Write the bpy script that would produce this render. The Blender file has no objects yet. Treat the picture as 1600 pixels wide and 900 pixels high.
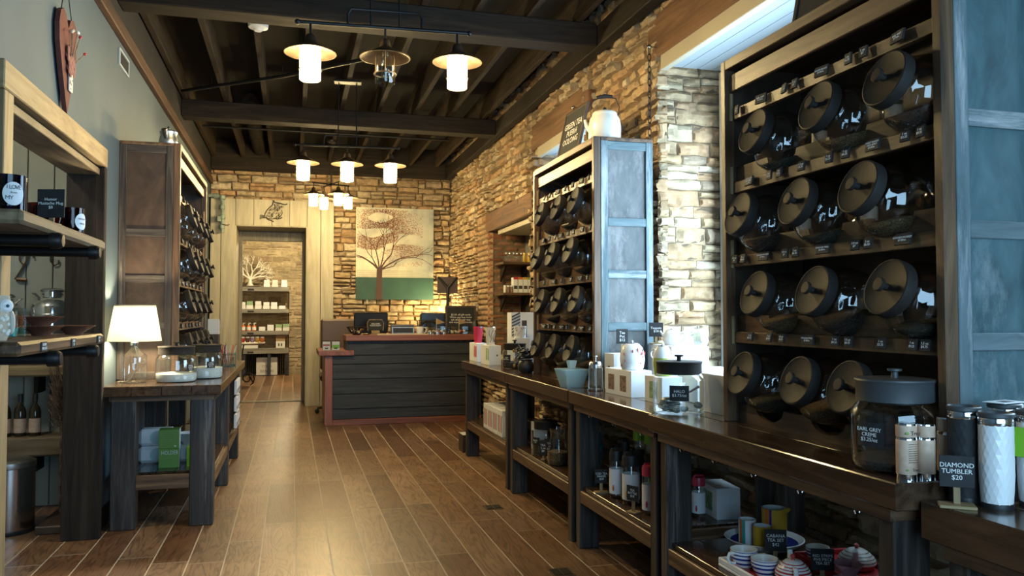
import bpy, bmesh, math, random
from mathutils import Vector, Matrix, noise

# ------------------------------------------------------------------ camera, world, daylight, exposure
SC = bpy.context.scene
COL = SC.collection
R = math.radians
PI = math.pi
cam_data = bpy.data.cameras.new('camera')
cam_data.lens = 28.0
cam_data.sensor_width = 36.0
cam_data.clip_start = 0.05
cam = bpy.data.objects.new('camera', cam_data)
cam.location = (0, 0, 1.35)
cam.rotation_euler = (R(91.841), 0, R(-15.445))
COL.objects.link(cam)
SC.camera = cam

world = bpy.data.worlds.new('world')
SC.world = world
world.use_nodes = True
world.node_tree.nodes['Background'].inputs[0].default_value = (0.45, 0.7, 1.0, 1)
world.node_tree.nodes['Background'].inputs[1].default_value = 0.6


def area_light(name, loc, rot, sx, sy, power, color):
    d = bpy.data.lights.new(name, 'AREA')
    d.shape = 'RECTANGLE'
    d.size, d.size_y = sx, sy
    d.energy = power
    d.color = color
    o = bpy.data.objects.new(name, d)
    o.location, o.rotation_euler = loc, rot
    COL.objects.link(o)
    return o


DAY = (0.42, 0.72, 1.0)
# daylight through the street windows behind the camera and the two windows in the stone wall
area_light('street_window_daylight', (1.0, -1.05, 1.75), (R(90), 0, 0), 2.6, 2.0, 130, DAY)
area_light('stone_wall_window_daylight', (2.76, 3.2, 1.75), (R(90), 0, R(90)), 3.1, 1.7, 240, (0.55, 0.79, 1.0))
area_light('far_window_daylight', (2.76, 6.9, 2.1), (R(90), 0, R(90)), 1.1, 1.6, 40, (0.55, 0.79, 1.0))
LANTERN_STRENGTH = 2400.0
WARM = (1.0, 0.76, 0.36)

SC.view_settings.view_transform = 'Standard'
SC.view_settings.look = 'None'
SC.view_settings.exposure = 0.0
SC.view_settings.gamma = 1.0
SC.view_settings.use_curve_mapping = False
SC.cycles.use_denoising = True
SC.cycles.max_bounces = 8
SC.cycles.diffuse_bounces = 4
SC.cycles.glossy_bounces = 3
SC.cycles.transmission_bounces = 4
SC.cycles.transparent_max_bounces = 24
SC.cycles.caustics_reflective = False
SC.cycles.caustics_refractive = False
SC.cycles.sample_clamp_indirect = 4.0


# ------------------------------------------------------------------ materials
def new_mat(name):
    m = bpy.data.materials.new(name)
    m.use_nodes = True
    nt = m.node_tree
    return m, nt, nt.nodes['Principled BSDF']


def node(nt, kind, **kw):
    n = nt.nodes.new(kind)
    for k, v in kw.items():
        if k.startswith('i_'):
            n.inputs[k[2:].replace('_', ' ')].default_value = v
        elif k.startswith('n_'):
            n.inputs[int(k[2:])].default_value = v
        else:
            setattr(n, k, v)
    return n


def c4(c):
    return (c[0], c[1], c[2], 1)


def plain(name, col, rough=0.5, metal=0.0, spec=0.5, vary=0.0, scale=20.0, bump=0.0):
    m, nt, b = new_mat(name)
    b.inputs['Base Color'].default_value = c4(col)
    b.inputs['Roughness'].default_value = rough
    b.inputs['Metallic'].default_value = metal
    b.inputs['Specular IOR Level'].default_value = spec
    if vary or bump:
        tc = node(nt, 'ShaderNodeTexCoord')
        nz = node(nt, 'ShaderNodeTexNoise', i_Scale=scale, i_Detail=5.0)
        nt.links.new(tc.outputs['Object'], nz.inputs['Vector'])
        if vary:
            rp = node(nt, 'ShaderNodeValToRGB')
            rp.color_ramp.elements[0].position = 0.3
            rp.color_ramp.elements[1].position = 0.7
            rp.color_ramp.elements[0].color = c4([x * (1 - vary) for x in col])
            rp.color_ramp.elements[1].color = c4([min(1, x * (1 + vary)) for x in col])
            nt.links.new(nz.outputs[0], rp.inputs[0])
            nt.links.new(rp.outputs[0], b.inputs['Base Color'])
        if bump:
            bp = node(nt, 'ShaderNodeBump', i_Strength=bump, i_Distance=0.01)
            nt.links.new(nz.outputs[0], bp.inputs['Height'])
            nt.links.new(bp.outputs[0], b.inputs['Normal'])
    return m


def wood(name, dark, mid, light, axis='z', rough=0.5, across=14.0, along=1.1, bump=0.25, spec=0.4, wear=None, wear_at=0.66):
    m, nt, b = new_mat(name)
    L = nt.links.new
    tc = node(nt, 'ShaderNodeTexCoord')
    oi = node(nt, 'ShaderNodeObjectInfo')
    mul = node(nt, 'ShaderNodeMath', operation='MULTIPLY', n_1=17.0)
    L(oi.outputs['Random'], mul.inputs[0])
    add = node(nt, 'ShaderNodeVectorMath', operation='ADD')
    L(tc.outputs['Object'], add.inputs[0])
    L(mul.outputs[0], add.inputs[1])
    mp = node(nt, 'ShaderNodeMapping')
    s = [across] * 3
    s['xyz'.index(axis)] = along
    mp.inputs['Scale'].default_value = s
    L(add.outputs[0], mp.inputs['Vector'])
    n1 = node(nt, 'ShaderNodeTexNoise', i_Scale=1.0, i_Detail=7.0, i_Roughness=0.62, i_Distortion=1.3)
    L(mp.outputs[0], n1.inputs['Vector'])
    rp = node(nt, 'ShaderNodeValToRGB')
    e = rp.color_ramp.elements
    e[0].position, e[0].color = 0.32, c4(dark)
    e[1].position, e[1].color = 0.72, c4(light)
    k = e.new(0.5)
    k.color = c4(mid)
    L(n1.outputs[0], rp.inputs[0])
    n2 = node(nt, 'ShaderNodeTexNoise', i_Scale=5.0, i_Detail=4.0)
    L(mp.outputs[0], n2.inputs['Vector'])
    mx = node(nt, 'ShaderNodeMix', data_type='RGBA', blend_type='MULTIPLY')
    mx.inputs[0].default_value = 0.45
    L(rp.outputs[0], mx.inputs[6])
    L(n2.outputs[0], mx.inputs[7])
    out = mx.outputs[2]
    if wear:
        n3 = node(nt, 'ShaderNodeTexNoise', i_Scale=0.45, i_Detail=9.0, i_Roughness=0.75)
        L(mp.outputs[0], n3.inputs['Vector'])
        r3 = node(nt, 'ShaderNodeValToRGB')
        r3.color_ramp.elements[0].position = wear_at - 0.08
        r3.color_ramp.elements[1].position = wear_at + 0.06
        L(n3.outputs[0], r3.inputs[0])
        m3 = node(nt, 'ShaderNodeMix', data_type='RGBA')
        L(r3.outputs[0], m3.inputs[0])
        L(out, m3.inputs[6])
        m3.inputs[7].default_value = c4(wear)
        out = m3.outputs[2]
    L(out, b.inputs['Base Color'])
    b.inputs['Roughness'].default_value = rough
    b.inputs['Specular IOR Level'].default_value = spec
    bp = node(nt, 'ShaderNodeBump', i_Strength=bump, i_Distance=0.004)
    L(n1.outputs[0], bp.inputs['Height'])
    L(bp.outputs[0], b.inputs['Normal'])
    return m


def glass(name, tint=(1, 1, 1), fres=1.45, base=0.03, rough=0.02):
    m = bpy.data.materials.new(name)
    m.use_nodes = True
    nt = m.node_tree
    nt.nodes.clear()
    L = nt.links.new
    out = node(nt, 'ShaderNodeOutputMaterial')
    tr = node(nt, 'ShaderNodeBsdfTransparent')
    tr.inputs[0].default_value = c4(tint)
    gl = node(nt, 'ShaderNodeBsdfGlossy')
    gl.inputs['Roughness'].default_value = rough
    lw = node(nt, 'ShaderNodeLayerWeight', i_Blend=0.5)
    fr = node(nt, 'ShaderNodeMath', operation='POWER', n_1=3.5)
    L(lw.outputs['Facing'], fr.inputs[0])
    sc = node(nt, 'ShaderNodeMath', operation='MULTIPLY', n_1=(fres - 1.0) * 1.1)
    L(fr.outputs[0], sc.inputs[0])
    ad = node(nt, 'ShaderNodeMath', operation='ADD', n_1=base)
    ad.use_clamp = True
    mx = node(nt, 'ShaderNodeMixShader')
    L(sc.outputs[0], ad.inputs[0])
    L(ad.outputs[0], mx.inputs[0])
    L(tr.outputs[0], mx.inputs[1])
    L(gl.outputs[0], mx.inputs[2])
    L(mx.outputs[0], out.inputs[0])
    return m


def frosted(name, col, through=0.5):
    """glass or cloth that scatters the light behind it"""
    m = bpy.data.materials.new(name)
    m.use_nodes = True
    nt = m.node_tree
    nt.nodes.clear()
    L = nt.links.new
    out = node(nt, 'ShaderNodeOutputMaterial')
    tr = node(nt, 'ShaderNodeBsdfTransparent')
    tl = node(nt, 'ShaderNodeBsdfTranslucent')
    tl.inputs[0].default_value = c4(col)
    df = node(nt, 'ShaderNodeBsdfDiffuse')
    df.inputs[0].default_value = c4(col)
    m1 = node(nt, 'ShaderNodeMixShader')
    m1.inputs[0].default_value = 0.35
    L(tl.outputs[0], m1.inputs[1])
    L(df.outputs[0], m1.inputs[2])
    m2 = node(nt, 'ShaderNodeMixShader')
    m2.inputs[0].default_value = through
    L(m1.outputs[0], m2.inputs[1])
    L(tr.outputs[0], m2.inputs[2])
    L(m2.outputs[0], out.inputs[0])
    return m


def glow(name, col, strength):
    m, nt, b = new_mat(name)
    b.inputs['Base Color'].default_value = c4(col)
    b.inputs['Emission Color'].default_value = c4(col)
    b.inputs['Emission Strength'].default_value = strength
    return m


def vertex_colour(name, rough=0.9, scale=14.0, amount=0.5, bump=0.5, spec=0.2, dist=0.012):
    """the colour each stone, brick or plank has of its own, with mottling"""
    m, nt, b = new_mat(name)
    L = nt.links.new
    at = node(nt, 'ShaderNodeAttribute', attribute_name='Col')
    tc = node(nt, 'ShaderNodeTexCoord')
    nz = node(nt, 'ShaderNodeTexNoise', i_Scale=scale, i_Detail=8.0, i_Roughness=0.65)
    L(tc.outputs['Object'], nz.inputs['Vector'])
    rp = node(nt, 'ShaderNodeValToRGB')
    rp.color_ramp.elements[0].position = 0.25
    rp.color_ramp.elements[1].position = 0.75
    lo, hi = 1 - amount, 1.0 + amount * 0.25
    rp.color_ramp.elements[0].color = (lo, lo * 0.97, lo * 0.94, 1)
    rp.color_ramp.elements[1].color = (hi, hi, hi, 1)
    L(nz.outputs[0], rp.inputs[0])
    mx = node(nt, 'ShaderNodeMix', data_type='RGBA', blend_type='MULTIPLY')
    mx.inputs[0].default_value = 1.0
    L(at.outputs['Color'], mx.inputs[6])
    L(rp.outputs[0], mx.inputs[7])
    L(mx.outputs[2], b.inputs['Base Color'])
    b.inputs['Roughness'].default_value = rough
    b.inputs['Specular IOR Level'].default_value = spec
    bp = node(nt, 'ShaderNodeBump', i_Strength=bump, i_Distance=dist)
    L(nz.outputs[0], bp.inputs['Height'])
    L(bp.outputs[0], b.inputs['Normal'])
    return m


M = {}
DK, MD, LT = (0.034, 0.018, 0.009), (0.125, 0.067, 0.033), (0.25, 0.142, 0.073)
for ax in 'xyz':
    M['wood_' + ax] = wood('dark_stained_wood_' + ax, DK, MD, LT, ax, 0.42, spec=0.45)
    M['leg_' + ax] = wood('grey_stained_wood_' + ax, (0.016, 0.012, 0.010), (0.048, 0.038, 0.032), (0.12, 0.10, 0.085), ax, 0.5, across=24, wear=(0.26, 0.23, 0.20), wear_at=0.66)
    M['shiplap_' + ax] = wood('blackened_wood_' + ax, (0.012, 0.014, 0.017), (0.030, 0.034, 0.040), (0.065, 0.068, 0.074), ax, 0.5, wear=(0.20, 0.14, 0.11), wear_at=0.74)
    M['red_wood_' + ax] = wood('red_stained_wood_' + ax, (0.15, 0.050, 0.032), (0.27, 0.095, 0.062), (0.36, 0.145, 0.10), ax, 0.4, along=0.8)
    M['pine_' + ax] = wood('natural_pine_' + ax, (0.23, 0.15, 0.07), (0.36, 0.25, 0.12), (0.45, 0.33, 0.17), ax, 0.6, across=9)
    M['trim_' + ax] = wood('brown_cornice_timber_' + ax, (0.05, 0.022, 0.010), (0.10, 0.045, 0.022), (0.15, 0.075, 0.036), ax, 0.7)
    M['joist_' + ax] = wood('brown_joist_timber_' + ax, (0.022, 0.014, 0.008), (0.05, 0.033, 0.019), (0.08, 0.055, 0.033), ax, 0.8, spec=0.2)
    M['teal_frame_' + ax] = wood('worn_teal_frame_' + ax, (0.06, 0.105, 0.12), (0.11, 0.17, 0.19), (0.17, 0.23, 0.25), ax, 0.55, across=16, along=1.5, wear=(0.40, 0.42, 0.42), wear_at=0.62)
    M['teal_wood_' + ax] = wood('worn_teal_wood_' + ax, (0.026, 0.075, 0.092), (0.052, 0.128, 0.150), (0.09, 0.175, 0.20), ax, 0.55, across=6, along=2.5, wear=(0.17, 0.23, 0.245), wear_at=0.62)  # teal base colour with paler patches at random
    M['beam_' + ax] = wood('black_brown_timber_' + ax, (0.012, 0.009, 0.007), (0.024, 0.017, 0.012), (0.046, 0.033, 0.022), ax, 0.75, spec=0.2)
    M['lintel_' + ax] = wood('old_lintel_timber_' + ax, (0.10, 0.045, 0.02), (0.20, 0.095, 0.042), (0.30, 0.16, 0.075), ax, 0.7, along=0.7, across=10)
    M['blue_grey_wood_' + ax] = wood('worn_blue_grey_wood_' + ax, (0.085, 0.092, 0.095), (0.145, 0.150, 0.152), (0.20, 0.20, 0.20), ax, 0.6, across=6, along=2.5, wear=(0.26, 0.255, 0.25), wear_at=0.64)  # blue-grey base colour with paler patches at random
    M['rustic_' + ax] = wood('rustic_shelf_wood_' + ax, (0.12, 0.08, 0.045), (0.22, 0.155, 0.085), (0.33, 0.25, 0.14), ax, 0.65, across=10)
    M['grey_wood_' + ax] = wood('silvered_shelf_wood_' + ax, (0.16, 0.145, 0.12), (0.25, 0.23, 0.195), (0.33, 0.31, 0.26), ax, 0.7, across=10)
    M['cream_board_' + ax] = wood('cream_washed_board_' + ax, (0.40, 0.355, 0.26), (0.50, 0.45, 0.335), (0.56, 0.51, 0.39), ax, 0.6, across=5, along=0.6, bump=0.08)
M['top'] = wood('polished_table_top_wood', (0.026, 0.014, 0.008), (0.07, 0.038, 0.02), (0.12, 0.07, 0.038), 'y', 0.17, spec=0.75, bump=0.08)
M['panel'] = wood('brown_ply_panel', (0.036, 0.021, 0.014), (0.066, 0.040, 0.026), (0.105, 0.064, 0.043), 'z', 0.5, across=5, along=3, bump=0.05)
M['stone'] = vertex_colour('ledge_stone', 0.92, 16, 0.5, 0.7)
M['brick'] = vertex_colour('old_brick', 0.9, 26, 0.45, 0.5)
M['mortar'] = plain('earth_mortar', (0.15, 0.105, 0.065), 0.95, vary=0.35, scale=9, bump=0.4)
M['plaster'] = plain('blue_grey_wall_paint', (0.070, 0.098, 0.112), 0.75, vary=0.05, scale=3)
M['side_wall'] = plain('grey_green_board_paint', (0.30, 0.31, 0.26), 0.75, vary=0.1, scale=4)
M['old_plaster'] = plain('old_limewashed_wall', (0.34, 0.27, 0.17), 0.95, vary=0.45, scale=3.2, bump=0.5)
M['white_board'] = plain('pale_soffit_paint', (0.36, 0.40, 0.42), 0.6, vary=0.05, scale=2)
M['beige_trim'] = plain('beige_trim_paint', (0.42, 0.37, 0.27), 0.6)
M['deck'] = plain('dark_roof_deck', (0.012, 0.009, 0.007), 0.9, vary=0.3, scale=6)
M['grout'] = plain('pale_floor_grout', (0.46, 0.37, 0.27), 0.9)
M['black_metal'] = plain('black_iron', (0.018, 0.017, 0.017), 0.45, 0.6)
M['black'] = plain('matte_black', (0.012, 0.012, 0.013), 0.5)
M['lid'] = plain('black_lid', (0.019, 0.0155, 0.013), 0.65, spec=0.22, vary=0.15, scale=60)
M['grey_lid'] = plain('dark_grey_lid', (0.045, 0.05, 0.053), 0.5)
M['chalk'] = plain('chalk_white', (0.75, 0.75, 0.72), 0.9)
M['slate'] = plain('chalkboard_black', (0.013, 0.013, 0.014), 0.75, vary=0.4, scale=30)
M['white'] = plain('white_card', (0.72, 0.73, 0.74), 0.55)
M['ceramic'] = plain('white_ceramic', (0.75, 0.75, 0.74), 0.15)
M['cream'] = plain('cream_enamel', (0.66, 0.63, 0.56), 0.3)
M['steel'] = plain('brushed_steel', (0.55, 0.55, 0.54), 0.22, 1.0)
M['chrome'] = plain('bright_metal', (0.75, 0.75, 0.76), 0.12, 1.0)
M['alu'] = plain('worn_aluminium', (0.42, 0.41, 0.39), 0.35, 1.0, vary=0.2, scale=30)
M['bronze'] = plain('dark_bronze', (0.16, 0.11, 0.07), 0.4, 0.9)
M['glass'] = glass('clear_glass', (0.95, 0.965, 0.96), 1.7, 0.10)
M['glass_thick'] = glass('thick_clear_glass', (0.95, 0.98, 0.98), 1.7, 0.09)
M['ice_glass'] = frosted('pale_blue_cast_glass', (0.50, 0.66, 0.72), 0.35)
M['tea_pale'] = plain('pale_rolled_tea', (0.22, 0.23, 0.19), 0.8, vary=0.5, scale=60, bump=0.8)
M['pane'] = glass('window_glass', (0.95, 0.98, 1.0), 1.3, 0.01)
M['amber'] = glass('amber_glass', (0.36, 0.09, 0.015), 1.5, 0.03)
M['cobalt'] = glass('cobalt_glass', (0.012, 0.04, 0.21), 1.5, 0.03)
M['lantern_glass'] = frosted('ribbed_lantern_glass', (1.0, 0.93, 0.75), 0.55)
M['lantern_clear'] = glass('unlit_lantern_glass', (0.88, 0.90, 0.85), 1.45, 0.06)
M['bulb'] = glow('lit_bulb', WARM, LANTERN_STRENGTH)
M['shade'] = frosted('white_lamp_shade', (0.95, 0.92, 0.82), 0.02)
M['fade_green'] = plain('green_glaze', (0.40, 0.47, 0.09), 0.2)
M['tea_brown'] = plain('brown_tea_leaves', (0.028, 0.016, 0.009), 0.95, vary=0.9, scale=160, bump=1.0)
M['tea_green'] = plain('green_tea_leaves', (0.030, 0.028, 0.015), 0.95, vary=0.9, scale=160, bump=1.0)
M['tea_gold'] = plain('golden_tea_leaves', (0.10, 0.060, 0.022), 0.95, vary=0.8, scale=160, bump=1.0)
M['sugar'] = plain('white_sugar', (0.62, 0.64, 0.60), 0.9, vary=0.1, scale=90)
M['bamboo'] = plain('bamboo_wrap', (0.54, 0.37, 0.26), 0.5, vary=0.15, scale=40)
M['green_card'] = plain('green_card', (0.17, 0.34, 0.055), 0.6)
M['green_bright'] = plain('lime_plastic', (0.22, 0.50, 0.02), 0.4)
M['red'] = plain('red_plastic', (0.50, 0.03, 0.07), 0.35)
M['red_paint'] = plain('red_glaze', (0.42, 0.03, 0.03), 0.25)
M['blue_paint'] = plain('blue_glaze', (0.02, 0.035, 0.20), 0.25)
M['teal_paint'] = plain('teal_glaze', (0.02, 0.30, 0.27), 0.3)
M['orange_paint'] = plain('orange_glaze', (0.62, 0.15, 0.03), 0.3)
M['yellow_paint'] = plain('mustard_glaze', (0.56, 0.34, 0.03), 0.3)
M['purple'] = plain('lilac_card', (0.30, 0.19, 0.38), 0.6)
M['pink'] = plain('pink_wrap', (0.52, 0.26, 0.30), 0.4)
M['brown_leather'] = plain('brown_leather', (0.085, 0.05, 0.03), 0.45)
M['screen'] = plain('dark_screen', (0.006, 0.006, 0.006), 0.25)
M['gold'] = plain('gold_metal', (0.75, 0.48, 0.16), 0.3, 1.0)
M['heart'] = plain('faded_red_boards', (0.095, 0.024, 0.018), 0.8, vary=0.3, scale=12)
M['print'] = plain('brown_print', (0.20, 0.12, 0.08), 0.6, vary=0.7, scale=70)
M['print_green'] = plain('green_print', (0.24, 0.36, 0.20), 0.6, vary=0.5, scale=60)
M['dark_print'] = plain('dark_print', (0.05, 0.04, 0.04), 0.6)
M['kraft'] = plain('kraft_card', (0.33, 0.22, 0.12), 0.8)
M['clay'] = plain('brown_glazed_clay', (0.13, 0.055, 0.035), 0.2)
M['white_plastic'] = plain('white_plastic', (0.7, 0.7, 0.68), 0.4)
M['teal_mesh'] = plain('teal_wire', (0.03, 0.12, 0.14), 0.4, 0.5)
M['cord'] = plain('pale_cord', (0.5, 0.45, 0.33), 0.6)
M['twig'] = plain('brown_twigs', (0.16, 0.10, 0.06), 0.7, vary=0.4, scale=40)
M['silver_tree'] = plain('whitened_metal', (0.7, 0.66, 0.55), 0.5, 0.2)
M['rust_leaf'] = plain('rust_paint', (0.24, 0.08, 0.035), 0.7)
M['trunk_paint'] = plain('dark_umber_paint', (0.055, 0.024, 0.020), 0.7)
M['owl_line'] = plain('dark_owl_line', (0.035, 0.025, 0.015), 0.7)
M['verdigris'] = plain('verdigris_pipe', (0.20, 0.25, 0.215), 0.6, vary=0.25, scale=14)


# ------------------------------------------------------------------ mesh building
class MB:
    def __init__(s):
        s.v, s.f, s.m, s.c = [], [], [], []

    def add(s, verts, faces, mi=0, T=None, col=None):
        o = len(s.v)
        s.v += [tuple(T @ Vector(p)) for p in verts] if T else [tuple(p) for p in verts]
        for f in faces:
            s.f.append([i + o for i in f])
            s.m.append(mi)
            s.c.append(col)
        return s

    def box(s, x0, y0, z0, x1, y1, z1, b=0.003, mi=0, T=None, col=None):
        x0, x1 = min(x0, x1), max(x0, x1)
        y0, y1 = min(y0, y1), max(y0, y1)
        z0, z1 = min(z0, z1), max(z0, z1)
        b = min(b, (x1 - x0) * 0.3, (y1 - y0) * 0.3, (z1 - z0) * 0.3)
        X, Y, Z = (x0, x1), (y0, y1), (z0, z1)
        if b <= 0.0004:
            vs = [(X[i], Y[j], Z[k]) for i in (0, 1) for j in (0, 1) for k in (0, 1)]
            fs = [(0, 1, 3, 2), (4, 6, 7, 5), (0, 4, 5, 1), (2, 3, 7, 6), (0, 2, 6, 4), (1, 5, 7, 3)]
            return s.add(vs, fs, mi, T, col)
        vs, ix = [], {}
        for i in (0, 1):
            for j in (0, 1):
                for k in (0, 1):
                    di, dj, dk = (b, -b)[i], (b, -b)[j], (b, -b)[k]
                    for a, p in (('x', (X[i], Y[j] + dj, Z[k] + dk)), ('y', (X[i] + di, Y[j], Z[k] + dk)), ('z', (X[i] + di, Y[j] + dj, Z[k]))):
                        ix[(i, j, k, a)] = len(vs)
                        vs.append(p)
        g = lambda i, j, k, a: ix[(i, j, k, a)]
        fs = []
        for i in (0, 1):
            q = [g(i, 0, 0, 'x'), g(i, 1, 0, 'x'), g(i, 1, 1, 'x'), g(i, 0, 1, 'x')]
            fs.append(q if i else q[::-1])
            q = [g(0, i, 0, 'y'), g(0, i, 1, 'y'), g(1, i, 1, 'y'), g(1, i, 0, 'y')]
            fs.append(q if i else q[::-1])
            q = [g(0, 0, i, 'z'), g(1, 0, i, 'z'), g(1, 1, i, 'z'), g(0, 1, i, 'z')]
            fs.append(q if i else q[::-1])
        for p in (0, 1):
            for q in (0, 1):
                e1 = [g(p, q, 0, 'x'), g(p, q, 1, 'x'), g(p, q, 1, 'y'), g(p, q, 0, 'y')]
                e2 = [g(p, 0, q, 'x'), g(p, 0, q, 'z'), g(p, 1, q, 'z'), g(p, 1, q, 'x')]
                e3 = [g(0, p, q, 'y'), g(1, p, q, 'y'), g(1, p, q, 'z'), g(0, p, q, 'z')]
                par = (p + q) % 2
                fs.append(e1[::-1] if par == 0 else e1)
                fs.append(e2[::-1] if par == 0 else e2)
                fs.append(e3[::-1] if par == 0 else e3)
        for i in (0, 1):
            for j in (0, 1):
                for k in (0, 1):
                    t = [g(i, j, k, 'x'), g(i, j, k, 'y'), g(i, j, k, 'z')]
                    fs.append(t if (i + j + k) % 2 else t[::-1])
        return s.add(vs, fs, mi, T, col)

    def lathe(s, prof, n=24, T=None, mi=0, segm=None, sy=1.0):
        vs, rings = [], []
        for r, z in prof:
            if r < 1e-5:
                rings.append([len(vs)])
                vs.append((0, 0, z))
            else:
                rings.append(list(range(len(vs), len(vs) + n)))
                vs += [(r * math.cos(2 * PI * k / n), sy * r * math.sin(2 * PI * k / n), z) for k in range(n)]
        o = len(s.f)
        for q in range(len(rings) - 1):
            a, b2 = rings[q], rings[q + 1]
            fs = []
            if len(a) == 1 and len(b2) == 1:
                continue
            for k in range(n):
                k2 = (k + 1) % n
                if len(a) == 1:
                    fs.append((a[0], b2[k2], b2[k]))
                elif len(b2) == 1:
                    fs.append((a[k], a[k2], b2[0]))
                else:
                    fs.append((a[k], a[k2], b2[k2], b2[k]))
            base = len(s.v)
            for f in fs:
                s.f.append([i + base for i in f])
                s.m.append(segm[q] if segm else mi)
                s.c.append(None)
        s.v += [tuple(T @ Vector(p)) for p in vs] if T else vs
        return s

    def tube(s, pts, r, n=8, mi=0, T=None, closed=False):
        pts = [Vector(p) for p in pts]
        N = len(pts)
        rs = r if isinstance(r, (list, tuple)) else [r] * N
        vs, fs = [], []
        up = None
        for i, p in enumerate(pts):
            if closed:
                d = pts[(i + 1) % N] - pts[i - 1]
            else:
                d = pts[min(i + 1, N - 1)] - pts[max(i - 1, 0)]
            if d.length < 1e-9:
                d = Vector((0, 0, 1))
            d.normalize()
            if up is None:
                up = Vector((0, 0, 1)) if abs(d.z) < 0.9 else Vector((1, 0, 0))
            a = d.cross(up)
            if a.length < 1e-6:
                a = d.orthogonal()
            a.normalize()
            b = a.cross(d).normalized()
            up = b
            for k in range(n):
                t = 2 * PI * k / n
                vs.append(p + a * (rs[i] * math.cos(t)) + b * (rs[i] * math.sin(t)))
        m = N if closed else N - 1
        for i in range(m):
            i2 = (i + 1) % N
            for k in range(n):
                k2 = (k + 1) % n
                fs.append((i * n + k, i2 * n + k, i2 * n + k2, i * n + k2))
        if not closed:
            fs.append(tuple(range(n)))
            fs.append(tuple(range((N - 1) * n, N * n))[::-1])
        return s.add(vs, fs, mi, T)

    def prism(s, out, z0, z1, T=None, mi=0):
        n = len(out)
        vs = [(x, y, z0) for x, y in out] + [(x, y, z1) for x, y in out]
        fs = [tuple(range(n))[::-1], tuple(range(n, 2 * n))] + [(k, (k + 1) % n, n + (k + 1) % n, n + k) for k in range(n)]
        return s.add(vs, fs, mi, T)

    def ball(s, c, r, mi=0, n=12, sx=1, sy=1, sz=1):
        m = max(4, n // 2)
        prof = [(r * math.sin(PI * k / m), -r * math.cos(PI * k / m)) for k in range(m + 1)]
        prof[0] = (0, -r)
        prof[-1] = (0, r)
        return s.lathe(prof, n, Matrix.Translation(c) @ Matrix.Diagonal((sx, sy, sz, 1)), mi)

    def mesh(s, name, mats, smooth=35):
        me = bpy.data.meshes.new(name)
        me.from_pydata(s.v, [], s.f)
        for m in (mats if isinstance(mats, (list, tuple)) else [mats]):
            me.materials.append(m)
        me.polygons.foreach_set('material_index', s.m)
        if any(c is not None for c in s.c):
            at = me.color_attributes.new('Col', 'FLOAT_COLOR', 'CORNER')
            buf = []
            for f, c in zip(s.f, s.c):
                buf += list(c4(c or (0.3, 0.3, 0.3))) * len(f)
            at.data.foreach_set('color', buf)
        bm = bmesh.new()
        bm.from_mesh(me)
        bmesh.ops.recalc_face_normals(bm, faces=bm.faces)
        bm.to_mesh(me)
        bm.free()
        if smooth:
            me.polygons.foreach_set('use_smooth', [True] * len(me.polygons))
            me.set_sharp_from_angle(angle=R(smooth))
        me.update()
        return me


def put(name, mb, mats, parent=None, smooth=35, loc=None, rot=None):
    me = mb if isinstance(mb, bpy.types.Mesh) else mb.mesh(name, mats, smooth)
    o = bpy.data.objects.new(name, me)
    COL.objects.link(o)
    if parent:
        o.parent = parent
    if loc:
        o.location = loc
    if rot:
        o.rotation_euler = rot
    return o


def tag(o, label, cat, group=None):
    o['label'] = label
    o['category'] = cat
    if group:
        o['group'] = group
    return o


def thing(name, label, cat, loc=(0, 0, 0), rz=0.0, group=None, rot=None):
    o = bpy.data.objects.new(name, None)
    o.empty_display_size = 0.05
    COL.objects.link(o)
    o.location = loc
    o.rotation_euler = rot if rot else (0, 0, rz)
    return tag(o, label, cat, group)


def struct(name, mb, mats, smooth=35):
    o = put(name, mb, mats, None, smooth)
    o['kind'] = 'structure'
    return o


def copy_tree(o, parent=None):
    c = o.copy()
    COL.objects.link(c)
    if parent:
        c.parent = parent
    for ch in list(o.children):
        copy_tree(ch, c)
    return c


def again(o, label, loc, rz=None):
    c = copy_tree(o)
    c.location = loc
    if rz is not None:
        c.rotation_euler = (0, 0, rz)
    c['label'] = label
    return c


_text = {}


def text_mesh(body, size):
    k = (body, size)
    if k not in _text:
        cu = bpy.data.curves.new('lettering', 'FONT')
        cu.body = body
        cu.size = size
        cu.align_x = 'CENTER'
        cu.align_y = 'CENTER'
        cu.resolution_u = 2
        cu.extrude = 0.0003
        cu.space_line = 0.95
        ob = bpy.data.objects.new('lettering', cu)
        me = bpy.data.meshes.new_from_object(ob)
        bpy.data.objects.remove(ob)
        me.name = 'lettering'
        _text[k] = me
    return _text[k]


def lettering(body, size, mat, parent, loc, rot=(PI / 2, 0, 0), scale=None):
    me = text_mesh(body, size)
    if not me.materials:
        me.materials.append(mat)
    elif me.materials[0] != mat:
        me = me.copy()
        me.materials[0] = mat
    o = bpy.data.objects.new('lettering', me)
    COL.objects.link(o)
    o.parent = parent
    o.location = loc
    o.rotation_euler = rot
    if scale:
        o.scale = scale
    return o

# ------------------------------------------------------------------ the room
XL, XR, YB = -1.15, 2.354, 12.15
rng = random.Random(11)

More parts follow.
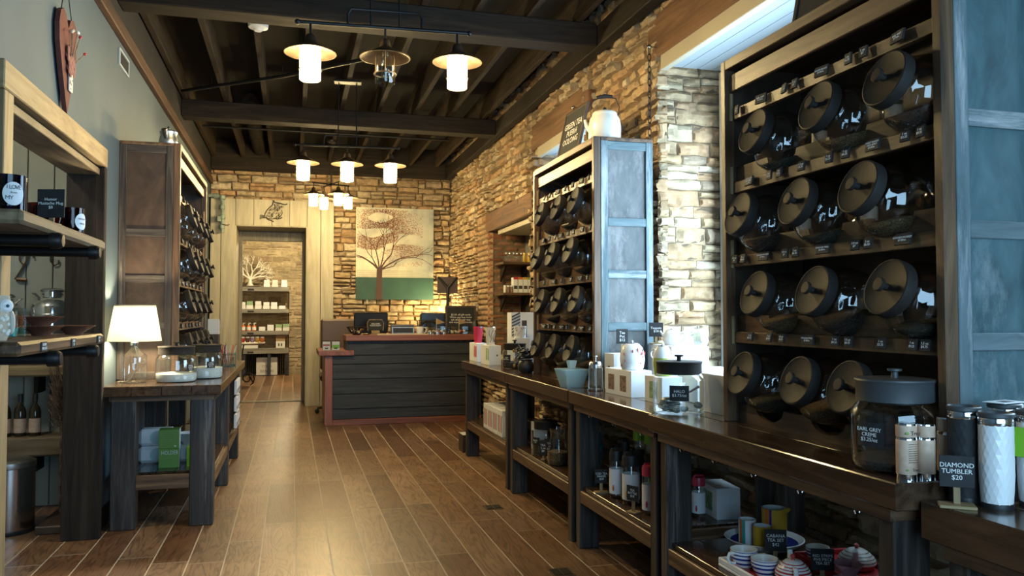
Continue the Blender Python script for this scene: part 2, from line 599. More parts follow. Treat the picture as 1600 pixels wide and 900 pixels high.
# floor: wood-look planks laid along the room, pale grout between them
mb = MB()
w, L, g = 0.188, 1.22, 0.0036
x = -2.6
while x < 3.0:
    y = -1.4 - rng.random() * L
    while y < 18.6:
        y0, y1 = max(y, -1.4), min(y + L, 18.6)
        if y1 - y0 > 0.05:
            t = rng.choice([(0.180, 0.094, 0.048), (0.215, 0.118, 0.062), (0.125, 0.060, 0.029), (0.190, 0.110, 0.062), (0.25, 0.148, 0.085)])
            k = 0.8 + 0.4 * rng.random()
            mb.add([(x + g, y0 + g, 0), (x + w - g, y0 + g, 0), (x + w - g, y1 - g, 0), (x + g, y1 - g, 0)], [(0, 1, 2, 3)], 0, None, [c * k for c in t])
        y += L
    x += w
mb.box(-2.6, -1.4, -0.08, 3.0, 18.6, -0.0008, 0, mi=1)


def floor_material():
    m, nt, b = new_mat('wood_look_floor_tile')
    L_ = nt.links.new
    at = node(nt, 'ShaderNodeAttribute', attribute_name='Col')
    tc = node(nt, 'ShaderNodeTexCoord')
    ad = node(nt, 'ShaderNodeVectorMath', operation='MULTIPLY_ADD')
    ad.inputs[1].default_value = (90, 70, 50)
    L_(at.outputs['Color'], ad.inputs[0])
    L_(tc.outputs['Object'], ad.inputs[2])
    mp = node(nt, 'ShaderNodeMapping')
    mp.inputs['Scale'].default_value = (13, 1.7, 1)
    L_(ad.outputs[0], mp.inputs['Vector'])
    n1 = node(nt, 'ShaderNodeTexNoise', i_Scale=0.8, i_Detail=3.0, i_Distortion=0.6)
    L_(mp.outputs[0], n1.inputs['Vector'])
    wv = node(nt, 'ShaderNodeMath', operation='MULTIPLY', n_1=9.0)
    L_(n1.outputs[0], wv.inputs[0])
    fr = node(nt, 'ShaderNodeMath', operation='PINGPONG', n_1=0.5)
    L_(wv.outputs[0], fr.inputs[0])
    rp = node(nt, 'ShaderNodeValToRGB')
    rp.color_ramp.elements[0].position, rp.color_ramp.elements[0].color = 0.0, (0.40, 0.36, 0.33, 1)
    rp.color_ramp.elements[1].position, rp.color_ramp.elements[1].color = 0.28, (1.08, 1.06, 1.03, 1)
    L_(fr.outputs[0], rp.inputs[0])
    n2 = node(nt, 'ShaderNodeTexNoise', i_Scale=3.0, i_Detail=8.0, i_Roughness=0.7)
    L_(tc.outputs['Object'], n2.inputs['Vector'])
    r2 = node(nt, 'ShaderNodeValToRGB')
    r2.color_ramp.elements[0].position, r2.color_ramp.elements[0].color = 0.3, (0.72, 0.70, 0.68, 1)
    r2.color_ramp.elements[1].position, r2.color_ramp.elements[1].color = 0.7, (1.18, 1.18, 1.18, 1)
    L_(n2.outputs[0], r2.inputs[0])
    m1 = node(nt, 'ShaderNodeMix', data_type='RGBA', blend_type='MULTIPLY')
    m1.inputs[0].default_value = 0.75
    L_(at.outputs['Color'], m1.inputs[6])
    L_(rp.outputs[0], m1.inputs[7])
    m2 = node(nt, 'ShaderNodeMix', data_type='RGBA', blend_type='MULTIPLY')
    m2.inputs[0].default_value = 1.0
    L_(m1.outputs[2], m2.inputs[6])
    L_(r2.outputs[0], m2.inputs[7])
    L_(m2.outputs[2], b.inputs['Base Color'])
    b.inputs['Roughness'].default_value = 0.36
    b.inputs['Specular IOR Level'].default_value = 0.45
    bp = node(nt, 'ShaderNodeBump', i_Strength=0.12, i_Distance=0.003)
    L_(fr.outputs[0], bp.inputs['Height'])
    L_(bp.outputs[0], b.inputs['Normal'])
    return m


struct('floor', mb, [floor_material(), M['grout']], smooth=0)

STONES = [(0.50, 0.39, 0.25), (0.55, 0.44, 0.29), (0.46, 0.33, 0.19), (0.48, 0.35, 0.21), (0.58, 0.48, 0.34), (0.42, 0.28, 0.16), (0.54, 0.38, 0.22), (0.37, 0.28, 0.19), (0.50, 0.32, 0.18)]
BRICKS = [(0.30, 0.13, 0.07), (0.36, 0.17, 0.095), (0.26, 0.11, 0.06), (0.40, 0.21, 0.12), (0.33, 0.18, 0.12)]


def one_stone(mb, f, a, b, c, d, prot, col, rough, sink=0.045):
    nx = max(2, int((b - a) / 0.038))
    ny = 4 if d - c > 0.085 else (3 if d - c > 0.05 else 2)
    us = [a] + [a + 0.011 + (b - a - 0.022) * k / nx for k in range(nx + 1)] + [b]
    e = min(0.011, (d - c) * 0.2)
    ws = [c] + [c + e + (d - c - 2 * e) * k / ny for k in range(ny + 1)] + [d]
    sd = rng.random() * 100
    vs = []
    for j, v_ in enumerate(ws):
        for i, u in enumerate(us):
            edge = i in (0, nx + 2) or j in (0, ny + 2)
            q = Vector((u * 9, v_ * 14, sd))
            du = 0.012 * rough * noise.noise(q)
            dv = 0.014 * rough * noise.noise(q + Vector((31, 7, 3)))
            if edge:
                p = -sink
            else:
                p = prot + rough * (0.024 * noise.noise(q * 1.7 + Vector((5, 9, 1))) + 0.012 * noise.noise(q * 5.1 + Vector((2, 4, 8))))
                if i in (1, nx + 1) or j in (1, ny + 1):
                    p -= 0.009
            vs.append(f(u + du, v_ + dv, p))
    W = nx + 3
    fs = [(j * W + i, j * W + i + 1, (j + 1) * W + i + 1, (j + 1) * W + i) for j in range(ny + 2) for i in range(nx + 2)]
    mb.add(vs, fs, 0, None, col)


def stones(mb, f, u0, u1, v0, v1, h=(0.035, 0.115), l=(0.10, 0.36), gap=0.0045, prot=0.030, pal=STONES, rough=1.0, bond=False, sink=0.045):
    v = v0
    row = 0
    while v < v1 - 0.012:
        hh = h[0] + (h[1] - h[0]) * rng.random() ** 1.3
        if v1 - (v + hh) < h[0] * 0.7:
            hh = v1 - v
        u = u0 - ((l[1] * 0.5 * (row % 2)) if bond else rng.random() * l[1])
        while u < u1:
            ll = l[0] + (l[1] - l[0]) * rng.random()
            a, b = max(u, u0), min(u + ll, u1)
            if b - a > 0.035:
                halves = [(v, v + hh)]
                if not bond and hh > 0.095 and rng.random() < 0.35:
                    s = v + hh * (0.4 + 0.2 * rng.random())
                    halves = [(v, s), (s, v + hh)]
                for c, d in halves:
                    k = 0.82 + 0.32 * rng.random()
                    col = [x_ * k for x_ in rng.choice(pal)]
                    pr = prot * (rng.random() * 2 - 0.6) if not bond else 0.004 * rng.random()
                    one_stone(mb, f, a + gap, b - gap, c + gap * 0.8, d - gap * 0.8, pr, col, rough, sink)
            u += ll
        v += hh
        row += 1


# right wall of ledge stone with two deep window openings and a niche
XW = XR + 0.012                     # mean face of the stones
W1 = (1.45, 4.82, 0.86, 3.06)       # window opening y0 y1 z0 z1
W2 = (6.25, 7.58, 1.05, 3.00)
NI = (7.86, 9.60, 0.86, 2.37)
DEEP = 2.86
mb = MB()
fR = lambda u, v, p: (XW - p, u, v)
Z1 = 3.84
for u0, u1, v0, v1 in ((-1.2, W1[0], 0, Z1), (W1[0], W1[1], 0, W1[2]), (W1[0], W1[1], 3.36, Z1), (W1[1], W2[0], 0, Z1),
                       (W2[0], W2[1], 0, W2[2]), (W2[0], W2[1], 3.26, Z1), (W2[1], NI[0], 0, Z1), (NI[0], NI[1], 0, NI[2]), (NI[0], NI[1], 2.60, Z1),
                       (9.60, 10.30, 2.62, Z1), (10.30, 12.10, 0, Z1)):
    stones(mb, fR, u0, u1, v0, v1)
# reveals of the openings
stones(mb, lambda u, v, p: (u, W1[1] + 0.012 - p, v), XR - 0.005, DEEP, W1[2], W1[3], h=(0.05, 0.12), l=(0.12, 0.36), rough=0.9, sink=0.016, gap=0.003, prot=0.012)
stones(mb, lambda u, v, p: (u, W1[0] - 0.012 + p, v), XR - 0.005, DEEP, W1[2], W1[3])
stones(mb, lambda u, v, p: (u, W2[1] + 0.012 - p, v), XR - 0.005, DEEP, W2[2], W2[3])
stones(mb, lambda u, v, p: (u, W2[0] - 0.012 + p, v), XR - 0.005, DEEP, W2[2], W2[3])
stones(mb, lambda u, v, p: (u, NI[0] - 0.012 + p, v), XR - 0.005, DEEP, NI[2], NI[3])
struct('wall_right', mb, [M['stone']], smooth=22)
# mortar core of that wall, with the openings left out
mb = MB()
B0, B1 = XW + 0.028, DEEP + 0.02
for u0, u1, v0, v1 in ((-1.2, W1[0] - 0.03, 0, 3.9), (W1[0] - 0.03, W1[1] + 0.03, 0, W1[2] - 0.01), (W1[0] - 0.03, W1[1] + 0.03, 3.1, 3.9), (W1[1] + 0.03, W2[0] - 0.03, 0, 3.9),
                       (W2[0] - 0.03, W2[1] + 0.03, 0, W2[2] - 0.01), (W2[0] - 0.03, W2[1] + 0.03, 3.05, 3.9), (W2[1] + 0.03, NI[0] - 0.03, 0, 3.9),
                       (NI[0] - 0.03, NI[1] + 0.02, 0, NI[2] - 0.01), (NI[0] - 0.03, NI[1] + 0.02, 2.45, 3.9), (NI[1] + 0.02, 12.9, 0, 3.9)):
    mb.box(B0, u0, v0, B1, u1, v1, 0)
o = struct('wall_right_core', mb, M['mortar'], smooth=0)

# brick jamb of the niche and the brick strip beside it
mb = MB()
stones(mb, lambda u, v, p: (XW - p, u, v), 9.60, 10.30, 0, 2.62, h=(0.068, 0.072), l=(0.2, 0.22), gap=0.005, pal=[(0.42, 0.27, 0.15), (0.47, 0.31, 0.18), (0.38, 0.22, 0.12), (0.45, 0.33, 0.2)], rough=0.35, bond=True)
stones(mb, lambda u, v, p: (u, 9.612 - p, v), XR - 0.005, DEEP, NI[2], NI[3], h=(0.068, 0.072), l=(0.2, 0.22), gap=0.005, pal=BRICKS, rough=0.35, bond=True)
struct('wall_right_brick', mb, [M['brick']], smooth=60)
mb = MB()
mb.box(DEEP - 0.03, NI[0] - 0.03, NI[2] - 0.02, DEEP + 0.03, NI[1] + 0.03, 2.46, 0)
struct('wall_right_niche_back', mb, M['side_wall'], smooth=0)
mb = MB()
mb.box(XR + 0.06, NI[0] + 0.01, 2.31, DEEP - 0.03, NI[1] - 0.22, 2.37, 0.004)
struct('trim_1', mb, M['beige_trim'])

# timber lintels with old bolt holes
def lintel(name, y0, y1, z0, z1, holes):
    m_ = MB()
    m_.box(XR - 0.012, y0, z0, XR + 0.14, y1, z1, 0.012)
    for hy, hz in holes:
        m_.ball((XR - 0.011, hy, hz), 0.024, 1, 10, 0.3, 1, 1.3)
    o_ = struct(name, m_, [M['lintel_y'], M['black']])
    return o_


lintel('lintel_beam', 7.74, 9.72, 2.372, 2.60, ((9.4, 2.53), (8.9, 2.50), (8.25, 2.56), (8.0, 2.44)))
lintel('lintel_beam', 6.10, 7.75, 3.005, 3.26, ())
lintel('lintel_beam', 1.2, 4.98, 3.07, 3.36, ())
# pale boarded soffits and trim in the window heads
for k, (y0, y1, z) in enumerate(((W1[0], W1[1] - 0.02, 3.02), (W2[0], W2[1] - 0.02, 2.96))):
    m_ = MB()
    n = 4
    for q in range(n):
        a = XR + 0.05 + (DEEP - XR - 0.06) * q / n
        m_.box(a, y0, z - 0.02, a + (DEEP - XR - 0.06) / n - 0.003, y1, z + 0.04, 0.002)
    o_ = struct('trim_%d' % (k + 2), m_, M['white_board'])
    m_ = MB()
    m_.box(XR - 0.002, y0, z - 0.05, XR + 0.048, y1, z + 0.05, 0.004)
    struct('trim_%d' % (k + 4), m_, M['beige_trim'])


def window(name, y0, y1, z0, z1, cols, rows):
    f = MB()
    X = DEEP - 0.02
    f.box(X - 0.05, y0, z0, X + 0.02, y0 + 0.06, z1, 0.004)
    f.box(X - 0.05, y1 - 0.06, z0, X + 0.02, y1, z1, 0.004)
    f.box(X - 0.05, y0 + 0.06, z0, X + 0.02, y1 - 0.06, z0 + 0.07, 0.004)
    f.box(X - 0.05, y0 + 0.06, z1 - 0.07, X + 0.02, y1 - 0.06, z1, 0.004)
    for c in range(1, cols):
        yy = y0 + (y1 - y0) * c / cols
        f.box(X - 0.03, yy - 0.015, z0 + 0.07, X + 0.01, yy + 0.015, z1 - 0.07, 0.003)
    for r_ in range(1, rows):
        zz = z0 + (z1 - z0) * r_ / rows
        f.box(X - 0.028, y0 + 0.06, zz - 0.015, X + 0.008, y1 - 0.06, zz + 0.015, 0.003)
    fr = struct(name, f, M['white_board'])
    gl = MB()
    gl.box(X - 0.012, y0 + 0.05, z0 + 0.06, X - 0.008, y1 - 0.05, z1 - 0.06, 0)
    put('pane', gl, M['pane'], fr, 0)
    sl = MB()
    sl.box(XR + 0.03, y0, z0 - 0.035, X - 0.05, y1, z0 - 0.002, 0.004)
    put('window_sill', sl, M['white_board'], fr)


window('window_1', W1[0] + 0.01, W1[1] - 0.01, W1[2] + 0.04, W1[3] - 0.07, 4, 3)
window('window_2', W2[0] + 0.01, W2[1] - 0.01, W2[2] + 0.04, W2[3] - 0.07, 2, 3)

# back wall: stone, with the doorway to the next room left open
mb = MB()
fB = lambda u, v, p: (u, YB + 0.012 - p, v)
stones(mb, fB, 0.55, XR + 0.01, 0, 3.60, h=(0.055, 0.13))
stones(mb, fB, XL, 0.55, 2.97, 3.60, h=(0.07, 0.13), l=(0.14, 0.4))
struct('wall_back', mb, [M['stone']], smooth=22)
DX0, DX1, DZ = -0.79, 0.205, 2.62
mb = MB()
mb.box(XL - 0.4, YB + 0.06, 0, DX0 - 0.01, 12.8, 3.9, 0)
mb.box(DX1 + 0.01, YB + 0.06, 0, 3.0, 12.8, 3.9, 0)
mb.box(DX0 - 0.01, YB + 0.06, DZ + 0.01, DX1 + 0.01, 12.8, 3.9, 0)
struct('wall_back_core', mb, M['mortar'], smooth=0)
# cream boards over the left part of the back wall
mb = MB()
seams = [XL, -1.02, DX0]
for a, b in ((XL + 0.02, -0.985), (-0.985, DX0)):
    mb.box(a + 0.003, 12.02, 0, b - 0.003, YB + 0.02, 3.0, 0.004)
n = 4
for k in range(n):
    a = DX0 + (DX1 - DX0) * k / n
    b = DX0 + (DX1 - DX0) * (k + 1) / n
    mb.box(a + 0.002, 12.02, DZ, b - 0.002, YB + 0.02, 3.0, 0.004)
for a, b in ((DX1, 0.40), (0.40, 0.59)):
    mb.box(a + 0.003, 12.02, 0, b - 0.003, YB + 0.02, 3.0, 0.004)
struct('wall_back_boards', mb, M['cream_board_z'])
# lining of the deep doorway
fr = MB()
fr.box(DX0 - 0.02, 12.03, 0, DX0 + 0.012, 12.8, DZ, 0.003)
fr.box(DX1 - 0.012, 12.03, 0, DX1 + 0.02, 12.8, DZ, 0.003)
fr.box(DX0 + 0.012, 12.03, DZ - 0.012, DX1 - 0.012, 12.8, DZ + 0.02, 0.003)
dr = struct('door_1', fr, M['cream_board_z'])
fr = MB()
for x0, x1, z0, z1 in ((DX0 + 0.012, DX0 + 0.06, 0, DZ - 0.012), (DX1 - 0.06, DX1 - 0.012, 0, DZ - 0.012), (DX0 + 0.06, DX1 - 0.06, 2.46, DZ - 0.012)):
    fr.box(x0, 12.70, z0, x1, 12.80, z1, 0.004)
put('door_frame', fr, M['grey_wood_z'], dr)
th = MB()
th.box(DX0, 12.72, 0.001, DX1, 12.86, 0.012, 0.004)
struct('trim_6', th, M['grey_wood_x'])

# left wall: blue grey plaster with a timber-cased opening into a side room
OY0, OY1, OZ = 3.62, 5.32, 2.22
XT = XL - 0.15
mb = MB()
mb.box(XT, -1.2, 0, XL, OY0, 3.9, 0)
mb.box(XT, OY1, 0, XL, 12.2, 3.9, 0)
mb.box(XT, OY0, OZ, XL, OY1, 3.9, 0)
struct('wall_left', mb, M['plaster'], smooth=0)
jm = MB()
jm.box(XT - 0.01, OY1 - 0.025, 0, XL + 0.005, OY1 + 0.01, OZ, 0.003)
jm.box(XT - 0.01, OY0 - 0.01, 0, XL + 0.005, OY0 + 0.025, OZ, 0.003)
jd = struct('door_2', jm, M['beam_z'])
so = MB()
so.box(XT - 0.01, OY0 + 0.025, OZ - 0.03, XL + 0.02, OY1 - 0.025, OZ + 0.01, 0.003)
put('head_lining', so, M['rustic_y'], jd)
put('casing', MB().box(XL, OY1 - 0.025, 0, XL + 0.05, OY1 + 0.035, OZ + 0.02, 0.004), M['beam_z'], jd)
put('casing', MB().box(XL, OY0 - 0.08, 0, XL + 0.05, OY0 + 0.03, OZ + 0.02, 0.004), M['pine_z'], jd)
cs = MB()
cs.box(XL, OY0 - 0.10, OZ + 0.02, XL + 0.055, OY1 + 0.02, OZ + 0.135, 0.005)
put('head_casing', cs, M['pine_y'], jd)
# cornice timbers of both long walls and the back, with dark boards added above
mb = MB()
mb.box(XL, -1.2, 3.21, XL + 0.045, 12.1, 3.30, 0.006)
struct('trim_7', mb, M['trim_y'])
mb = MB()
mb.box(XL, -1.2, 3.302, XL + 0.02, 12.1, 3.85, 0)  # added dark board, keeps the strip above the cornice dark
struct('trim_10', mb, M['deck'], smooth=0)
mb = MB()
mb.box(XR - 0.10, -1.2, 3.41, XR - 0.005, 12.08, 3.58, 0.006)
struct('trim_8', mb, M['beam_y'])
mb = MB()
mb.box(XL + 0.025, 11.98, 3.41, XR - 0.10, 12.10, 3.85, 0.006)  # beam carried up as an added dark board, hides the lit stone strip
struct('trim_9', mb, M['beam_x'])
mb = MB()
mb.box(XL, OY1 + 0.04, 0, XL + 0.018, 11.9, 0.12, 0.003)
struct('baseboard_left', mb, M['beam_y'])

# ceiling deck, joists and main beams
mb = MB()
mb.box(-2.9, -1.3, 3.85, 3.1, 12.6, 3.92, 0)
struct('ceiling', mb, M['deck'], smooth=0)
jme = None
for k in range(-3, 6):
    xx = 0.11 + 0.4 * k
    if jme is None:
        j = MB()
        j.box(-0.024, -1.2, 3.59, 0.024, 11.97, 3.85, 0.003)
        jme = j.mesh('ceiling_joist', M['joist_y'])
    o = put('ceiling_joist', jme, None)
    o.location.x = xx
    o['kind'] = 'structure'
for y0 in (2.50, 5.68, 8.85):
    b_ = MB()
    b_.box(XL + 0.02, y0, 3.41, XR - 0.10, y0 + 0.21, 3.588, 0.008)
    struct('ceiling_beam', b_, M['beam_x'])
    k_ = MB()
    T = Matrix.Translation((XR - 0.10, y0 + 0.22, 3.42))
    k_.prism([(0, 0), (0, 0.10), (-0.42, 0.17), (-0.52, 0.165), (-0.30, 0.06)], 0, 0.05, T @ Matrix.Rotation(PI / 2, 4, 'X') @ Matrix.Translation((0, 0, -0.05)))
    struct('ceiling_bracket_beam', k_, M['beam_x'])

# front wall behind the viewpoint with its shop windows
mb = MB()
mb.box(XL, -1.35, 0, -0.5, -1.2, 3.9, 0)
mb.box(2.30, -1.35, 0, 2.9, -1.2, 3.9, 0)
mb.box(-0.5, -1.35, 0, 2.3, -1.2, 0.6, 0)
mb.box(-0.5, -1.35, 2.95, 2.3, -1.2, 3.9, 0)
struct('wall_front', mb, M['plaster'], smooth=0)
f = MB()
for a, b in ((-0.5, -0.43), (0.86, 0.94), (2.23, 2.3)):
    f.box(a, -1.31, 0.6, b, -1.24, 2.95, 0.004)
f.box(-0.43, -1.31, 0.6, 2.23, -1.24, 0.67, 0.004)
f.box(-0.43, -1.31, 2.88, 2.23, -1.24, 2.95, 0.004)
fr = struct('window_3', f, M['beam_z'])
gl = MB()
gl.box(-0.43, -1.285, 0.67, 2.23, -1.28, 2.88, 0)
put('pane', gl, M['pane'], fr, 0)

# side room seen through the left opening
mb = MB()
k = 0
x = -3.0
while x < XT - 0.01:
    mb.box(x + 0.003, 6.32, 0, min(x + 0.17, XT) - 0.003, 6.40, 3.4, 0.004)
    x += 0.17
mb.box(-3.1, 6.38, 0, XT, 6.45, 3.4, 0)
struct('wall_side_room_back', mb, M['side_wall'])
mb = MB()
mb.box(-3.1, 2.0, 0, -3.0, 6.32, 3.4, 0)
mb.box(-3.1, 1.95, 0, XT, 2.0, 3.4, 0)
struct('wall_side_room_left', mb, M['side_wall'], smooth=0)
mb = MB()
mb.box(-3.1, 1.95, 3.4, XT, 6.45, 3.45, 0)
struct('ceiling_side_room', mb, M['white_board'], smooth=0)

# next room seen through the back doorway
mb = MB()
stones(mb, lambda u, v, p: (u, 18.5 - p, v), -2.4, 1.3, 0, 3.3, h=(0.07, 0.16), l=(0.2, 0.55), gap=0.002, prot=0.008, pal=[(0.36, 0.28, 0.17), (0.42, 0.34, 0.22), (0.31, 0.23, 0.14), (0.45, 0.36, 0.22)], rough=0.6)
struct('wall_far_room_back', mb, [M['stone']], smooth=60)
mb = MB()
mb.box(-2.5, 18.505, 0, 1.4, 18.6, 3.4, 0)
mb.box(-2.5, 12.8, 0, -2.4, 18.5, 3.4, 0)
mb.box(1.3, 12.8, 0, 1.4, 18.5, 3.4, 0)
struct('wall_far_room_sides', mb, M['old_plaster'], smooth=0)
mb = MB()
mb.box(-2.5, 12.8, 3.35, 1.4, 18.6, 3.42, 0)
struct('ceiling_far_room', mb, M['white_board'], smooth=0)

# ------------------------------------------------------------------ display tables
def leg_mb(x, y, sx, sy, h, z0=0.0):
    m_ = MB()
    m_.box(x, y, z0, x + sx, y + sy, h, 0.005)
    return m_


def display_table(x0, x1, y0, y1, top, label, shelf_z=0.355, lx=0.12, ly=0.065, slab=0.075, rows=2, over=(0.035, 0.03), legmat='leg_z', group=None, hooks=0):
    """top slab, apron, legs in pairs, front and end rails and a lower shelf; x0 is the aisle side for tables on the right"""
    t = thing('display_table', label, 'table', ((x0 + x1) / 2, (y0 + y1) / 2, 0), 0, group)
    cx, cy = (x0 + x1) / 2, (y0 + y1) / 2
    X0, X1, Y0, Y1 = x0 - cx, x1 - cx, y0 - cy, y1 - cy
    m_ = MB()
    n = 4
    for k in range(n):
        a, b = X0 + (X1 - X0) * k / n, X0 + (X1 - X0) * (k + 1) / n
        m_.box(a + (0.0007 if k else 0), Y0, top - slab, b - (0.0007 if k < n - 1 else 0), Y1, top, 0.004)
    put('tabletop', m_, M['top'], t)
    ox, oy = over
    a0, a1, b0, b1 = X0 + ox - 0.012, X1 - ox + 0.012, Y0 + oy - 0.002, Y1 - oy + 0.002
    za = top - slab - 0.04
    for q in (a0, a1 - 0.012):
        put('apron', MB().box(q, b0, za, q + 0.012, b1, top - slab, 0.002), M['wood_y'], t)
    for q in (b0, b1 - 0.012):
        put('apron', MB().box(a0 + 0.012, q, za, a1 - 0.012, q + 0.012, top - slab, 0.002), M['wood_x'], t)
    ys = [Y0 + oy + (Y1 - Y0 - 2 * oy - ly) * k / (rows - 1) for k in range(rows)]
    for y in ys:
        for x in (X0 + ox, X1 - ox - lx):
            put('leg', leg_mb(x, y, lx, ly, top - slab), M[legmat], t)
    for k in range(hooks):
        y = Y0 + 0.22 + (Y1 - Y0 - 0.44) * k / max(1, hooks - 1)
        hx = X0 + ox + 0.03
        put('screw_hook', MB().tube([(hx, y, top - slab), (hx, y, top - slab - 0.045), (hx - 0.006, y, top - slab - 0.058), (hx - 0.018, y, top - slab - 0.058), (hx - 0.022, y, top - slab - 0.048)], 0.0028, 6), M['chrome'], t)
    m_ = MB()
    s0, s1 = ys[0] + ly, ys[-1]
    n = 5
    for k in range(n):
        a = X0 + ox + 0.02 + (X1 - X0 - 2 * ox - 0.04) * k / n
        b = X0 + ox + 0.02 + (X1 - X0 - 2 * ox - 0.04) * (k + 1) / n
        if rows == 2:
            m_.box(a + 0.001, s0, shelf_z - 0.022, b - 0.001, s1, shelf_z, 0.002)
        else:
            for q in range(rows - 1):
                m_.box(a + 0.001, ys[q] + ly, shelf_z - 0.022, b - 0.001, ys[q + 1], shelf_z, 0.002)
    put('lower_shelf', m_, M['top'], t)
    for xx in (X0 + ox + 0.002, X1 - ox - 0.022):
        m_ = MB()
        for q in range(rows - 1):
            m_.box(xx, ys[q] + ly, shelf_z - 0.092, xx + 0.020, ys[q + 1], shelf_z - 0.023, 0.003)
        put('shelf_rail', m_, M['wood_y'], t)
    for yy in (Y0 + oy + 0.004, Y1 - oy - 0.026):
        m_ = MB()
        m_.box(X0 + ox + lx, yy, shelf_z - 0.092, X1 - ox - lx, yy + 0.022, shelf_z - 0.002, 0.003)
        put('shelf_rail', m_, M['wood_x'], t)
    return t


BX0, BX1 = 1.57, 2.31
GT = 'dark wood display tables along the stone wall'
display_table(BX0, BX1, 5.905, 7.50, 0.90, 'dark wood display table holding red cup, boxes and black flowers, nearest the sales counter')
display_table(BX0, BX1, 4.455, 5.890, 0.90, 'dark wood display table with glass bowl and coffee press, with jars on its lower shelf')
display_table(BX0, BX1, 3.315, 4.440, 0.90, 'dark wood display table under the white teapots, with green-lidded bottles on its lower shelf', hooks=3)
display_table(1.545, BX1, 1.775, 3.300, 0.90, 'dark wood display table under the big jar cabinet, with striped cups on its lower shelf', over=(0.035, 0.05), hooks=5)
display_table(1.61, 2.31, 0.30, 1.765, 0.855, 'lower dark wood display table carrying the tumblers, at the edge of the photo', slab=0.10, over=(0.03, 0.06))
display_table(-1.125, -0.43, 5.37, 8.08, 0.90, 'dark wood display table on the left wall, carrying the lit lamp and two sugar jars', shelf_z=0.335, lx=0.145, ly=0.11, slab=0.062, rows=3, over=(0.045, 0.09))


# ------------------------------------------------------------------ jar cabinets
RAILS = (2.165, 1.855, 1.545, 1.228)
ROWZ = (2.05, 1.745, 1.43, 1.12)


def jar_cabinet(label, x, y, Lc, H, mirror, rows_y, side_colour, frame_colour, z=0.90):
    """front faces local -X; local y runs from 0 (end towards the viewpoint) to Lc"""
    D = 0.39
    if mirror:
        t = thing('jar_cabinet', label, 'cabinet', (x, y + Lc, z), PI)
    else:
        t = thing('jar_cabinet', label, 'cabinet', (x, y, z), 0)
    near = 0.0 if not mirror else Lc          # local y of the end that faces the viewpoint
    sgn = 1 if not mirror else -1
    Y = lambda d: near + sgn * d              # distance from the end that faces the viewpoint
    fm = M['wood_z']
    for e in (0, Lc - 0.034):
        put('face_stile', MB().box(0, e, 0, 0.045, e + 0.034, H, 0.003), M['wood_z'], t)
    m_ = MB()
    m_.box(0, 0.034, H - 0.042, 0.045, Lc - 0.034, H, 0.003)
    put('face_rail', m_, M['wood_y'], t)
    m_ = MB()
    m_.box(0.022, 0.034, H - 0.135, 0.04, Lc - 0.034, H - 0.062, 0.003)
    put('header_board', m_, M['wood_y'], t)
    m_ = MB()
    m_.box(0.045, 0.0, H - 0.022, D, Lc, H, 0.003)
    put('top_board', m_, M['wood_y'], t)
    m_ = MB()
    m_.box(D - 0.014, 0.02, 0.0, D - 0.002, Lc - 0.02, H - 0.022, 0)
    put('back_panel', m_, M['panel'], t)
    for d0 in (0, 1):
        e = 0.0 if d0 == 0 else Lc
        q = 1 if d0 == 0 else -1
        seen = abs(e - near) < 1e-6
        m_ = MB()
        m_.box(0.045, e + q * 0.013, 0, D - 0.002, e + q * 0.025, H - 0.022, 0)
        put('side_panel', m_, M[side_colour + '_z'] if (seen and side_colour != 'panel') else M['panel'], t)  # side colour only on the end facing the viewpoint, far end stays brown
        fz = M[frame_colour + '_z'] if seen else M['wood_z']
        fx = M[frame_colour + '_x'] if seen else M['wood_x']
        for x_ in (0.046, D - 0.046):
            put('side_stile', MB().box(x_, e, 0, x_ + 0.046, e + q * 0.013, H - 0.022, 0.002), fz, t)
        for z0 in (0.0, 0.345, 0.665, 0.985, H - 0.075):
            put('side_rail', MB().box(0.092, e + q * 0.001, z0, D - 0.046, e + q * 0.0128, z0 + 0.05, 0.002), fx, t)
    # tag rails and cradle boards notched for the jars
    for k, zr in enumerate(RAILS):
        zz = zr - z
        m_ = MB()
        m_.box(0.028, 0.034, zz, 0.052, Lc - 0.034, zz + 0.046, 0.002)
        put('tag_rail', m_, M['wood_y'], t)
        if k:
            cradle(t, Lc, zz + 0.046, zz + 0.115, rows_y[k - 1], M['wood_y'])
        for yy in (0.036, Lc - 0.050):
            put('rail_cleat', MB().box(0.016, yy, zz - 0.004, 0.0275, yy + 0.014, zz + 0.112, 0.001), M['pine_z'], t)
    cradle(t, Lc, 0.0, 0.075, rows_y[3], M['wood_y'])
    # sloping shelf boards behind the cradles
    for zc in [r_ - z for r_ in RAILS[1:]] + [-0.045]:
        m_ = MB()
        m_.add([(0.075, 0.03, zc + 0.046), (0.375, 0.03, zc + 0.046), (0.375, Lc - 0.03, zc + 0.046), (0.075, Lc - 0.03, zc + 0.046),
                (0.075, 0.03, zc + 0.056), (0.375, 0.03, zc + 0.056), (0.375, Lc - 0.03, zc + 0.056), (0.075, Lc - 0.03, zc + 0.056)],
               [(0, 1, 2, 3), (4, 5, 6, 7), (0, 1, 5, 4), (1, 2, 6, 5), (2, 3, 7, 6), (3, 0, 4, 7)])
        put('shelf_board', m_, M['panel'], t, 0)
    return t


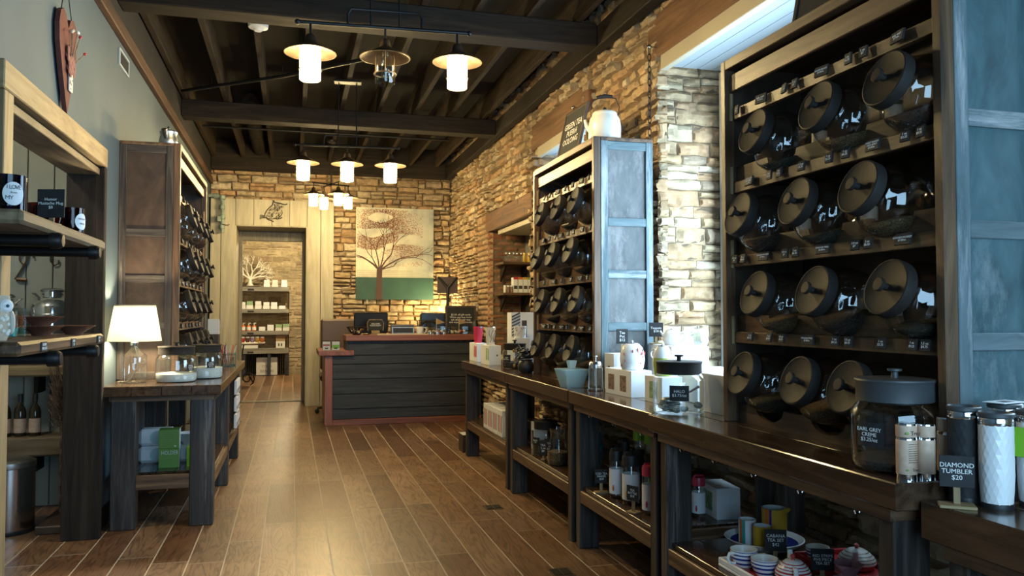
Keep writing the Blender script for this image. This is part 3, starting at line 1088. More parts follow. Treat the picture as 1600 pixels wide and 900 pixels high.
def cradle(t, Lc, z0, z1, ys, mat):
    out = [(0.034, z0), (Lc - 0.034, z0), (Lc - 0.034, z1)]
    for yc in sorted(ys, reverse=True):
        r_ = 0.095
        for q in range(9):
            a = q / 8 * PI
            yy = yc + r_ * math.cos(a)
            zz = z1 - 0.052 * math.sin(a)
            if 0.036 < yy < Lc - 0.036:
                out.append((yy, zz))
    out.append((0.034, z1))
    m_ = MB()
    T = Matrix(((0, 0, 1, 0), (1, 0, 0, 0), (0, 1, 0, 0), (0, 0, 0, 1)))
    m_.prism(out, 0.055, 0.074, T)
    put('cradle_board', m_, mat, t, 0)


TILT = R(-72)
JT = Matrix.Rotation(TILT, 4, 'Y') @ Matrix.Translation((0, 0, -0.238))
JPROF = [(0.0, 0.004), (0.062, 0.002), (0.085, 0.010), (0.108, 0.034), (0.117, 0.070), (0.119, 0.105), (0.114, 0.138), (0.099, 0.164), (0.084, 0.180), (0.081, 0.188), (0.081, 0.206)]
_jar = {}


def jar_parts(kind):
    if kind in _jar:
        return _jar[kind]
    g_ = MB().lathe(JPROF, 32, JT).mesh('glass_body', M['glass'], 60)
    l_ = MB().lathe([(0.0, 0.200), (0.085, 0.200), (0.088, 0.203), (0.088, 0.231), (0.086, 0.2365), (0.082, 0.238), (0.076, 0.2345), (0.0, 0.233)], 36, JT).mesh('lid', M['lid'], 40)
    k_ = MB().lathe([(0.0, 0.233), (0.011, 0.2335), (0.010, 0.252), (0.021, 0.254), (0.022, 0.262), (0.019, 0.265), (0.0, 0.2655)], 16, JT).mesh('knob', M['lid'], 40)
    inner = MB().lathe([(0.0, 0.008)] + [(r_ - 0.003, z_ + 0.003) for r_, z_ in JPROF[1:8]] + [(0.0, 0.168)], 24, JT)
    me = inner.mesh('tea_leaves', M[kind], 40)
    bm = bmesh.new()
    bm.from_mesh(me)
    lvl = {'tea_brown': -0.095, 'tea_green': -0.115, 'tea_gold': -0.105}[kind]
    r_ = bmesh.ops.bisect_plane(bm, geom=bm.verts[:] + bm.edges[:] + bm.faces[:], plane_co=(0.1, 0, lvl), plane_no=(-0.25, 0, 1), clear_outer=True)
    ed = [e for e in r_['geom_cut'] if isinstance(e, bmesh.types.BMEdge)]
    bmesh.ops.holes_fill(bm, edges=ed)
    bmesh.ops.recalc_face_normals(bm, faces=bm.faces)
    bm.to_mesh(me)
    bm.free()
    _jar[kind] = (g_, l_, k_, me)
    return _jar[kind]


def tilted_jar(label, loc, rz, kind, group):
    t = thing('tea_jar', label, 'jar', loc, rz, group)
    g_, l_, k_, te = jar_parts(kind)
    put('glass_body', g_, None, t)
    li = put('lid', l_, None, t)
    put('knob', k_, None, li)
    put('tea_leaves', te, None, t)
    return t


WALLSIDE = {'big': 'the big jar cabinet', 'mid': 'the kettle-topped cabinet', 'left': 'the lamp-side cabinet'}
ROWN = ('top', 'second', 'third', 'bottom')
KINDS = ('tea_brown', 'tea_green', 'tea_gold')


def fill(cab, x, rows, dz, rz, order):
    for k, ys in enumerate(rows):
        ys = sorted(ys, reverse=True)            # farthest from the viewpoint first
        names = order[len(ys)]
        for q, yy in enumerate(ys):
            kind = KINDS[(k * 2 + q + (1 if cab == 'big' else 0)) % 3]
            tilted_jar('black-lidded tilted jar, %s in the %s row of %s' % (names[q], ROWN[k], WALLSIDE[cab]),
                       (x, yy, ROWZ[k] + dz), rz, kind, 'tilted jars in ' + WALLSIDE[cab])


FARTHEST = {3: ('farthest back', 'middle one', 'nearest the front'), 4: ('farthest back', 'second from the back', 'third from the back', 'nearest the front')}
BIGROWS = ((2.665, 2.285, 1.965), (2.775, 2.41, 2.085), (2.665, 2.315, 1.97), (2.765, 2.41, 2.155))
jar_cabinet('dark wood cabinet of twelve tilted jars with worn blue side, biggest in the photo', 1.758, 1.82, 1.195, 1.52, False, [[y - 1.82 for y in r_] for r_ in BIGROWS], 'teal_wood', 'teal_frame')
fill('big', 1.685, BIGROWS, 0, 0, FARTHEST)
MIDROWS = ((5.385, 5.02, 4.68), (5.475, 5.14, 4.775), (5.385, 5.02, 4.67), (5.475, 5.13, 4.77))
jar_cabinet('tall jar cabinet with pale blue grey side, under the white kettle', 1.758, 4.50, 1.26, 1.53, False, [[y - 4.50 for y in r_] for r_ in MIDROWS], 'blue_grey_wood', 'teal_frame')
fill('mid', 1.685, MIDROWS, 0.012, 0, FARTHEST)
LEFTROWS = ((7.42, 7.0, 6.58, 6.18), (7.50, 7.09, 6.68, 6.27), (7.42, 7.0, 6.58, 6.18), (7.50, 7.09, 6.68, 6.27))
jar_cabinet('tall brown jar cabinet standing on the left table behind the lit lamp', -0.758, 5.95, 1.80, 1.64, True, [[7.75 - y for y in r_] for r_ in LEFTROWS], 'panel', 'leg')
fill('left', -0.692, LEFTROWS, 0.012, PI, FARTHEST)

# small chalk tags standing on the tag rails
ORD = ('first', 'second', 'third', 'fourth', 'fifth', 'sixth', 'seventh', 'eighth', 'ninth', 'tenth')
PRICES = ('2 oz\n$7', '1.5 oz\n$4.75', '2.0 oz\n$7', '1 oz\n$3.25', '2 oz\n$6.50', '1 oz\n$4.25')
NAMES = ('GOLDEN MONKEY\n$7.00/oz', 'EARL GREY\n$3.25/oz', 'SWEET MANGO\nWILD BERRY\n$3.25/oz', 'DRAGON WELL\n$5.00/oz', 'WHITE PEONY\n$4.00/oz', 'MINT TEA\n$3.00/oz')
_tags = {}


def rail_tag(label, loc, rz, wide, body, lean, group):
    t = thing('price_tag', label, 'price tag', loc, 0, group, rot=(lean[0], 0, rz + lean[1]))
    wd = 0.062 if wide else 0.034
    if wide not in _tags:
        _tags[wide] = MB().box(-wd / 2, -0.004, 0, wd / 2, 0.004, 0.036, 0.0008).mesh('board', M['slate'], 30)
    b = put('board', _tags[wide], None, t)
    lettering(body, 0.0088 if wide else 0.0108, M['chalk'], t, (0, -0.0046, 0.018))
    return t


def tags(cab, x, rows, rz):
    for k, ys in enumerate(rows):
        ys = sorted(ys, reverse=True)
        for q, (yy, wide) in enumerate(ys):
            body = NAMES[(q + k * 2) % 6] if wide else PRICES[(q * 2 + k) % 6]
            rail_tag('%s chalk tag, %s from the back on the %s rail of %s' % ('wide' if wide else 'small', ORD[q], ROWN[k], WALLSIDE[cab]),
                     (x, yy, RAILS[k] + 0.012), rz, wide, body, (R(rng.uniform(-14, -4)), R(rng.uniform(-9, 9))), 'chalk tags on ' + WALLSIDE[cab])


S, Wd = False, True
tags('big', 1.758 + 0.012, ([(2.91, S), (2.734, Wd), (2.585, S), (2.52, S), (2.364, Wd), (2.224, S), (2.152, S), (2.004, Wd)],
                             [(2.827, Wd), (2.683, S), (2.62, S), (2.484, S), (2.329, S), (2.246, S), (2.117, Wd), (1.978, S), (1.917, S)],
                             [(2.935, S), (2.876, S), (2.732, Wd), (2.588, S), (2.524, S), (2.369, Wd), (2.205, S), (2.144, S), (1.993, Wd)],
                             [(2.829, S), (2.70, S), (2.614, S), (2.458, Wd), (2.31, S), (2.243, S), (2.09, S), (1.96, S), (1.911, S)]), -PI / 2)
mid = []
for k in range(4):
    n = (7, 8, 6, 8)[k]
    mid.append([(4.60 + 1.06 * (q + 0.3 * rng.random()) / n, (q % 3 == 1)) for q in range(n)])
tags('mid', 1.758 + 0.012, mid, -PI / 2)
lft = []
for k in range(4):
    n = (7, 8, 7, 7)[k]
    lft.append([(6.05 + 1.55 * (q + 0.3 * rng.random()) / n, (q % 3 == 1)) for q in range(n)])
tags('left', -0.765 - 0.012, lft, PI / 2)


# bamboo-wrapped tea tins standing between the tilted jars
def tea_tin(label, loc, r=0.027, h=0.150, text=False):
    t = thing('tea_tin', label, 'tin', loc, 0.3, 'bamboo wrapped tea tins')
    put('body', MB().lathe([(0, 0), (r, 0), (r, h * 0.1), (r * 1.01, h * 0.11), (r * 1.01, h * 0.70), (r, h * 0.705), (r, h * 0.79), (r * 1.01, h * 0.795), (r * 1.01, h * 0.96), (r, h * 0.97), (r, h), (0, h)], 24,
                         segm=[1, 1, 1, 0, 1, 1, 1, 0, 1, 1, 1]), [M['bamboo'], M['chrome']], t)
    return t


for q, (yy, zz, lab) in enumerate(((2.50, 1.912, 'top row of the big jar cabinet, right of the farthest jar'), (2.125, 1.912, 'top row of the big jar cabinet, left of the nearest jar'),
                                   (2.245, 1.602, 'second row of the big jar cabinet, left of the nearest jar'), (1.90, 1.602, 'second row of the big jar cabinet, against the end post'),
                                   (2.14, 1.285, 'third row of the big jar cabinet, left of the nearest jar'), (2.60, 1.602, 'second row of the big jar cabinet, right of the farthest jar'))):
    tea_tin('bamboo tea tin, ' + lab, (1.862, yy, zz))


# ------------------------------------------------------------------ sales counter
t = thing('sales_counter', 'black planked sales counter with red wood frame and top, below the tree painting', 'counter', (1.3, 10.1, 0))
ox_, oy_ = 1.3, 10.1


def cbox(m_, x0, y0, z0, x1, y1, z1, b=0.004):
    return m_.box(x0 - ox_, y0 - oy_, z0, x1 - ox_, y1 - oy_, z1, b)


m_ = MB()
zb = [0.072, 0.195, 0.375, 0.555, 0.735, 0.842]
for a, b in zip(zb[:-1], zb[1:]):
    cbox(m_, 0.48, 9.86, a + 0.004, 2.32, 9.885, b - 0.004, 0.004)
cbox(m_, 0.665, 9.86, 0.845, 2.32, 9.885, 0.985, 0.004)
put('plank_front', m_, M['shiplap_x'], t)
m_ = MB()
cbox(m_, 0.45, 9.885, 0.01, 2.32, 9.91, 0.835, 0)
cbox(m_, 0.665, 9.885, 0.835, 2.32, 9.91, 1.017, 0)
cbox(m_, 0.64, 9.862, 0.905, 0.665, 10.40, 1.017, 0)
cbox(m_, 2.295, 9.91, 0.01, 2.32, 10.6, 1.017, 0)
put('carcass', m_, M['shiplap_z'], t)
m_ = MB()
cbox(m_, 0.385, 9.845, 0.0, 0.48, 9.90, 0.842, 0.005)
put('corner_post', m_, M['red_wood_z'], t)
m_ = MB()
cbox(m_, 0.385, 9.90, 0.07, 0.41, 10.62, 0.842, 0.003)
put('end_panel', m_, M['red_wood_z'], t)
m_ = MB()
cbox(m_, 0.48, 9.845, 0.0, 2.32, 9.90, 0.072, 0.005)
put('base_rail', m_, M['red_wood_x'], t)
m_ = MB()
cbox(m_, 0.31, 9.80, 0.843, 0.728, 10.66, 0.905, 0.005)
put('low_top', m_, M['red_wood_y'], t)
m_ = MB()
cbox(m_, 0.63, 9.80, 1.018, 2.325, 10.36, 1.087, 0.005)
put('high_top', m_, M['red_wood_x'], t)


# ------------------------------------------------------------------ lantern fixtures
_lan = {}


def lantern_meshes(sc):
    if sc in _lan:
        return _lan[sc]
    S_ = Matrix.Scale(sc, 4)
    sh = MB().lathe([(0.012, 0.115), (0.022, 0.112), (0.030, 0.095), (0.034, 0.070), (0.045, 0.058), (0.100, 0.030), (0.148, 0.006), (0.152, 0.0), (0.146, -0.001), (0.098, 0.022), (0.044, 0.048), (0.0, 0.052)], 36, S_).mesh('shade', M['bronze'], 50)
    gl = MB()
    n = 36
    gl.lathe([(0.060, 0.030), (0.060, -0.155), (0.057, -0.160), (0.0, -0.160)], n, S_)
    glm = gl.mesh('glass_cylinder', M['lantern_glass'], 50)
    glc = MB().lathe([(0.060, 0.030), (0.060, -0.155), (0.057, -0.160), (0.0, -0.160)], n, S_).mesh('glass_cylinder', M['lantern_clear'], 50)
    cg = MB()
    pts = [(0.066 * math.cos(2 * PI * k / 28), 0.066 * math.sin(2 * PI * k / 28), -0.098) for k in range(28)]
    cg.tube(pts, 0.004, 6, 0, S_, closed=True)
    for k in range(3):
        a = 2 * PI * k / 3 + 0.5
        cg.tube([(0.064 * math.cos(a), 0.064 * math.sin(a), 0.03), (0.066 * math.cos(a), 0.066 * math.sin(a), -0.098)], 0.0028, 6, 0, S_)
    cgm = cg.mesh('guard_ring', M['bronze'], 50)
    bu = MB().lathe([(0, 0.045), (0.018, 0.042), (0.018, 0.012), (0.012, 0.008)], 14, S_).mesh('socket', M['black'], 50)
    bl = MB().lathe([(0.0, 0.010), (0.012, 0.006), (0.022, -0.035), (0.027, -0.075), (0.022, -0.100), (0.0, -0.110)], 16, S_).mesh('bulb', M['bulb'], 60)
    bo = MB().lathe([(0.0, 0.010), (0.012, 0.006), (0.022, -0.035), (0.027, -0.075), (0.022, -0.100), (0.0, -0.110)], 16, S_).mesh('bulb', M['lantern_clear'], 60)
    _lan[sc] = (sh, glm, glc, cgm, bu, bl, bo)
    return _lan[sc]


def lantern(parent, x, y, z, sc=1.0, lit=True, rod=0.07):
    sh, glm, glc, cgm, so_, bl, bo = lantern_meshes(sc)
    s = put('lantern_shade', sh, None, parent, loc=(x, y, z))
    put('glass_cylinder', glm if lit else glc, None, s)
    put('guard_ring', cgm, None, s)
    put('socket', so_, None, s)
    put('bulb', bl if lit else bo, None, s)
    st = MB().tube([(0, 0, 0.110 * sc), (0, 0, 0.112 * sc + rod)], 0.007, 8)
    put('stem', st, M['black_metal'], s)


def bar_fixture(label, loc, rz, half, drop, top, lit):
    """a bar with three lanterns under it, hung from two rods; loc is the bar's centre"""
    t = thing('lantern_fixture', label, 'ceiling light', loc, rz)
    put('bar', MB().tube([(-half, 0, 0), (half, 0, 0)], 0.011, 10).ball((-half, 0, 0), 0.017).ball((half, 0, 0), 0.017), M['black_metal'], t)
    h = top - loc[2]
    put('yoke', MB().tube([(-0.22, 0, 0.0), (-0.22, 0, 0.07), (-0.20, 0, 0.10), (0.20, 0, 0.10), (0.22, 0, 0.07), (0.22, 0, 0.0)], 0.008, 8), M['black_metal'], t)
    for x in (-0.085, 0.085):
        put('rod', MB().tube([(x, 0, 0.0), (x, 0, h)], 0.006, 8), M['black_metal'], t)
    put('canopy', MB().box(-0.13, -0.055, h - 0.022, 0.13, 0.055, h, 0.006), M['black_metal'], t)
    for k, x in enumerate((-half + 0.075, 0.0, half - 0.075)):
        lantern(t, x, 0, -drop, 1.0, lit[k], drop - 0.112)
    return t


bar_fixture('three-lantern ceiling light with its middle lantern unlit, nearest of the hanging lights', (0.528, 4.78, 3.072), R(-4), 0.512, 0.185, 3.59, (True, False, True))
bar_fixture('three-lantern ceiling light on a bar with all lanterns lit, between the other hanging lights', (0.50, 7.75, 2.955), R(-5), 0.485, 0.175, 3.59, (True, True, True))
t = thing('lantern_fixture', 'small four-lantern ceiling light on crossed bars, farthest back over the sales counter', 'ceiling light', (0.475, 10.5, 3.02), R(20))
put('rod', MB().tube([(0, 0, 0), (0, 0, 0.57)], 0.007, 8), M['black_metal'], t)
put('canopy', MB().lathe([(0, 0.568), (0.06, 0.568), (0.055, 0.545), (0.012, 0.53), (0, 0.53)], 20), M['black_metal'], t)
for a in (0, PI / 2):
    c_, s_ = math.cos(a), math.sin(a)
    put('bar', MB().tube([(-0.25 * c_, -0.25 * s_, 0), (0.25 * c_, 0.25 * s_, 0)], 0.009, 8).ball((0, 0, 0), 0.02), M['black_metal'], t)
    for q in (-1, 1):
        lantern(t, 0.235 * c_ * q, 0.235 * s_ * q, -0.16, 0.86, True, 0.06)


# ------------------------------------------------------------------ generic small goods
def carton(name, label, cat, loc, sx, sy, sz, rz=0.0, mat='white', prints=(), group=None, b=0.0015):
    """a card box standing on its base; prints are (face, u0, u1, v0, v1, material): u and v run 0..1 over that face"""
    t = thing(name, label, cat, loc, rz, group)
    put('box_body', MB().box(-sx / 2, -sy / 2, 0, sx / 2, sy / 2, sz, b), M[mat], t)
    for face, u0, u1, v0, v1, mt in prints:
        m_ = MB()
        e = 0.0006
        if face == '-x':
            m_.box(-sx / 2 - e, sy / 2 - u1 * sy, v0 * sz, -sx / 2 + 0.0003, sy / 2 - u0 * sy, v1 * sz, 0)
        elif face == '-y':
            m_.box(-sx / 2 + u0 * sx, -sy / 2 - e, v0 * sz, -sx / 2 + u1 * sx, -sy / 2 + 0.0003, v1 * sz, 0)
        elif face == '+x':
            m_.box(sx / 2 - 0.0003, -sy / 2 + u0 * sy, v0 * sz, sx / 2 + e, -sy / 2 + u1 * sy, v1 * sz, 0)
        else:
            m_.box(-sx / 2 + u0 * sx, -sy / 2 + v0 * sy, sz - 0.0003, -sx / 2 + u1 * sx, -sy / 2 + v1 * sy, sz + e, 0)
        put('printed_panel', m_, M[mt], t, 0)
    return t


def price_sign(label, loc, rz, w_, h_, post, body, size, base=(0.075, 0.045), tilt=0.0):
    t = thing('price_sign', label, 'sign', loc, rz)
    put('base', MB().box(-base[0] / 2, -base[1] / 2, 0, base[0] / 2, base[1] / 2, 0.008, 0.0015), M['pine_x'], t)
    put('post', MB().box(-0.008, -0.004, 0.008, 0.008, 0.004, post + h_ * 0.5, 0.001), M['pine_z'], t)
    b = put('board', MB().box(-w_ / 2, -0.009, post, w_ / 2, -0.0042, post + h_, 0.0008), [M['slate']], t)
    b.rotation_euler = (0, tilt, 0)
    lettering(body, size, M['chalk'], b, (0, -0.0094, post + h_ / 2))
    return t


def sugar_jar(name, label, loc, r, h, lid_h, contents, level, lab=None, lab_az=0.0, lab_w=0.05, lid='lid', size=0.014, cat='jar', rz=0.0):
    """upright wide jar with a black lid; lab_az is the direction (degrees, 270 = towards the viewpoint) its label faces"""
    t = thing(name, label, cat, loc, rz)
    gh = h - lid_h
    prof = [(0, 0.003), (r * 0.90, 0.0), (r * 0.98, 0.008), (r, 0.025), (r, gh * 0.74), (r * 0.97, gh * 0.83), (r * 0.86, gh * 0.92), (r * 0.81, gh * 0.96), (r * 0.81, gh)]
    put('glass_body', MB().lathe(prof, 40), M['glass_thick'], t, 50)
    li = put('lid', MB().lathe([(0, gh - 0.012), (r * 0.80, gh - 0.012), (r * 0.87, gh - 0.008), (r * 0.87, h - 0.012), (r * 0.90, h - 0.006), (r * 0.89, h - 0.001), (r * 0.80, h), (0, h)], 40), M[lid], t, 40)
    put('knob', MB().lathe([(0, h), (0.010, h), (0.009, h + 0.018), (0.020, h + 0.021), (0.020, h + 0.027), (0, h + 0.028)], 20), M[lid], li, 40)
    if contents:
        put('contents', MB().lathe([(0, 0.006), (r * 0.90, 0.006), (r * 0.965, 0.02), (r * 0.965, level), (r * 0.5, level + 0.008), (0, level + 0.003)], 32), M[contents], t, 50)
    if lab:
        a = R(lab_az)
        lb = MB()
        n = 8
        half = lab_w / 2 / r
        hh = lab_w * 0.40
        zc = gh * 0.52
        vs, fs = [], []
        for k in range(n + 1):
            q = a - half + 2 * half * k / n
            for rr in (r + 0.0008, r + 0.002):
                for z_ in (zc - hh, zc + hh):
                    vs.append((rr * math.cos(q), rr * math.sin(q), z_))
        for k in range(n):
            o_ = k * 4
            fs += [(o_ + 2, o_ + 6, o_ + 7, o_ + 3), (o_, o_ + 1, o_ + 5, o_ + 4), (o_ + 1, o_ + 3, o_ + 7, o_ + 5), (o_, o_ + 4, o_ + 6, o_ + 2)]
        fs += [(0, 2, 3, 1), (4 * n, 4 * n + 1, 4 * n + 3, 4 * n + 2)]
        lbo = put('label', lb.add(vs, fs), M['slate'], t, 0)
        lettering(lab, size, M['chalk'], lbo, ((r + 0.003) * math.cos(a), (r + 0.003) * math.sin(a), zc), (PI / 2, 0, a + PI / 2))
    return t


# ------------------------------------------------------------------ goods on the dark tables at the right, far to near
for q, (xx, yy, lab) in enumerate(((1.715, 7.40, 'white mug box with red striped end, below the red cup'), (1.705, 6.88, 'white mug box with green printed end, below the patterned cup'))):
    carton('mug_box', lab, 'box', (xx, yy, 0.9), 0.105, 0.30, 0.172, 0.02,
           prints=(('-x', 0.60, 0.72, 0.25, 0.85, 'red' if q == 0 else 'print_green'), ('-x', 0.78, 0.92, 0.25, 0.85, 'red' if q == 0 else 'print_green'), ('-y', 0.62, 0.72, 0.45, 0.55, 'dark_print')), group='mug boxes on the far table')


def travel_cup(label, loc, r, h, mat, pattern=None):
    t = thing('travel_cup', label, 'cup', loc, 0.4)
    put('cup_body', MB().lathe([(0, 0.0), (r * 0.74, 0.0), (r * 0.76, 0.004), (r, h), (r * 0.95, h), (r * 0.72, 0.012), (0, 0.012)], 28), M[mat], t, 50)
    if pattern:
        m_ = MB()
        for k in range(5):
            a0 = 4.0 + 0.5 * k
            pts = []
            for s in range(9):
                f_ = s / 8
                z_ = h * (0.15 + 0.7 * f_)
                rr = r * (0.76 + 0.24 * z_ / h) + 0.001
                a = a0 + 0.25 * math.sin(f_ * 6 + k)
                pts.append((rr * math.cos(a), rr * math.sin(a), z_))
            m_.tube(pts, 0.0022, 5)
        put('drawn_pattern', m_, M[pattern], t)
    put('rim_clip', MB().box(-0.012, -r * 1.05, h - 0.018, 0.012, -r * 0.9, h + 0.003, 0.003), M['chrome'], t)
    return t


travel_cup('red ceramic travel cup standing on a white mug box', (1.715, 7.42, 1.072), 0.047, 0.155, 'red')
travel_cup('pale green travel cup with dark drawn pattern, on a white mug box', (1.700, 6.87, 1.072), 0.047, 0.155, 'cream', 'dark_print')
travel_cup('slate blue travel cup half hidden behind the patterned cup', (1.735, 6.985, 1.072), 0.040, 0.155, 'grey_lid')
t = carton('coffee_maker_box', 'tall white appliance box with striped and grey printed panels, behind the black-lidded jar', 'box', (1.955, 6.76, 0.9), 0.22, 0.22, 0.46, -0.1,
           prints=(('-y', 0.42, 0.62, 0.45, 0.85, 'dark_print'),))
m_ = MB()
for k in range(9):
    z_ = 0.20 + 0.027 * k
    m_.add([(-0.108, -0.1208, z_), (-0.035, -0.1208, z_ + 0.035), (-0.035, -0.1208, z_ + 0.047), (-0.108, -0.1208, z_ + 0.012)], [(0, 1, 2, 3)])
put('striped_print', m_, M['dark_print'], t, 0)
m_ = MB().lathe([(0, 0), (0.05, 0), (0.055, 0.1), (0.05, 0.1), (0.046, 0.006), (0, 0.006)], 20)
t = thing('cup', 'pale speckled cup standing on a small white box before the tall appliance box', 'cup', (1.875, 6.53, 1.145))
put('cup_body', m_, M['ceramic'], t)
m_ = MB()
for k in range(14):
    a, z_ = 3.6 + 0.17 * (k % 12), 0.02 + 0.07 * rng.random()
    m_.ball((0.0545 * math.cos(a), 0.0545 * math.sin(a), z_), 0.004, 0, 6)
put('speckles', m_, M['print'], t)['kind'] = 'stuff'
carton('product_box', 'small white box under the pale speckled cup', 'box', (1.875, 6.53, 0.9), 0.13, 0.11, 0.244, 0.05)
sugar_jar('tea_jar', 'upright glass jar with flat black lid, just left of the black flowers', (1.775, 6.34, 0.9), 0.105, 0.205, 0.042, 'tea_brown', 0.05, 'CHAI\n$3.75/oz', 215, 0.075)
# black flowers in a pot with gold-tipped stems
t = thing('flower_pot', 'black pot of black artificial flowers with gold tipped stems', 'flower pot', (1.715, 5.80, 0.9))
put('pot', MB().lathe([(0, 0), (0.045, 0), (0.062, 0.025), (0.066, 0.055), (0.055, 0.085), (0.048, 0.095), (0.052, 0.102), (0.042, 0.10), (0, 0.09)], 24), M['black'], t)
m_ = MB()
for k in range(26):
    a, e_ = rng.random() * 2 * PI, rng.random()
    c_ = (0.055 * math.cos(a) * (0.3 + e_), 0.055 * math.sin(a) * (0.3 + e_), 0.115 + 0.10 * rng.random())
    for p in range(5):
        b_ = 2 * PI * p / 5 + a
        m_.ball((c_[0] + 0.017 * math.cos(b_), c_[1] + 0.017 * math.sin(b_) * 0.8, c_[2] + 0.006 * math.sin(b_ * 2)), 0.014, 0, 8, 1, 1, 0.5)
put('blossoms', m_, M['black'], t)
for dx, dy, dz in ((-0.03, 0.30, 0.06), (-0.05, 0.24, 0.13), (-0.06, 0.17, 0.02)):
    m_ = MB().tube([(0, 0.02, 0.13), (dx * 0.5, dy * 0.5, dz + 0.08), (dx, dy * 0.75, dz + 0.03)], 0.004, 6)
    st = put('stem', m_, M['black'], t)
    put('gold_tip', MB().ball((dx, dy * 0.75, dz + 0.03), 0.011, 0, 10, 0.6, 2.2, 1.2), M['gold'], st)

# flared glass bowl with a glass knob lid
t = thing('glass_dish', 'square flared glass dish with blocky glass knob on its lid', 'dish', (1.655, 4.62, 0.9), 0.12)


def flared(m_, a0, a1, z0, z1, th):
    vs, fs = [], []
    for a, z_ in ((a0, z0), (a1, z1), (a1 - th, z1), (a0 - th, z0 + th)):
        vs += [(-a, -a, z_), (a, -a, z_), (a, a, z_), (-a, a, z_)]
    for r_ in range(3):
        for k in range(4):
            fs.append((r_ * 4 + k, r_ * 4 + (k + 1) % 4, r_ * 4 + 4 + (k + 1) % 4, r_ * 4 + 4 + k))
    fs += [(3, 2, 1, 0), (12, 13, 14, 15)]
    return m_.add(vs, fs)


put('dish_body', flared(MB(), 0.052, 0.078, 0, 0.105, 0.007), M['ice_glass'], t, 0)
li = put('lid', MB().box(-0.080, -0.080, 0.106, 0.080, 0.080, 0.113, 0.002), M['ice_glass'], t)
put('knob', flared(MB(), 0.016, 0.025, 0.113, 0.163, 0.02), M['ice_glass'], li, 0)

# coffee press
t = thing('coffee_press', 'small steel and glass coffee press with black handle', 'coffee press', (1.715, 4.37, 0.9), 0.5)
put('beaker', MB().lathe([(0, 0.018), (0.034, 0.016), (0.036, 0.022), (0.036, 0.140), (0.0345, 0.140), (0.0345, 0.024), (0, 0.022)], 28), M['glass_thick'], t, 50)
put('frame_band', MB().lathe([(0.0375, 0.132), (0.039, 0.134), (0.039, 0.152), (0.0375, 0.154)], 28), M['chrome'], t)
m_ = MB().lathe([(0, 0.004), (0.038, 0.004), (0.039, 0.010), (0.039, 0.018), (0, 0.018)], 28)
for k in range(4):
    a = PI / 4 + k * PI / 2
    m_.tube([(0.046 * math.cos(a), 0.046 * math.sin(a), 0.0), (0.041 * math.cos(a), 0.041 * math.sin(a), 0.02), (0.039 * math.cos(a), 0.039 * math.sin(a), 0.135)], 0.0028, 6)
put('stand', m_, M['chrome'], t)
li = put('lid', MB().lathe([(0.038, 0.152), (0.0385, 0.158), (0.030, 0.170), (0.010, 0.175), (0, 0.175)], 28), M['chrome'], t)
put('plunger', MB().lathe([(0, 0.172), (0.003, 0.172), (0.003, 0.196), (0.013, 0.198), (0.013, 0.204), (0, 0.207)], 16), M['chrome'], li)
put('handle', MB().tube([(0.040, 0, 0.142), (0.064, 0, 0.138), (0.072, 0, 0.110), (0.070, 0, 0.070), (0.060, 0, 0.040), (0.048, 0, 0.034)], [0.005, 0.0065, 0.0075, 0.0075, 0.006, 0.004], 10), M['black'], t)

# teapots and their boxes in the light of the window
carton('teapot_box', 'white teapot box with two brown printed pitchers, under the white teapot with red blossoms', 'box', (1.80, 4.10, 0.9), 0.125, 0.32, 0.143, 0.05,
       prints=(('-x', 0.12, 0.36, 0.18, 0.78, 'print'), ('-x', 0.58, 0.82, 0.18, 0.78, 'print')))
carton('teapot_box', 'small white upright box with a printed coffee press, left of the white teapot', 'box', (1.86, 4.40, 0.9), 0.10, 0.12, 0.215, 0.08, prints=(('-x', 0.38, 0.60, 0.45, 0.66, 'dark_print'),))
carton('teapot_box', 'white box with green printed pitcher, under the ring-handled teapot', 'box', (1.825, 3.715, 0.9), 0.115, 0.185, 0.132, 0.03, prints=(('-x', 0.28, 0.72, 0.15, 0.80, 'print_green'),))
carton('teapot_box', 'long white box at the back of the table under the window, behind the ring-handled teapot', 'box', (2.20, 4.33, 0.9), 0.22, 0.52, 0.265, -0.12)
carton('teapot_box', 'white box with red printed cups, behind the jar labelled HALO', 'box', (2.09, 3.72, 0.9), 0.24, 0.30, 0.165, -0.15, prints=(('-y', 0.10, 0.22, 0.2, 0.75, 'red'), ('-y', 0.28, 0.36, 0.2, 0.7, 'dark_print')))
carton('teapot_box', 'white box against the side of the big jar cabinet, under the teal teapot', 'box', (1.985, 3.25, 0.9), 0.30, 0.22, 0.175, 0.0)


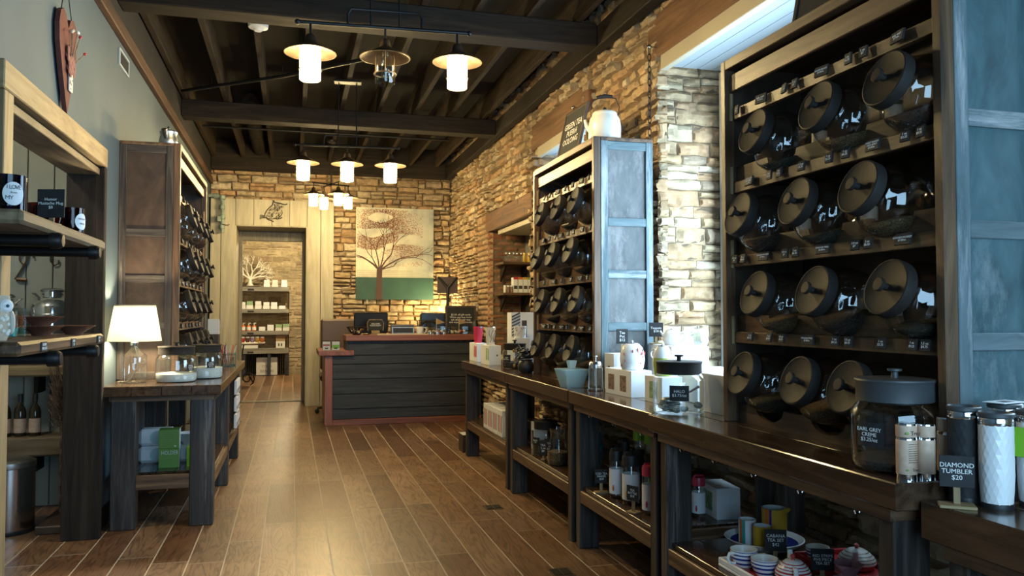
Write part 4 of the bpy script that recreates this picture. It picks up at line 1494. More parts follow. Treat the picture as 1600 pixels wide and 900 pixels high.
def teapot(label, loc, rz, r, h, body, handle, spout=True, blossoms=None, fade=None, ring=False):
    t = thing('teapot', label, 'teapot', loc, rz)
    prof = [(0, 0), (r * 0.80, 0), (r * 0.90, h * 0.08), (r, h * 0.38), (r * 0.97, h * 0.62), (r * 0.80, h * 0.86), (r * 0.60, h * 0.97), (r * 0.55, h), (r * 0.50, h), (r * 0.50, h * 0.97), (0, h * 0.95)]
    seg = [1 if fade and z_ < h * 0.4 else 0 for _, z_ in prof[:-1]]
    put('pot_body', MB().lathe(prof, 36, segm=seg), [M[body], M[fade] if fade else M[body]], t, 60)
    li = put('lid', MB().lathe([(0, h * 0.985), (r * 0.47, h * 0.985), (r * 0.45, h * 1.02), (r * 0.12, h * 1.05), (0, h * 1.05)], 24), M['chrome'], t)
    put('knob', MB().ball((0, 0, h * 1.08), r * 0.10, 0, 12), M[body], li)
    if spout:
        put('spout', MB().tube([(r * 0.75, 0, h * 0.45), (r * 1.15, 0, h * 0.68), (r * 1.40, 0, h * 0.92)], [r * 0.22, r * 0.15, r * 0.10], 12), M[body], t)
    pts = []
    if ring:
        c_ = (-r * 1.35, 0, h * 0.72)
        pts = [(c_[0] + r * 0.48 * math.cos(a), 0, c_[2] + r * 0.48 * math.sin(a)) for a in [2 * PI * k / 20 for k in range(20)]]
        put('handle', MB().tube(pts, r * 0.09, 8, closed=True), M[handle], t)
    else:
        pts = [(-r * 0.88, 0, h * 0.80), (-r * 1.35, 0, h * 0.85), (-r * 1.58, 0, h * 0.60), (-r * 1.40, 0, h * 0.30), (-r * 0.95, 0, h * 0.22)]
        put('handle', MB().tube(pts, r * 0.10, 8), M[handle], t)
    if blossoms:
        m_ = MB()
        for k in range(15):
            a = PI + rng.random() * 2.6 - rz
            z_ = h * (0.15 + 0.65 * rng.random())
            rr = r * (0.99 if 0.3 < z_ / h < 0.65 else 0.93)
            for p in range(4):
                m_.ball((rr * math.cos(a) + 0.004 * math.cos(p * 1.6), rr * math.sin(a), z_ + 0.005 * math.sin(p * 1.6)), 0.0032, 0, 6)
        put('painted_blossoms', m_, M[blossoms], t)
    return t


teapot('white rounded teapot painted with small red blossoms, on a white box', (1.80, 4.04, 1.0435), R(-108), 0.068, 0.142, 'ceramic', 'ceramic', False, 'red_paint')
teapot('white teapot fading to green at its foot with white ring handle', (1.825, 3.72, 1.0325), R(-75), 0.050, 0.150, 'ceramic', 'ceramic', False, None, 'fade_green', True)
teapot('small plain white teapot on the long box under the window', (2.16, 4.28, 1.1655), 2.4, 0.05, 0.09, 'ceramic', 'ceramic')
teapot('pale teal rounded teapot beside the lid of the jar labelled HALO', (1.98, 3.27, 1.0755), R(110), 0.062, 0.142, 'ceramic', 'ceramic', False, None, 'teal_paint')
t = thing('glass_teapot', 'clear glass teapot on top of the long white box under the window', 'teapot', (2.24, 4.12, 1.1655), 0.4)
put('pot_body', MB().lathe([(0, 0), (0.05, 0), (0.062, 0.03), (0.055, 0.07), (0.038, 0.085), (0.036, 0.085), (0.052, 0.068), (0.058, 0.03), (0, 0.006)], 28), M['glass_thick'], t, 60)
put('lid', MB().lathe([(0.04, 0.085), (0.03, 0.096), (0.008, 0.10), (0.01, 0.112), (0, 0.114)], 20), M['glass_thick'], t, 60)
put('handle', MB().tube([(-0.05, 0, 0.07), (-0.085, 0, 0.07), (-0.09, 0, 0.04), (-0.058, 0, 0.025)], 0.006, 8), M['glass_thick'], t)
price_sign('small black chalk sign reading Tea Pot, behind the white teapot with red blossoms', (1.850, 4.30, 0.9), R(-5), 0.07, 0.085, 0.275, 'Tea\nPot\n$12', 0.022)
price_sign('small black chalk sign reading Teapots, standing on the long white box by the window', (2.13, 4.43, 1.1655), R(-20), 0.085, 0.085, 0.045, 'Teapots\n$18', 0.020)
HJ = sugar_jar('tea_jar', 'upright clear jar with black lid and label reading HALO', (1.70, 3.30, 0.9), 0.117, 0.235, 0.046, None, 0, 'HALO\n$3.75/oz', 243, 0.085, size=0.018)
m_ = MB()
for k in range(16):
    a, rr = rng.random() * 2 * PI, 0.09 * math.sqrt(rng.random())
    m_.ball((rr * math.cos(a), rr * math.sin(a), 0.021 + 0.016 * (k % 2)), 0.019, 0, 8, 1.1, 0.9, 0.8)
put('tea_balls', m_, M['tea_pale'], HJ)
t = thing('scoop', 'grey metal scoop lying inside the jar labelled HALO', 'scoop', (1.70, 3.30, 0.945), R(-20))
put('bowl', MB().ball((-0.045, 0, 0.012), 0.028, 0, 14, 1.5, 0.9, 0.55), M['alu'], t)
put('handle', MB().tube([(-0.01, 0, 0.02), (0.04, 0, 0.045), (0.09, 0, 0.075)], [0.006, 0.004, 0.006], 8), M['alu'], t)
sugar_jar('tea_jar', 'big upright glass jar with dark grey lid and EARL GREY label, beside the tins', (1.700, 1.953, 0.9), 0.122, 0.262, 0.056, 'tea_brown', 0.03, 'EARL GREY\nCREME\n$3.25/oz', 196, 0.085, 'grey_lid', 0.015)


def tall_tin(label, loc, rz, r, h):
    t = thing('tea_tin', label, 'tin', loc, rz, 'tall tins on the table end')
    put('body', MB().lathe([(0, 0), (r, 0), (r, h * 0.11), (r * 1.012, h * 0.115), (r * 1.012, h * 0.72), (r, h * 0.725), (r, h * 0.765), (r * 1.012, h * 0.77), (r * 1.012, h * 0.975), (r, h * 0.985), (r, h), (0, h)], 32,
                         segm=[1, 1, 1, 0, 1, 1, 1, 0, 1, 1, 1]), [M['bamboo'], M['chrome']], t)
    return t


TT = tall_tin('bamboo wrapped tea tin with green-leaf Tree logo, leftmost at the table end', (1.612, 1.812, 0.9), R(0), 0.0265, 0.152)
for z_, sz in ((0.128, 0.0155), (0.030, 0.011)):
    lettering('Tree', sz, M['dark_print'], TT, (0.006, -0.0278, z_))
    put('leaf_mark', MB().ball((-0.016, -0.0225, z_), sz * 0.30, 0, 10, 1.3, 0.4, 0.8), M['green_card'], TT)
m_ = MB()
for k in range(9):
    m_.box(-0.015, -0.0276, 0.050 + 0.006 * k, 0.012, -0.0270, 0.0515 + 0.006 * k, 0)
put('small_print', m_, M['print'], TT, 0)
tall_tin('bamboo wrapped tea tin second from the left at the table end, half turned away', (1.667, 1.804, 0.9), R(80), 0.0245, 0.150)
tall_tin('bamboo wrapped tea tin behind the others, next to the black tumbler', (1.738, 1.803, 0.9), R(120), 0.0255, 0.166)

def diamond_tumbler(label, loc, body, rim='black', h=0.235, r=0.041):
    t = thing('tumbler', label, 'tumbler', loc, 0.2)
    n, rows = 18, 11
    vs, fs = [], []
    for j in range(rows + 1):
        for k in range(n):
            a = 2 * PI * (k + 0.5 * (j % 2)) / n
            f_ = j / rows
            rr = r * (0.90 + 0.10 * min(1, f_ * 3)) * (1.0 if (k + j) % 2 else 0.985)
            vs.append((rr * math.cos(a), rr * math.sin(a), 0.012 + (h - 0.04) * f_))
    for j in range(rows):
        for k in range(n):
            k2 = (k + 1) % n
            a, b = j * n + k, j * n + k2
            c_, d_ = (j + 1) * n + k, (j + 1) * n + k2
            if j % 2 == 0:
                fs += [(a, b, c_), (b, d_, c_)]
            else:
                fs += [(a, b, d_), (a, d_, c_)]
    put('faceted_body', MB().add(vs, fs), M[body], t, 0)
    put('foot', MB().lathe([(0, 0), (r * 0.90, 0), (r * 0.92, 0.006), (r * 0.90, 0.014), (0, 0.014)], 30), M['black'], t)
    put('steel_rim', MB().lathe([(r * 0.98, h - 0.030), (r, h - 0.028), (r, h - 0.012), (r * 0.97, h - 0.010)], 30), M['chrome'], t)
    put('lid', MB().lathe([(r * 0.97, h - 0.012), (r * 1.04, h - 0.008), (r * 1.04, h), (r * 0.95, h + 0.003), (r * 0.86, h - 0.004), (r * 0.8, h - 0.02), (0, h - 0.02)], 30), M[rim], t)
    return t


diamond_tumbler('black diamond faceted tumbler standing behind the DIAMOND TUMBLER sign', (1.722, 1.728, 0.855), 'slate', 'grey_lid', 0.248)
diamond_tumbler('white diamond faceted tumbler in front, right of the black one', (1.742, 1.648, 0.855), 'ceramic', 'grey_lid', 0.240)
WT = diamond_tumbler('diamond faceted tumbler at the back with a barcode card on its lid', (1.855, 1.725, 0.855), 'slate', 'grey_lid', 0.252)
cd = put('card', MB().box(-0.05, -0.03, 0.256, 0.05, 0.03, 0.258, 0.0005), M['white'], WT)
put('printed_panel', MB().box(-0.02, -0.015, 0.2578, 0.02, 0.012, 0.2584, 0), M['dark_print'], cd, 0)
BT = diamond_tumbler('pale blue faceted tumbler with green hang tag at the right edge of the photo', (1.845, 1.628, 0.855), 'white', 'grey_lid', 0.245)
put('hang_tag', MB().box(-0.056, -0.012, 0.13, -0.0515, 0.018, 0.205, 0.001), M['green_bright'], BT)
price_sign('black chalk sign reading DIAMOND TUMBLER $20 on pale wooden stand', (1.645, 1.678, 0.855), R(-36), 0.080, 0.080, 0.052, 'DIAMOND\nTUMBLER\n$20', 0.0165, (0.085, 0.055))

# ------------------------------------------------------------------ goods on the lower shelves at the right
k = 0
for row, xx in enumerate((1.685, 1.79)):
    for q in range(4):
        carton('mug_box', 'striped mug box on the far lower shelf, %s in the %s row' % (('nearest', 'second nearest', 'third nearest', 'farthest')[q], ('front', 'back')[row]), 'box',
               (xx, 6.30 + 0.165 * q, 0.355), 0.095, 0.15, 0.21, 0, prints=(('-x', 0.12, 0.30, 0.15, 0.8, 'print'), ('-x', 0.45, 0.63, 0.15, 0.8, 'red'), ('-x', 0.78, 0.92, 0.15, 0.8, 'print')), group='striped mug boxes on the far lower shelf')
sugar_jar('tea_jar', 'upright glass tea jar with broad black lid on the second lower shelf', (1.745, 5.42, 0.355), 0.095, 0.235, 0.046, 'tea_green', 0.085, 'BLACK\nTEA', 205, 0.07)
t = thing('tea_bag', 'clear bag of pale loose tea leaning at the near end of the second lower shelf', 'bag', (1.70, 5.02, 0.355))
put('bag_body', MB().lathe([(0, 0), (0.06, 0.0), (0.072, 0.04), (0.062, 0.12), (0.045, 0.19), (0.052, 0.24), (0.05, 0.24)], 20, sy=1.2), M['glass_thick'], t, 60)
put('loose_tea', MB().lathe([(0, 0.004), (0.055, 0.004), (0.068, 0.04), (0.062, 0.085), (0, 0.10)], 20, sy=1.2), M['tea_gold'], t, 60)
for yy, xx, lab in ((5.205, 1.66, 'left of the clear tea bag'), (5.275, 1.72, 'right behind the black-lidded jar')):
    t = price_sign('black chalk card on the second lower shelf, ' + lab, (xx, yy, 0.355), R(-35), 0.055, 0.10, 0.03, 'TEA\n2 oz\n$8', 0.02, (0.03, 0.04))
carton('product_box', 'white box behind the black-lidded jar on the second lower shelf', 'box', (1.76, 5.62, 0.355), 0.10, 0.08, 0.20, prints=(('-x', 0.2, 0.8, 0.2, 0.7, 'dark_print'),))
for q in range(3):
    carton('book', 'dark teal book lying %s of the pile on the second lower shelf' % ('at the bottom', 'in the middle', 'on top')[q], 'book', (2.06, 5.50, 0.355 + 0.046 * q), 0.20 - 0.01 * q, 0.24, 0.045, 0.06 * q, 'teal_mesh', group='books on the lower shelf')
price_sign('black chalk sign reading ICED TEA MAKER on the third lower shelf', (1.665, 4.165, 0.355), R(-12), 0.07, 0.075, 0.055, 'ICED TEA\nMAKER\n$20', 0.0155, (0.075, 0.05))
price_sign('black chalk sign before the tea bottles at the near end of the third lower shelf', (1.655, 3.71, 0.355), R(-60), 0.07, 0.075, 0.06, 'TEA\nBOTTLE\n$18', 0.0155, (0.06, 0.05))


def tea_bottle(label, loc, r, h, lid, wrap, mark='orange_paint'):
    t = thing('tea_bottle', label, 'bottle', loc, 0.0, None)
    put('glass_body', MB().lathe([(0, 0.002), (r * 0.94, 0), (r, 0.006), (r, h * 0.72), (r * 0.95, h * 0.74), (r * 0.95, h * 0.80)], 28), M['glass_thick'], t, 50)
    put('wrap_label', MB().lathe([(r + 0.0008, h * 0.10), (r + 0.0015, h * 0.10), (r + 0.0015, h * 0.60), (r + 0.0008, h * 0.60)], 28), M[wrap], t)
    li = put('cap', MB().lathe([(r * 0.9, h * 0.76), (r * 1.03, h * 0.76), (r * 1.03, h * 0.90), (r * 0.95, h * 0.96), (0, h * 0.96)], 28), M[lid], t)
    put('carry_loop', MB().tube([(-r * 0.8, 0, h * 0.93), (-r * 0.7, 0, h * 1.0), (r * 0.7, 0, h * 1.0), (r * 0.8, 0, h * 0.93)], 0.005, 8), M[lid], li)
    m_ = MB()
    a = R(222)
    m_.ball(((r + 0.001) * math.cos(a), (r + 0.001) * math.sin(a), h * 0.22), r * 0.45, 0, 12, 0.35, 0.35, 1.1)
    put('printed_fruit', m_, M[mark], t)
    return t


tea_bottle('clear tea bottle with black cap and white label, left one of the pair', (1.70, 4.035, 0.355), 0.036, 0.265, 'black', 'white')
tea_bottle('clear tea bottle with black cap and white label, right one of the pair', (1.72, 3.885, 0.355), 0.045, 0.265, 'black', 'white')
tea_bottle('tall tea bottle with lime green cap, left one behind the black-capped pair', (1.90, 4.17, 0.355), 0.036, 0.37, 'green_bright', 'slate', 'green_bright')
tea_bottle('tall tea bottle with lime green cap, right one behind the black-capped pair', (1.91, 4.03, 0.355), 0.042, 0.37, 'green_bright', 'slate', 'green_bright')
tea_bottle('tea bottle with red cap and white label beside the near leg of the third table', (1.72, 3.66, 0.355), 0.036, 0.25, 'red', 'white', 'red')
tea_bottle('slim dark tea bottle at the back behind the ICED TEA MAKER sign', (1.86, 4.28, 0.355), 0.026, 0.27, 'black', 'slate', 'dark_print')

# striped tea things on the near lower shelf
tb = tea_bottle('clear tea bottle with dark red cap beside the mint green printed box', (1.935, 3.56, 0.355), 0.032, 0.20, 'red', 'white', 'red')
carton('product_box', 'mint green printed box behind the striped tea sets, beside a red-capped bottle', 'box', (2.055, 3.57, 0.355), 0.12, 0.22, 0.150, -0.12, 'white', prints=(('-x', 0.25, 0.75, 0.2, 0.8, 'print_green'),))


def banded(name, label, cat, loc, prof, bands, mats, handle=None, rz=0.0):
    t = thing(name, label, cat, loc, rz)
    put('body', MB().lathe(prof, 36, segm=bands), [M[q] for q in mats], t, 50)
    if handle:
        put('handle', MB().tube(handle[0], handle[1], 8), M[handle[2]], t)
    return t


def stripe_prof(shape, n, cuts):
    """sample a profile function finely and colour its rings by height"""
    prof = [(0, 0)]
    seg = [0]
    for k in range(n + 1):
        f_ = k / n
        prof.append(shape(f_))
        if k < n:
            seg.append(next((c_[2] for c_ in cuts if c_[0] <= f_ + 0.5 / n < c_[1]), 0))
    return prof, seg


def cup_shape(r, h):
    return lambda f_: (r * (0.62 + 0.38 * math.sin(min(1, f_ * 1.25) * PI / 2)), h * f_)


def striped_cup(label, loc, r=0.047, h=0.062, handle=True, rz=0.0):
    prof, seg = stripe_prof(cup_shape(r, h), 24, ((0.15, 0.30, 1), (0.45, 0.60, 1), (0.70, 0.78, 1), (0.93, 0.97, 1)))
    prof += [(r * 0.94, h), (r * 0.90, h * 0.5), (r * 0.5, h * 0.12), (0, h * 0.12)]
    seg += [0, 2, 2, 2]
    pts = [(-r * 0.95, 0, h * 0.82), (-r * 1.35, 0, h * 0.86), (-r * 1.55, 0, h * 0.6), (-r * 1.35, 0, h * 0.3), (-r * 0.85, 0, h * 0.22)]
    return banded('tea_cup', label, 'cup', loc, prof, seg, ('ceramic', 'blue_paint', 'cream'), (pts, 0.006, 'ceramic') if handle else None, rz)


def tray(label, loc, sx, sy, mat_in, mat_out, rz):
    t = thing('serving_tray', label, 'tray', loc, rz)
    put('rim', MB().box(-sx / 2, -sy / 2, 0, sx / 2, sy / 2, 0.010, 0.002).box(-sx / 2, -sy / 2, 0.010, sx / 2, -sy / 2 + 0.012, 0.034, 0.003).box(-sx / 2, sy / 2 - 0.012, 0.010, sx / 2, sy / 2, 0.034, 0.003)
        .box(-sx / 2, -sy / 2 + 0.012, 0.010, -sx / 2 + 0.012, sy / 2 - 0.012, 0.034, 0.003).box(sx / 2 - 0.012, -sy / 2 + 0.012, 0.010, sx / 2, sy / 2 - 0.012, 0.034, 0.003), M[mat_out], t)
    put('inlay', MB().box(-sx / 2 + 0.0125, -sy / 2 + 0.0125, 0.0102, sx / 2 - 0.0125, sy / 2 - 0.0125, 0.0125, 0), M[mat_in], t)
    return t


SZ = 0.355
tray('white rimmed red serving tray under the blue striped cups', (1.738, 2.66, SZ), 0.21, 0.38, 'red_paint', 'ceramic', 0.0)
striped_cup('blue and white striped tea cup with handle to the left, on the red tray', (1.708, 2.785, SZ + 0.0128), 0.052, 0.066, True, R(10))
striped_cup('blue and white striped tea cup nearer the striped teapot, handle hidden', (1.722, 2.665, SZ + 0.0128), 0.050, 0.064, False)
sh = lambda f_: (0.064 * math.sin(PI * (0.22 + 0.66 * f_)) ** 0.8, 0.085 * f_)
prof, seg = stripe_prof(sh, 30, ((0.16, 0.36, 1), (0.44, 0.50, 1), (0.58, 0.62, 1), (0.70, 0.73, 1), (0.80, 0.83, 1), (0.90, 0.92, 1)))
t = banded('teapot', 'red and white striped teapot with red knob on the red tray', 'teapot', (1.765, 2.55, SZ + 0.0128), prof + [(0, 0.088)], seg + [0], ('ceramic', 'red_paint'), ([(-0.055, 0, 0.07), (-0.082, 0, 0.074), (-0.094, 0, 0.05), (-0.083, 0, 0.025), (-0.06, 0, 0.02)], 0.0085, 'ceramic'), R(62))
put('spout', MB().tube([(0.045, 0, 0.04), (0.075, 0, 0.065), (0.088, 0, 0.098)], [0.016, 0.012, 0.009], 10), M['ceramic'], t)
put('knob', MB().lathe([(0, 0.083), (0.008, 0.085), (0.006, 0.093), (0.010, 0.100), (0.007, 0.107), (0, 0.109)], 14), M['red_paint'], t)
t = thing('serving_bowl', 'wide shallow blue bowl with white rim holding the mustard cups and pitcher', 'bowl', (1.95, 3.02, SZ), 0.0)
put('body', MB().lathe([(0, 0), (0.105, 0), (0.145, 0.022), (0.165, 0.042), (0.159, 0.044), (0.139, 0.026), (0.116, 0.008), (0, 0.008)], 40, segm=[0, 0, 0, 0, 0, 1, 1]), [M['ceramic'], M['blue_paint']], t, 50)


def wedge_mug(label, name, cat, loc, r, h, cols, rz=0.0):
    t = thing(name, label, cat, loc, rz)
    n = 32
    vs, fs, mi = [], [], []
    m_ = MB()
    for k in range(n):
        a0, a1 = 2 * PI * k / n, 2 * PI * (k + 1) / n
        c_ = cols[int(k * len(cols) / n)]
        q = [(r * 0.97 * math.cos(a0), r * 0.97 * math.sin(a0), 0), (r * 0.97 * math.cos(a1), r * 0.97 * math.sin(a1), 0), (r * math.cos(a1), r * math.sin(a1), h), (r * math.cos(a0), r * math.sin(a0), h)]
        m_.add(q, [(0, 1, 2, 3)], c_)
    m_.lathe([(r, h), (r * 0.91, h), (r * 0.88, 0.006), (0, 0.006)], n, mi=5)
    m_.lathe([(0, 0.0), (r * 0.97, 0.0)], n, mi=5)
    put('body', m_, [M['white'], M['orange_paint'], M['teal_paint'], M['yellow_paint'], M['blue_paint'], M['ceramic']], t, 50)
    return t


wedge_mug('tall white cup with orange and teal stripes standing in the blue bowl', 'tea_cup', 'cup', (1.90, 3.07, SZ + 0.009), 0.037, 0.102, [0] * 15 + [1, 1, 2, 2] + [0] * 13, R(12))
wedge_mug('mustard yellow cup in front of the pitcher in the blue bowl', 'tea_cup', 'cup', (1.905, 2.965, SZ + 0.009), 0.037, 0.100, [3], 0)
t = wedge_mug('tall mustard yellow pitcher with orange stripe standing in the blue bowl', 'pitcher', 'pitcher', (2.0, 3.02, SZ + 0.009), 0.052, 0.155, [3] * 17 + [1, 1] + [4] + [3] * 12, R(0))
put('lip', MB().tube([(0.03, -0.035, 0.148), (0.045, -0.05, 0.156)], [0.014, 0.006], 8), M['yellow_paint'], t)
price_sign('black chalk sign reading CABANA TEA SET in front of the blue bowl', (1.868, 2.815, SZ), R(-22), 0.085, 0.085, 0.05, 'CABANA\nTEA SET\n$42', 0.018, (0.06, 0.04))
tray('red serving tray at the back with a striped cup and covered bowl', (2.075, 2.66, SZ), 0.24, 0.34, 'red_paint', 'red_paint', -0.05)
striped_cup('blue and white striped tea cup beside the RED STRIPE sign', (2.02, 2.755, SZ + 0.0128), 0.045, 0.058, False)
sh = lambda f_: (0.070 * math.sin(PI * (0.25 + 0.65 * f_)) ** 0.8, 0.075 * f_)
prof, seg = stripe_prof(sh, 30, ((0.0, 0.35, 1), (0.45, 0.50, 2), (0.60, 0.64, 2), (0.74, 0.78, 2), (0.88, 0.91, 2)))
t = banded('teapot', 'cream teapot with thin brown stripes and red knob, behind the striped red one', 'teapot', (2.11, 2.64, SZ + 0.0128), prof + [(0, 0.078)], seg + [0], ('cream', 'red_paint', 'print'), None, R(70))
put('spout', MB().tube([(-0.04, 0.02, 0.04), (-0.075, 0.03, 0.06), (-0.09, 0.035, 0.09)], [0.016, 0.012, 0.010], 10), M['ceramic'], t)
put('knob', MB().lathe([(0, 0.074), (0.008, 0.075), (0.006, 0.083), (0.010, 0.090), (0, 0.098)], 14), M['red_paint'], t)
price_sign('black chalk sign reading RED STRIPE TEA SET', (1.925, 2.60, SZ), R(-22), 0.085, 0.080, 0.035, 'RED STRIPE\nFIVE PIECE\nTEA SET', 0.0145, (0.05, 0.035))
t = thing('wrapped_gift', 'pink cellophane wrapped gift at the front of the near lower shelf', 'gift', (1.90, 2.42, SZ))
m_ = MB().lathe([(0, 0), (0.075, 0.0), (0.085, 0.03), (0.06, 0.06), (0.02, 0.075), (0.04, 0.10), (0.05, 0.115)], 14)
m_.v = [(x_ + 0.012 * noise.noise(Vector((x_ * 40, y_ * 40, z_ * 40))), y_ + 0.012 * noise.noise(Vector((x_ * 40 + 9, y_ * 40, z_ * 40))), max(0, z_)) for x_, y_, z_ in m_.v]
put('wrapping', m_, M['pink'], t, 0)
t = thing('gift_bag', 'lilac and floral gift carton with peaked top beside the near leg', 'gift box', (2.035, 2.33, SZ), R(-15))
put('box_body', MB().box(-0.05, -0.05, 0, 0.05, 0.05, 0.085, 0.002), M['white'], t)
put('printed_band', MB().box(-0.0508, -0.0508, 0.085, 0.0508, 0.0508, 0.115, 0.001), M['purple'], t)
put('peak', MB().add([(-0.05, -0.05, 0.115), (0.05, -0.05, 0.115), (0.05, 0.05, 0.115), (-0.05, 0.05, 0.115), (0.02, 0, 0.21)], [(0, 1, 4), (1, 2, 4), (2, 3, 4), (3, 0, 4), (3, 2, 1, 0)]), M['white'], t, 0)
m_ = MB()
for q in range(10):
    m_.ball((-0.0495, -0.04 + 0.08 * rng.random(), 0.012 + 0.062 * rng.random()), 0.008, 0, 8, 0.25, 1, 1)
put('printed_flowers', m_, M['pink'], t)
# small silver screw hooks under the table front aprons are part of the tables; a wooden crate beyond the far table
carton('step_stool', 'low dark wooden step with pale top beyond the far end of the tables', 'step', (1.69, 7.72, 0), 0.16, 0.20, 0.17, 0, 'panel', prints=(('+z', 0.0, 1.0, 0.0, 1.0, 'cream'),))


# ------------------------------------------------------------------ left table
TZ = 0.90
t = thing('table_lamp', 'lit table lamp with clear glass bottle base and white shade on the left table', 'lamp', (-0.985, 5.66, TZ))
put('glass_base', MB().lathe([(0, 0.004), (0.070, 0.0), (0.078, 0.008), (0.078, 0.165), (0.074, 0.180), (0.040, 0.205), (0.026, 0.222), (0.022, 0.240), (0.025, 0.25)], 36), M['glass_thick'], t, 50)
put('stem', MB().lathe([(0, 0.245), (0.024, 0.245), (0.026, 0.262), (0.014, 0.27), (0.012, 0.31), (0, 0.31)], 20), M['steel'], t)
sh = MB().lathe([(0.163, 0.272), (0.124, 0.505), (0.121, 0.505), (0.160, 0.272)], 48)
s_ = put('lamp_shade', sh, M['shade'], t, 50)
put('shade_ring', MB().tube([(0.122 * math.cos(2 * PI * k / 24), 0.122 * math.sin(2 * PI * k / 24), 0.50) for k in range(24)], 0.003, 6, closed=True).tube([(-0.122, 0, 0.497), (0, 0, 0.485), (0.122, 0, 0.497)], 0.002, 6), M['steel'], s_)
put('bulb', MB().ball((0, 0, 0.375), 0.032, 0, 16, 1, 1, 1.25), glow('lamp_bulb', (1.0, 0.82, 0.50), 1250.0), t)
put('cord', MB().tube([(-0.10, 0.03, 0.005), (-0.05, 0.02, 0.008), (-0.02, 0.0, 0.03), (0.015, 0, 0.10), (0.02, 0, 0.17), (0.0, 0, 0.245)], 0.0035, 8), M['cord'], t)
sugar_jar('sugar_jar', 'wide glass sugar jar with black lid on the left table, beside the lamp', (-0.735, 5.70, TZ), 0.130, 0.235, 0.045, 'sugar', 0.055, 'ROCK\nSUGAR\n$1/oz', 318, 0.055, size=0.012)
sugar_jar('sugar_jar', 'glass sugar jar with black lid standing behind the jar next to the lamp', (-0.575, 5.955, TZ), 0.112, 0.235, 0.045, 'sugar', 0.075, 'CANE\nSUGAR\n$1/oz', 292, 0.055, size=0.012)
t = thing('wire_basket', 'teal wire basket of wrapped honey sticks at the far end of the left table', 'basket', (-0.545, 7.30, TZ), 0.05)
m_ = MB()
for z_ in (0.003, 0.105):
    m_.tube([(-0.08, -0.09, z_), (0.08, -0.09, z_), (0.08, 0.09, z_), (-0.08, 0.09, z_)], 0.0035, 6, closed=True)
for k in range(9):
    u = -0.08 + 0.02 * k
    for y in (-0.09, 0.09):
        m_.tube([(u, y, 0.003), (u, y, 0.105)], 0.0014, 4)
    m_.tube([(u, -0.09, 0.003), (u, 0.09, 0.003)], 0.0014, 4)
for k in range(10):
    u = -0.09 + 0.02 * k
    for x in (-0.08, 0.08):
        m_.tube([(x, u, 0.003), (x, u, 0.105)], 0.0014, 4)
for k in range(5):
    z_ = 0.02 + 0.018 * k
    m_.tube([(-0.08, -0.09, z_), (0.08, -0.09, z_), (0.08, 0.09, z_), (-0.08, 0.09, z_)], 0.0012, 4, closed=True)
put('wire_frame', m_, M['teal_mesh'], t)
for q in range(22):
    a, b = rng.uniform(-0.055, 0.055), rng.uniform(-0.06, 0.06)
    dx, dy = rng.uniform(-0.05, 0.05), rng.uniform(-0.05, 0.05)
    s_ = thing('honey_stick', 'thin wrapped honey stick standing in the teal wire basket', 'honey stick', (-0.545 + a * 0.75, 7.30 + b * 0.75, TZ + 0.006), 0, 'honey sticks in the wire basket')
    put('straw', MB().tube([(0, 0, 0), (dx * 0.5, dy * 0.5, 0.08), (dx, dy, 0.165 + 0.02 * rng.random())], 0.0035, 6), M[('white', 'cord', 'red_paint', 'orange_paint', 'white', 'steel')[q % 6]], s_)
t = thing('card_stand', 'wooden stand of striped gift cards at the far end of the left table', 'display stand', (-0.70, 7.90, TZ))
put('stand', MB().box(-0.05, -0.06, 0, 0.05, 0.06, 0.26, 0.004), M['panel'], t)
for k, mt in enumerate(('cream', 'orange_paint', 'white', 'print', 'teal_paint')):
    put('card', MB().box(-0.048, -0.045 + 0.02 * k, 0.26, 0.052, -0.041 + 0.02 * k, 0.40 - 0.006 * k, 0.001), M[mt], t)
# lower shelf of the left table
SH = 0.335
gb = carton('tea_box', 'green printed tea box reading HOLDER, below another green box', 'box', (-0.775, 5.74, SH), 0.125, 0.10, 0.125, 0.05, 'green_card', prints=(('+x', 0.0, 1.0, 0.0, 1.0, 'white'),))
lettering('HOLDER', 0.030, M['chalk'], gb, (0.005, -0.0515, 0.098), scale=(0.9, 1.25, 1))
gb = carton('tea_box', 'green printed tea box standing on the box that reads HOLDER', 'box', (-0.775, 5.74, SH + 0.126), 0.125, 0.10, 0.125, 0.03, 'green_card', prints=(('+x', 0.0, 1.0, 0.0, 1.0, 'white'), ('-y', 0.76, 0.86, 0.08, 0.16, 'chalk')))
m_ = MB()
for k in range(6):
    m_.box(-0.05, -0.0512, 0.045 + 0.013 * k, 0.045, -0.0503, 0.0465 + 0.013 * k, 0)
put('small_print', m_, M['print_green'], gb, 0)
carton('tea_box', 'bright green tea box half hidden behind the front leg of the left table', 'box', (-0.615, 5.74, SH), 0.10, 0.09, 0.13, 0.0, 'green_bright')
carton('tea_box', 'green tea box standing behind the half hidden bright green one', 'box', (-0.60, 5.838, SH), 0.10, 0.09, 0.22, 0.0, 'green_card')
for q, (xx, zz, lab) in enumerate(((-0.885, 0, 'bottom one beside the green boxes'), (-0.885, 0.116, 'upper one beside the green boxes'), (-0.66, 0, 'one under the pale bowl'))):
    pk = thing('filter_pack', 'pale shrink wrapped pack with a round label, ' + lab, 'pack', (xx, 5.965, SH + zz))
    put('wrapped_body', MB().box(-0.11, -0.07, 0, 0.11, 0.07, 0.112, 0.02), M['white'], pk)
    put('round_label', MB().lathe([(0, 0), (0.046, 0), (0.046, 0.0012), (0, 0.0012)], 28, Matrix.Translation((0.01, -0.0705, 0.056)) @ Matrix.Rotation(PI / 2, 4, 'X')), plain('pale_blue_label', (0.42, 0.55, 0.58), 0.5), pk)
t = thing('bowl', 'pale glazed bowl standing on a wrapped pack on the left lower shelf', 'bowl', (-0.69, 5.975, SH + 0.1125))
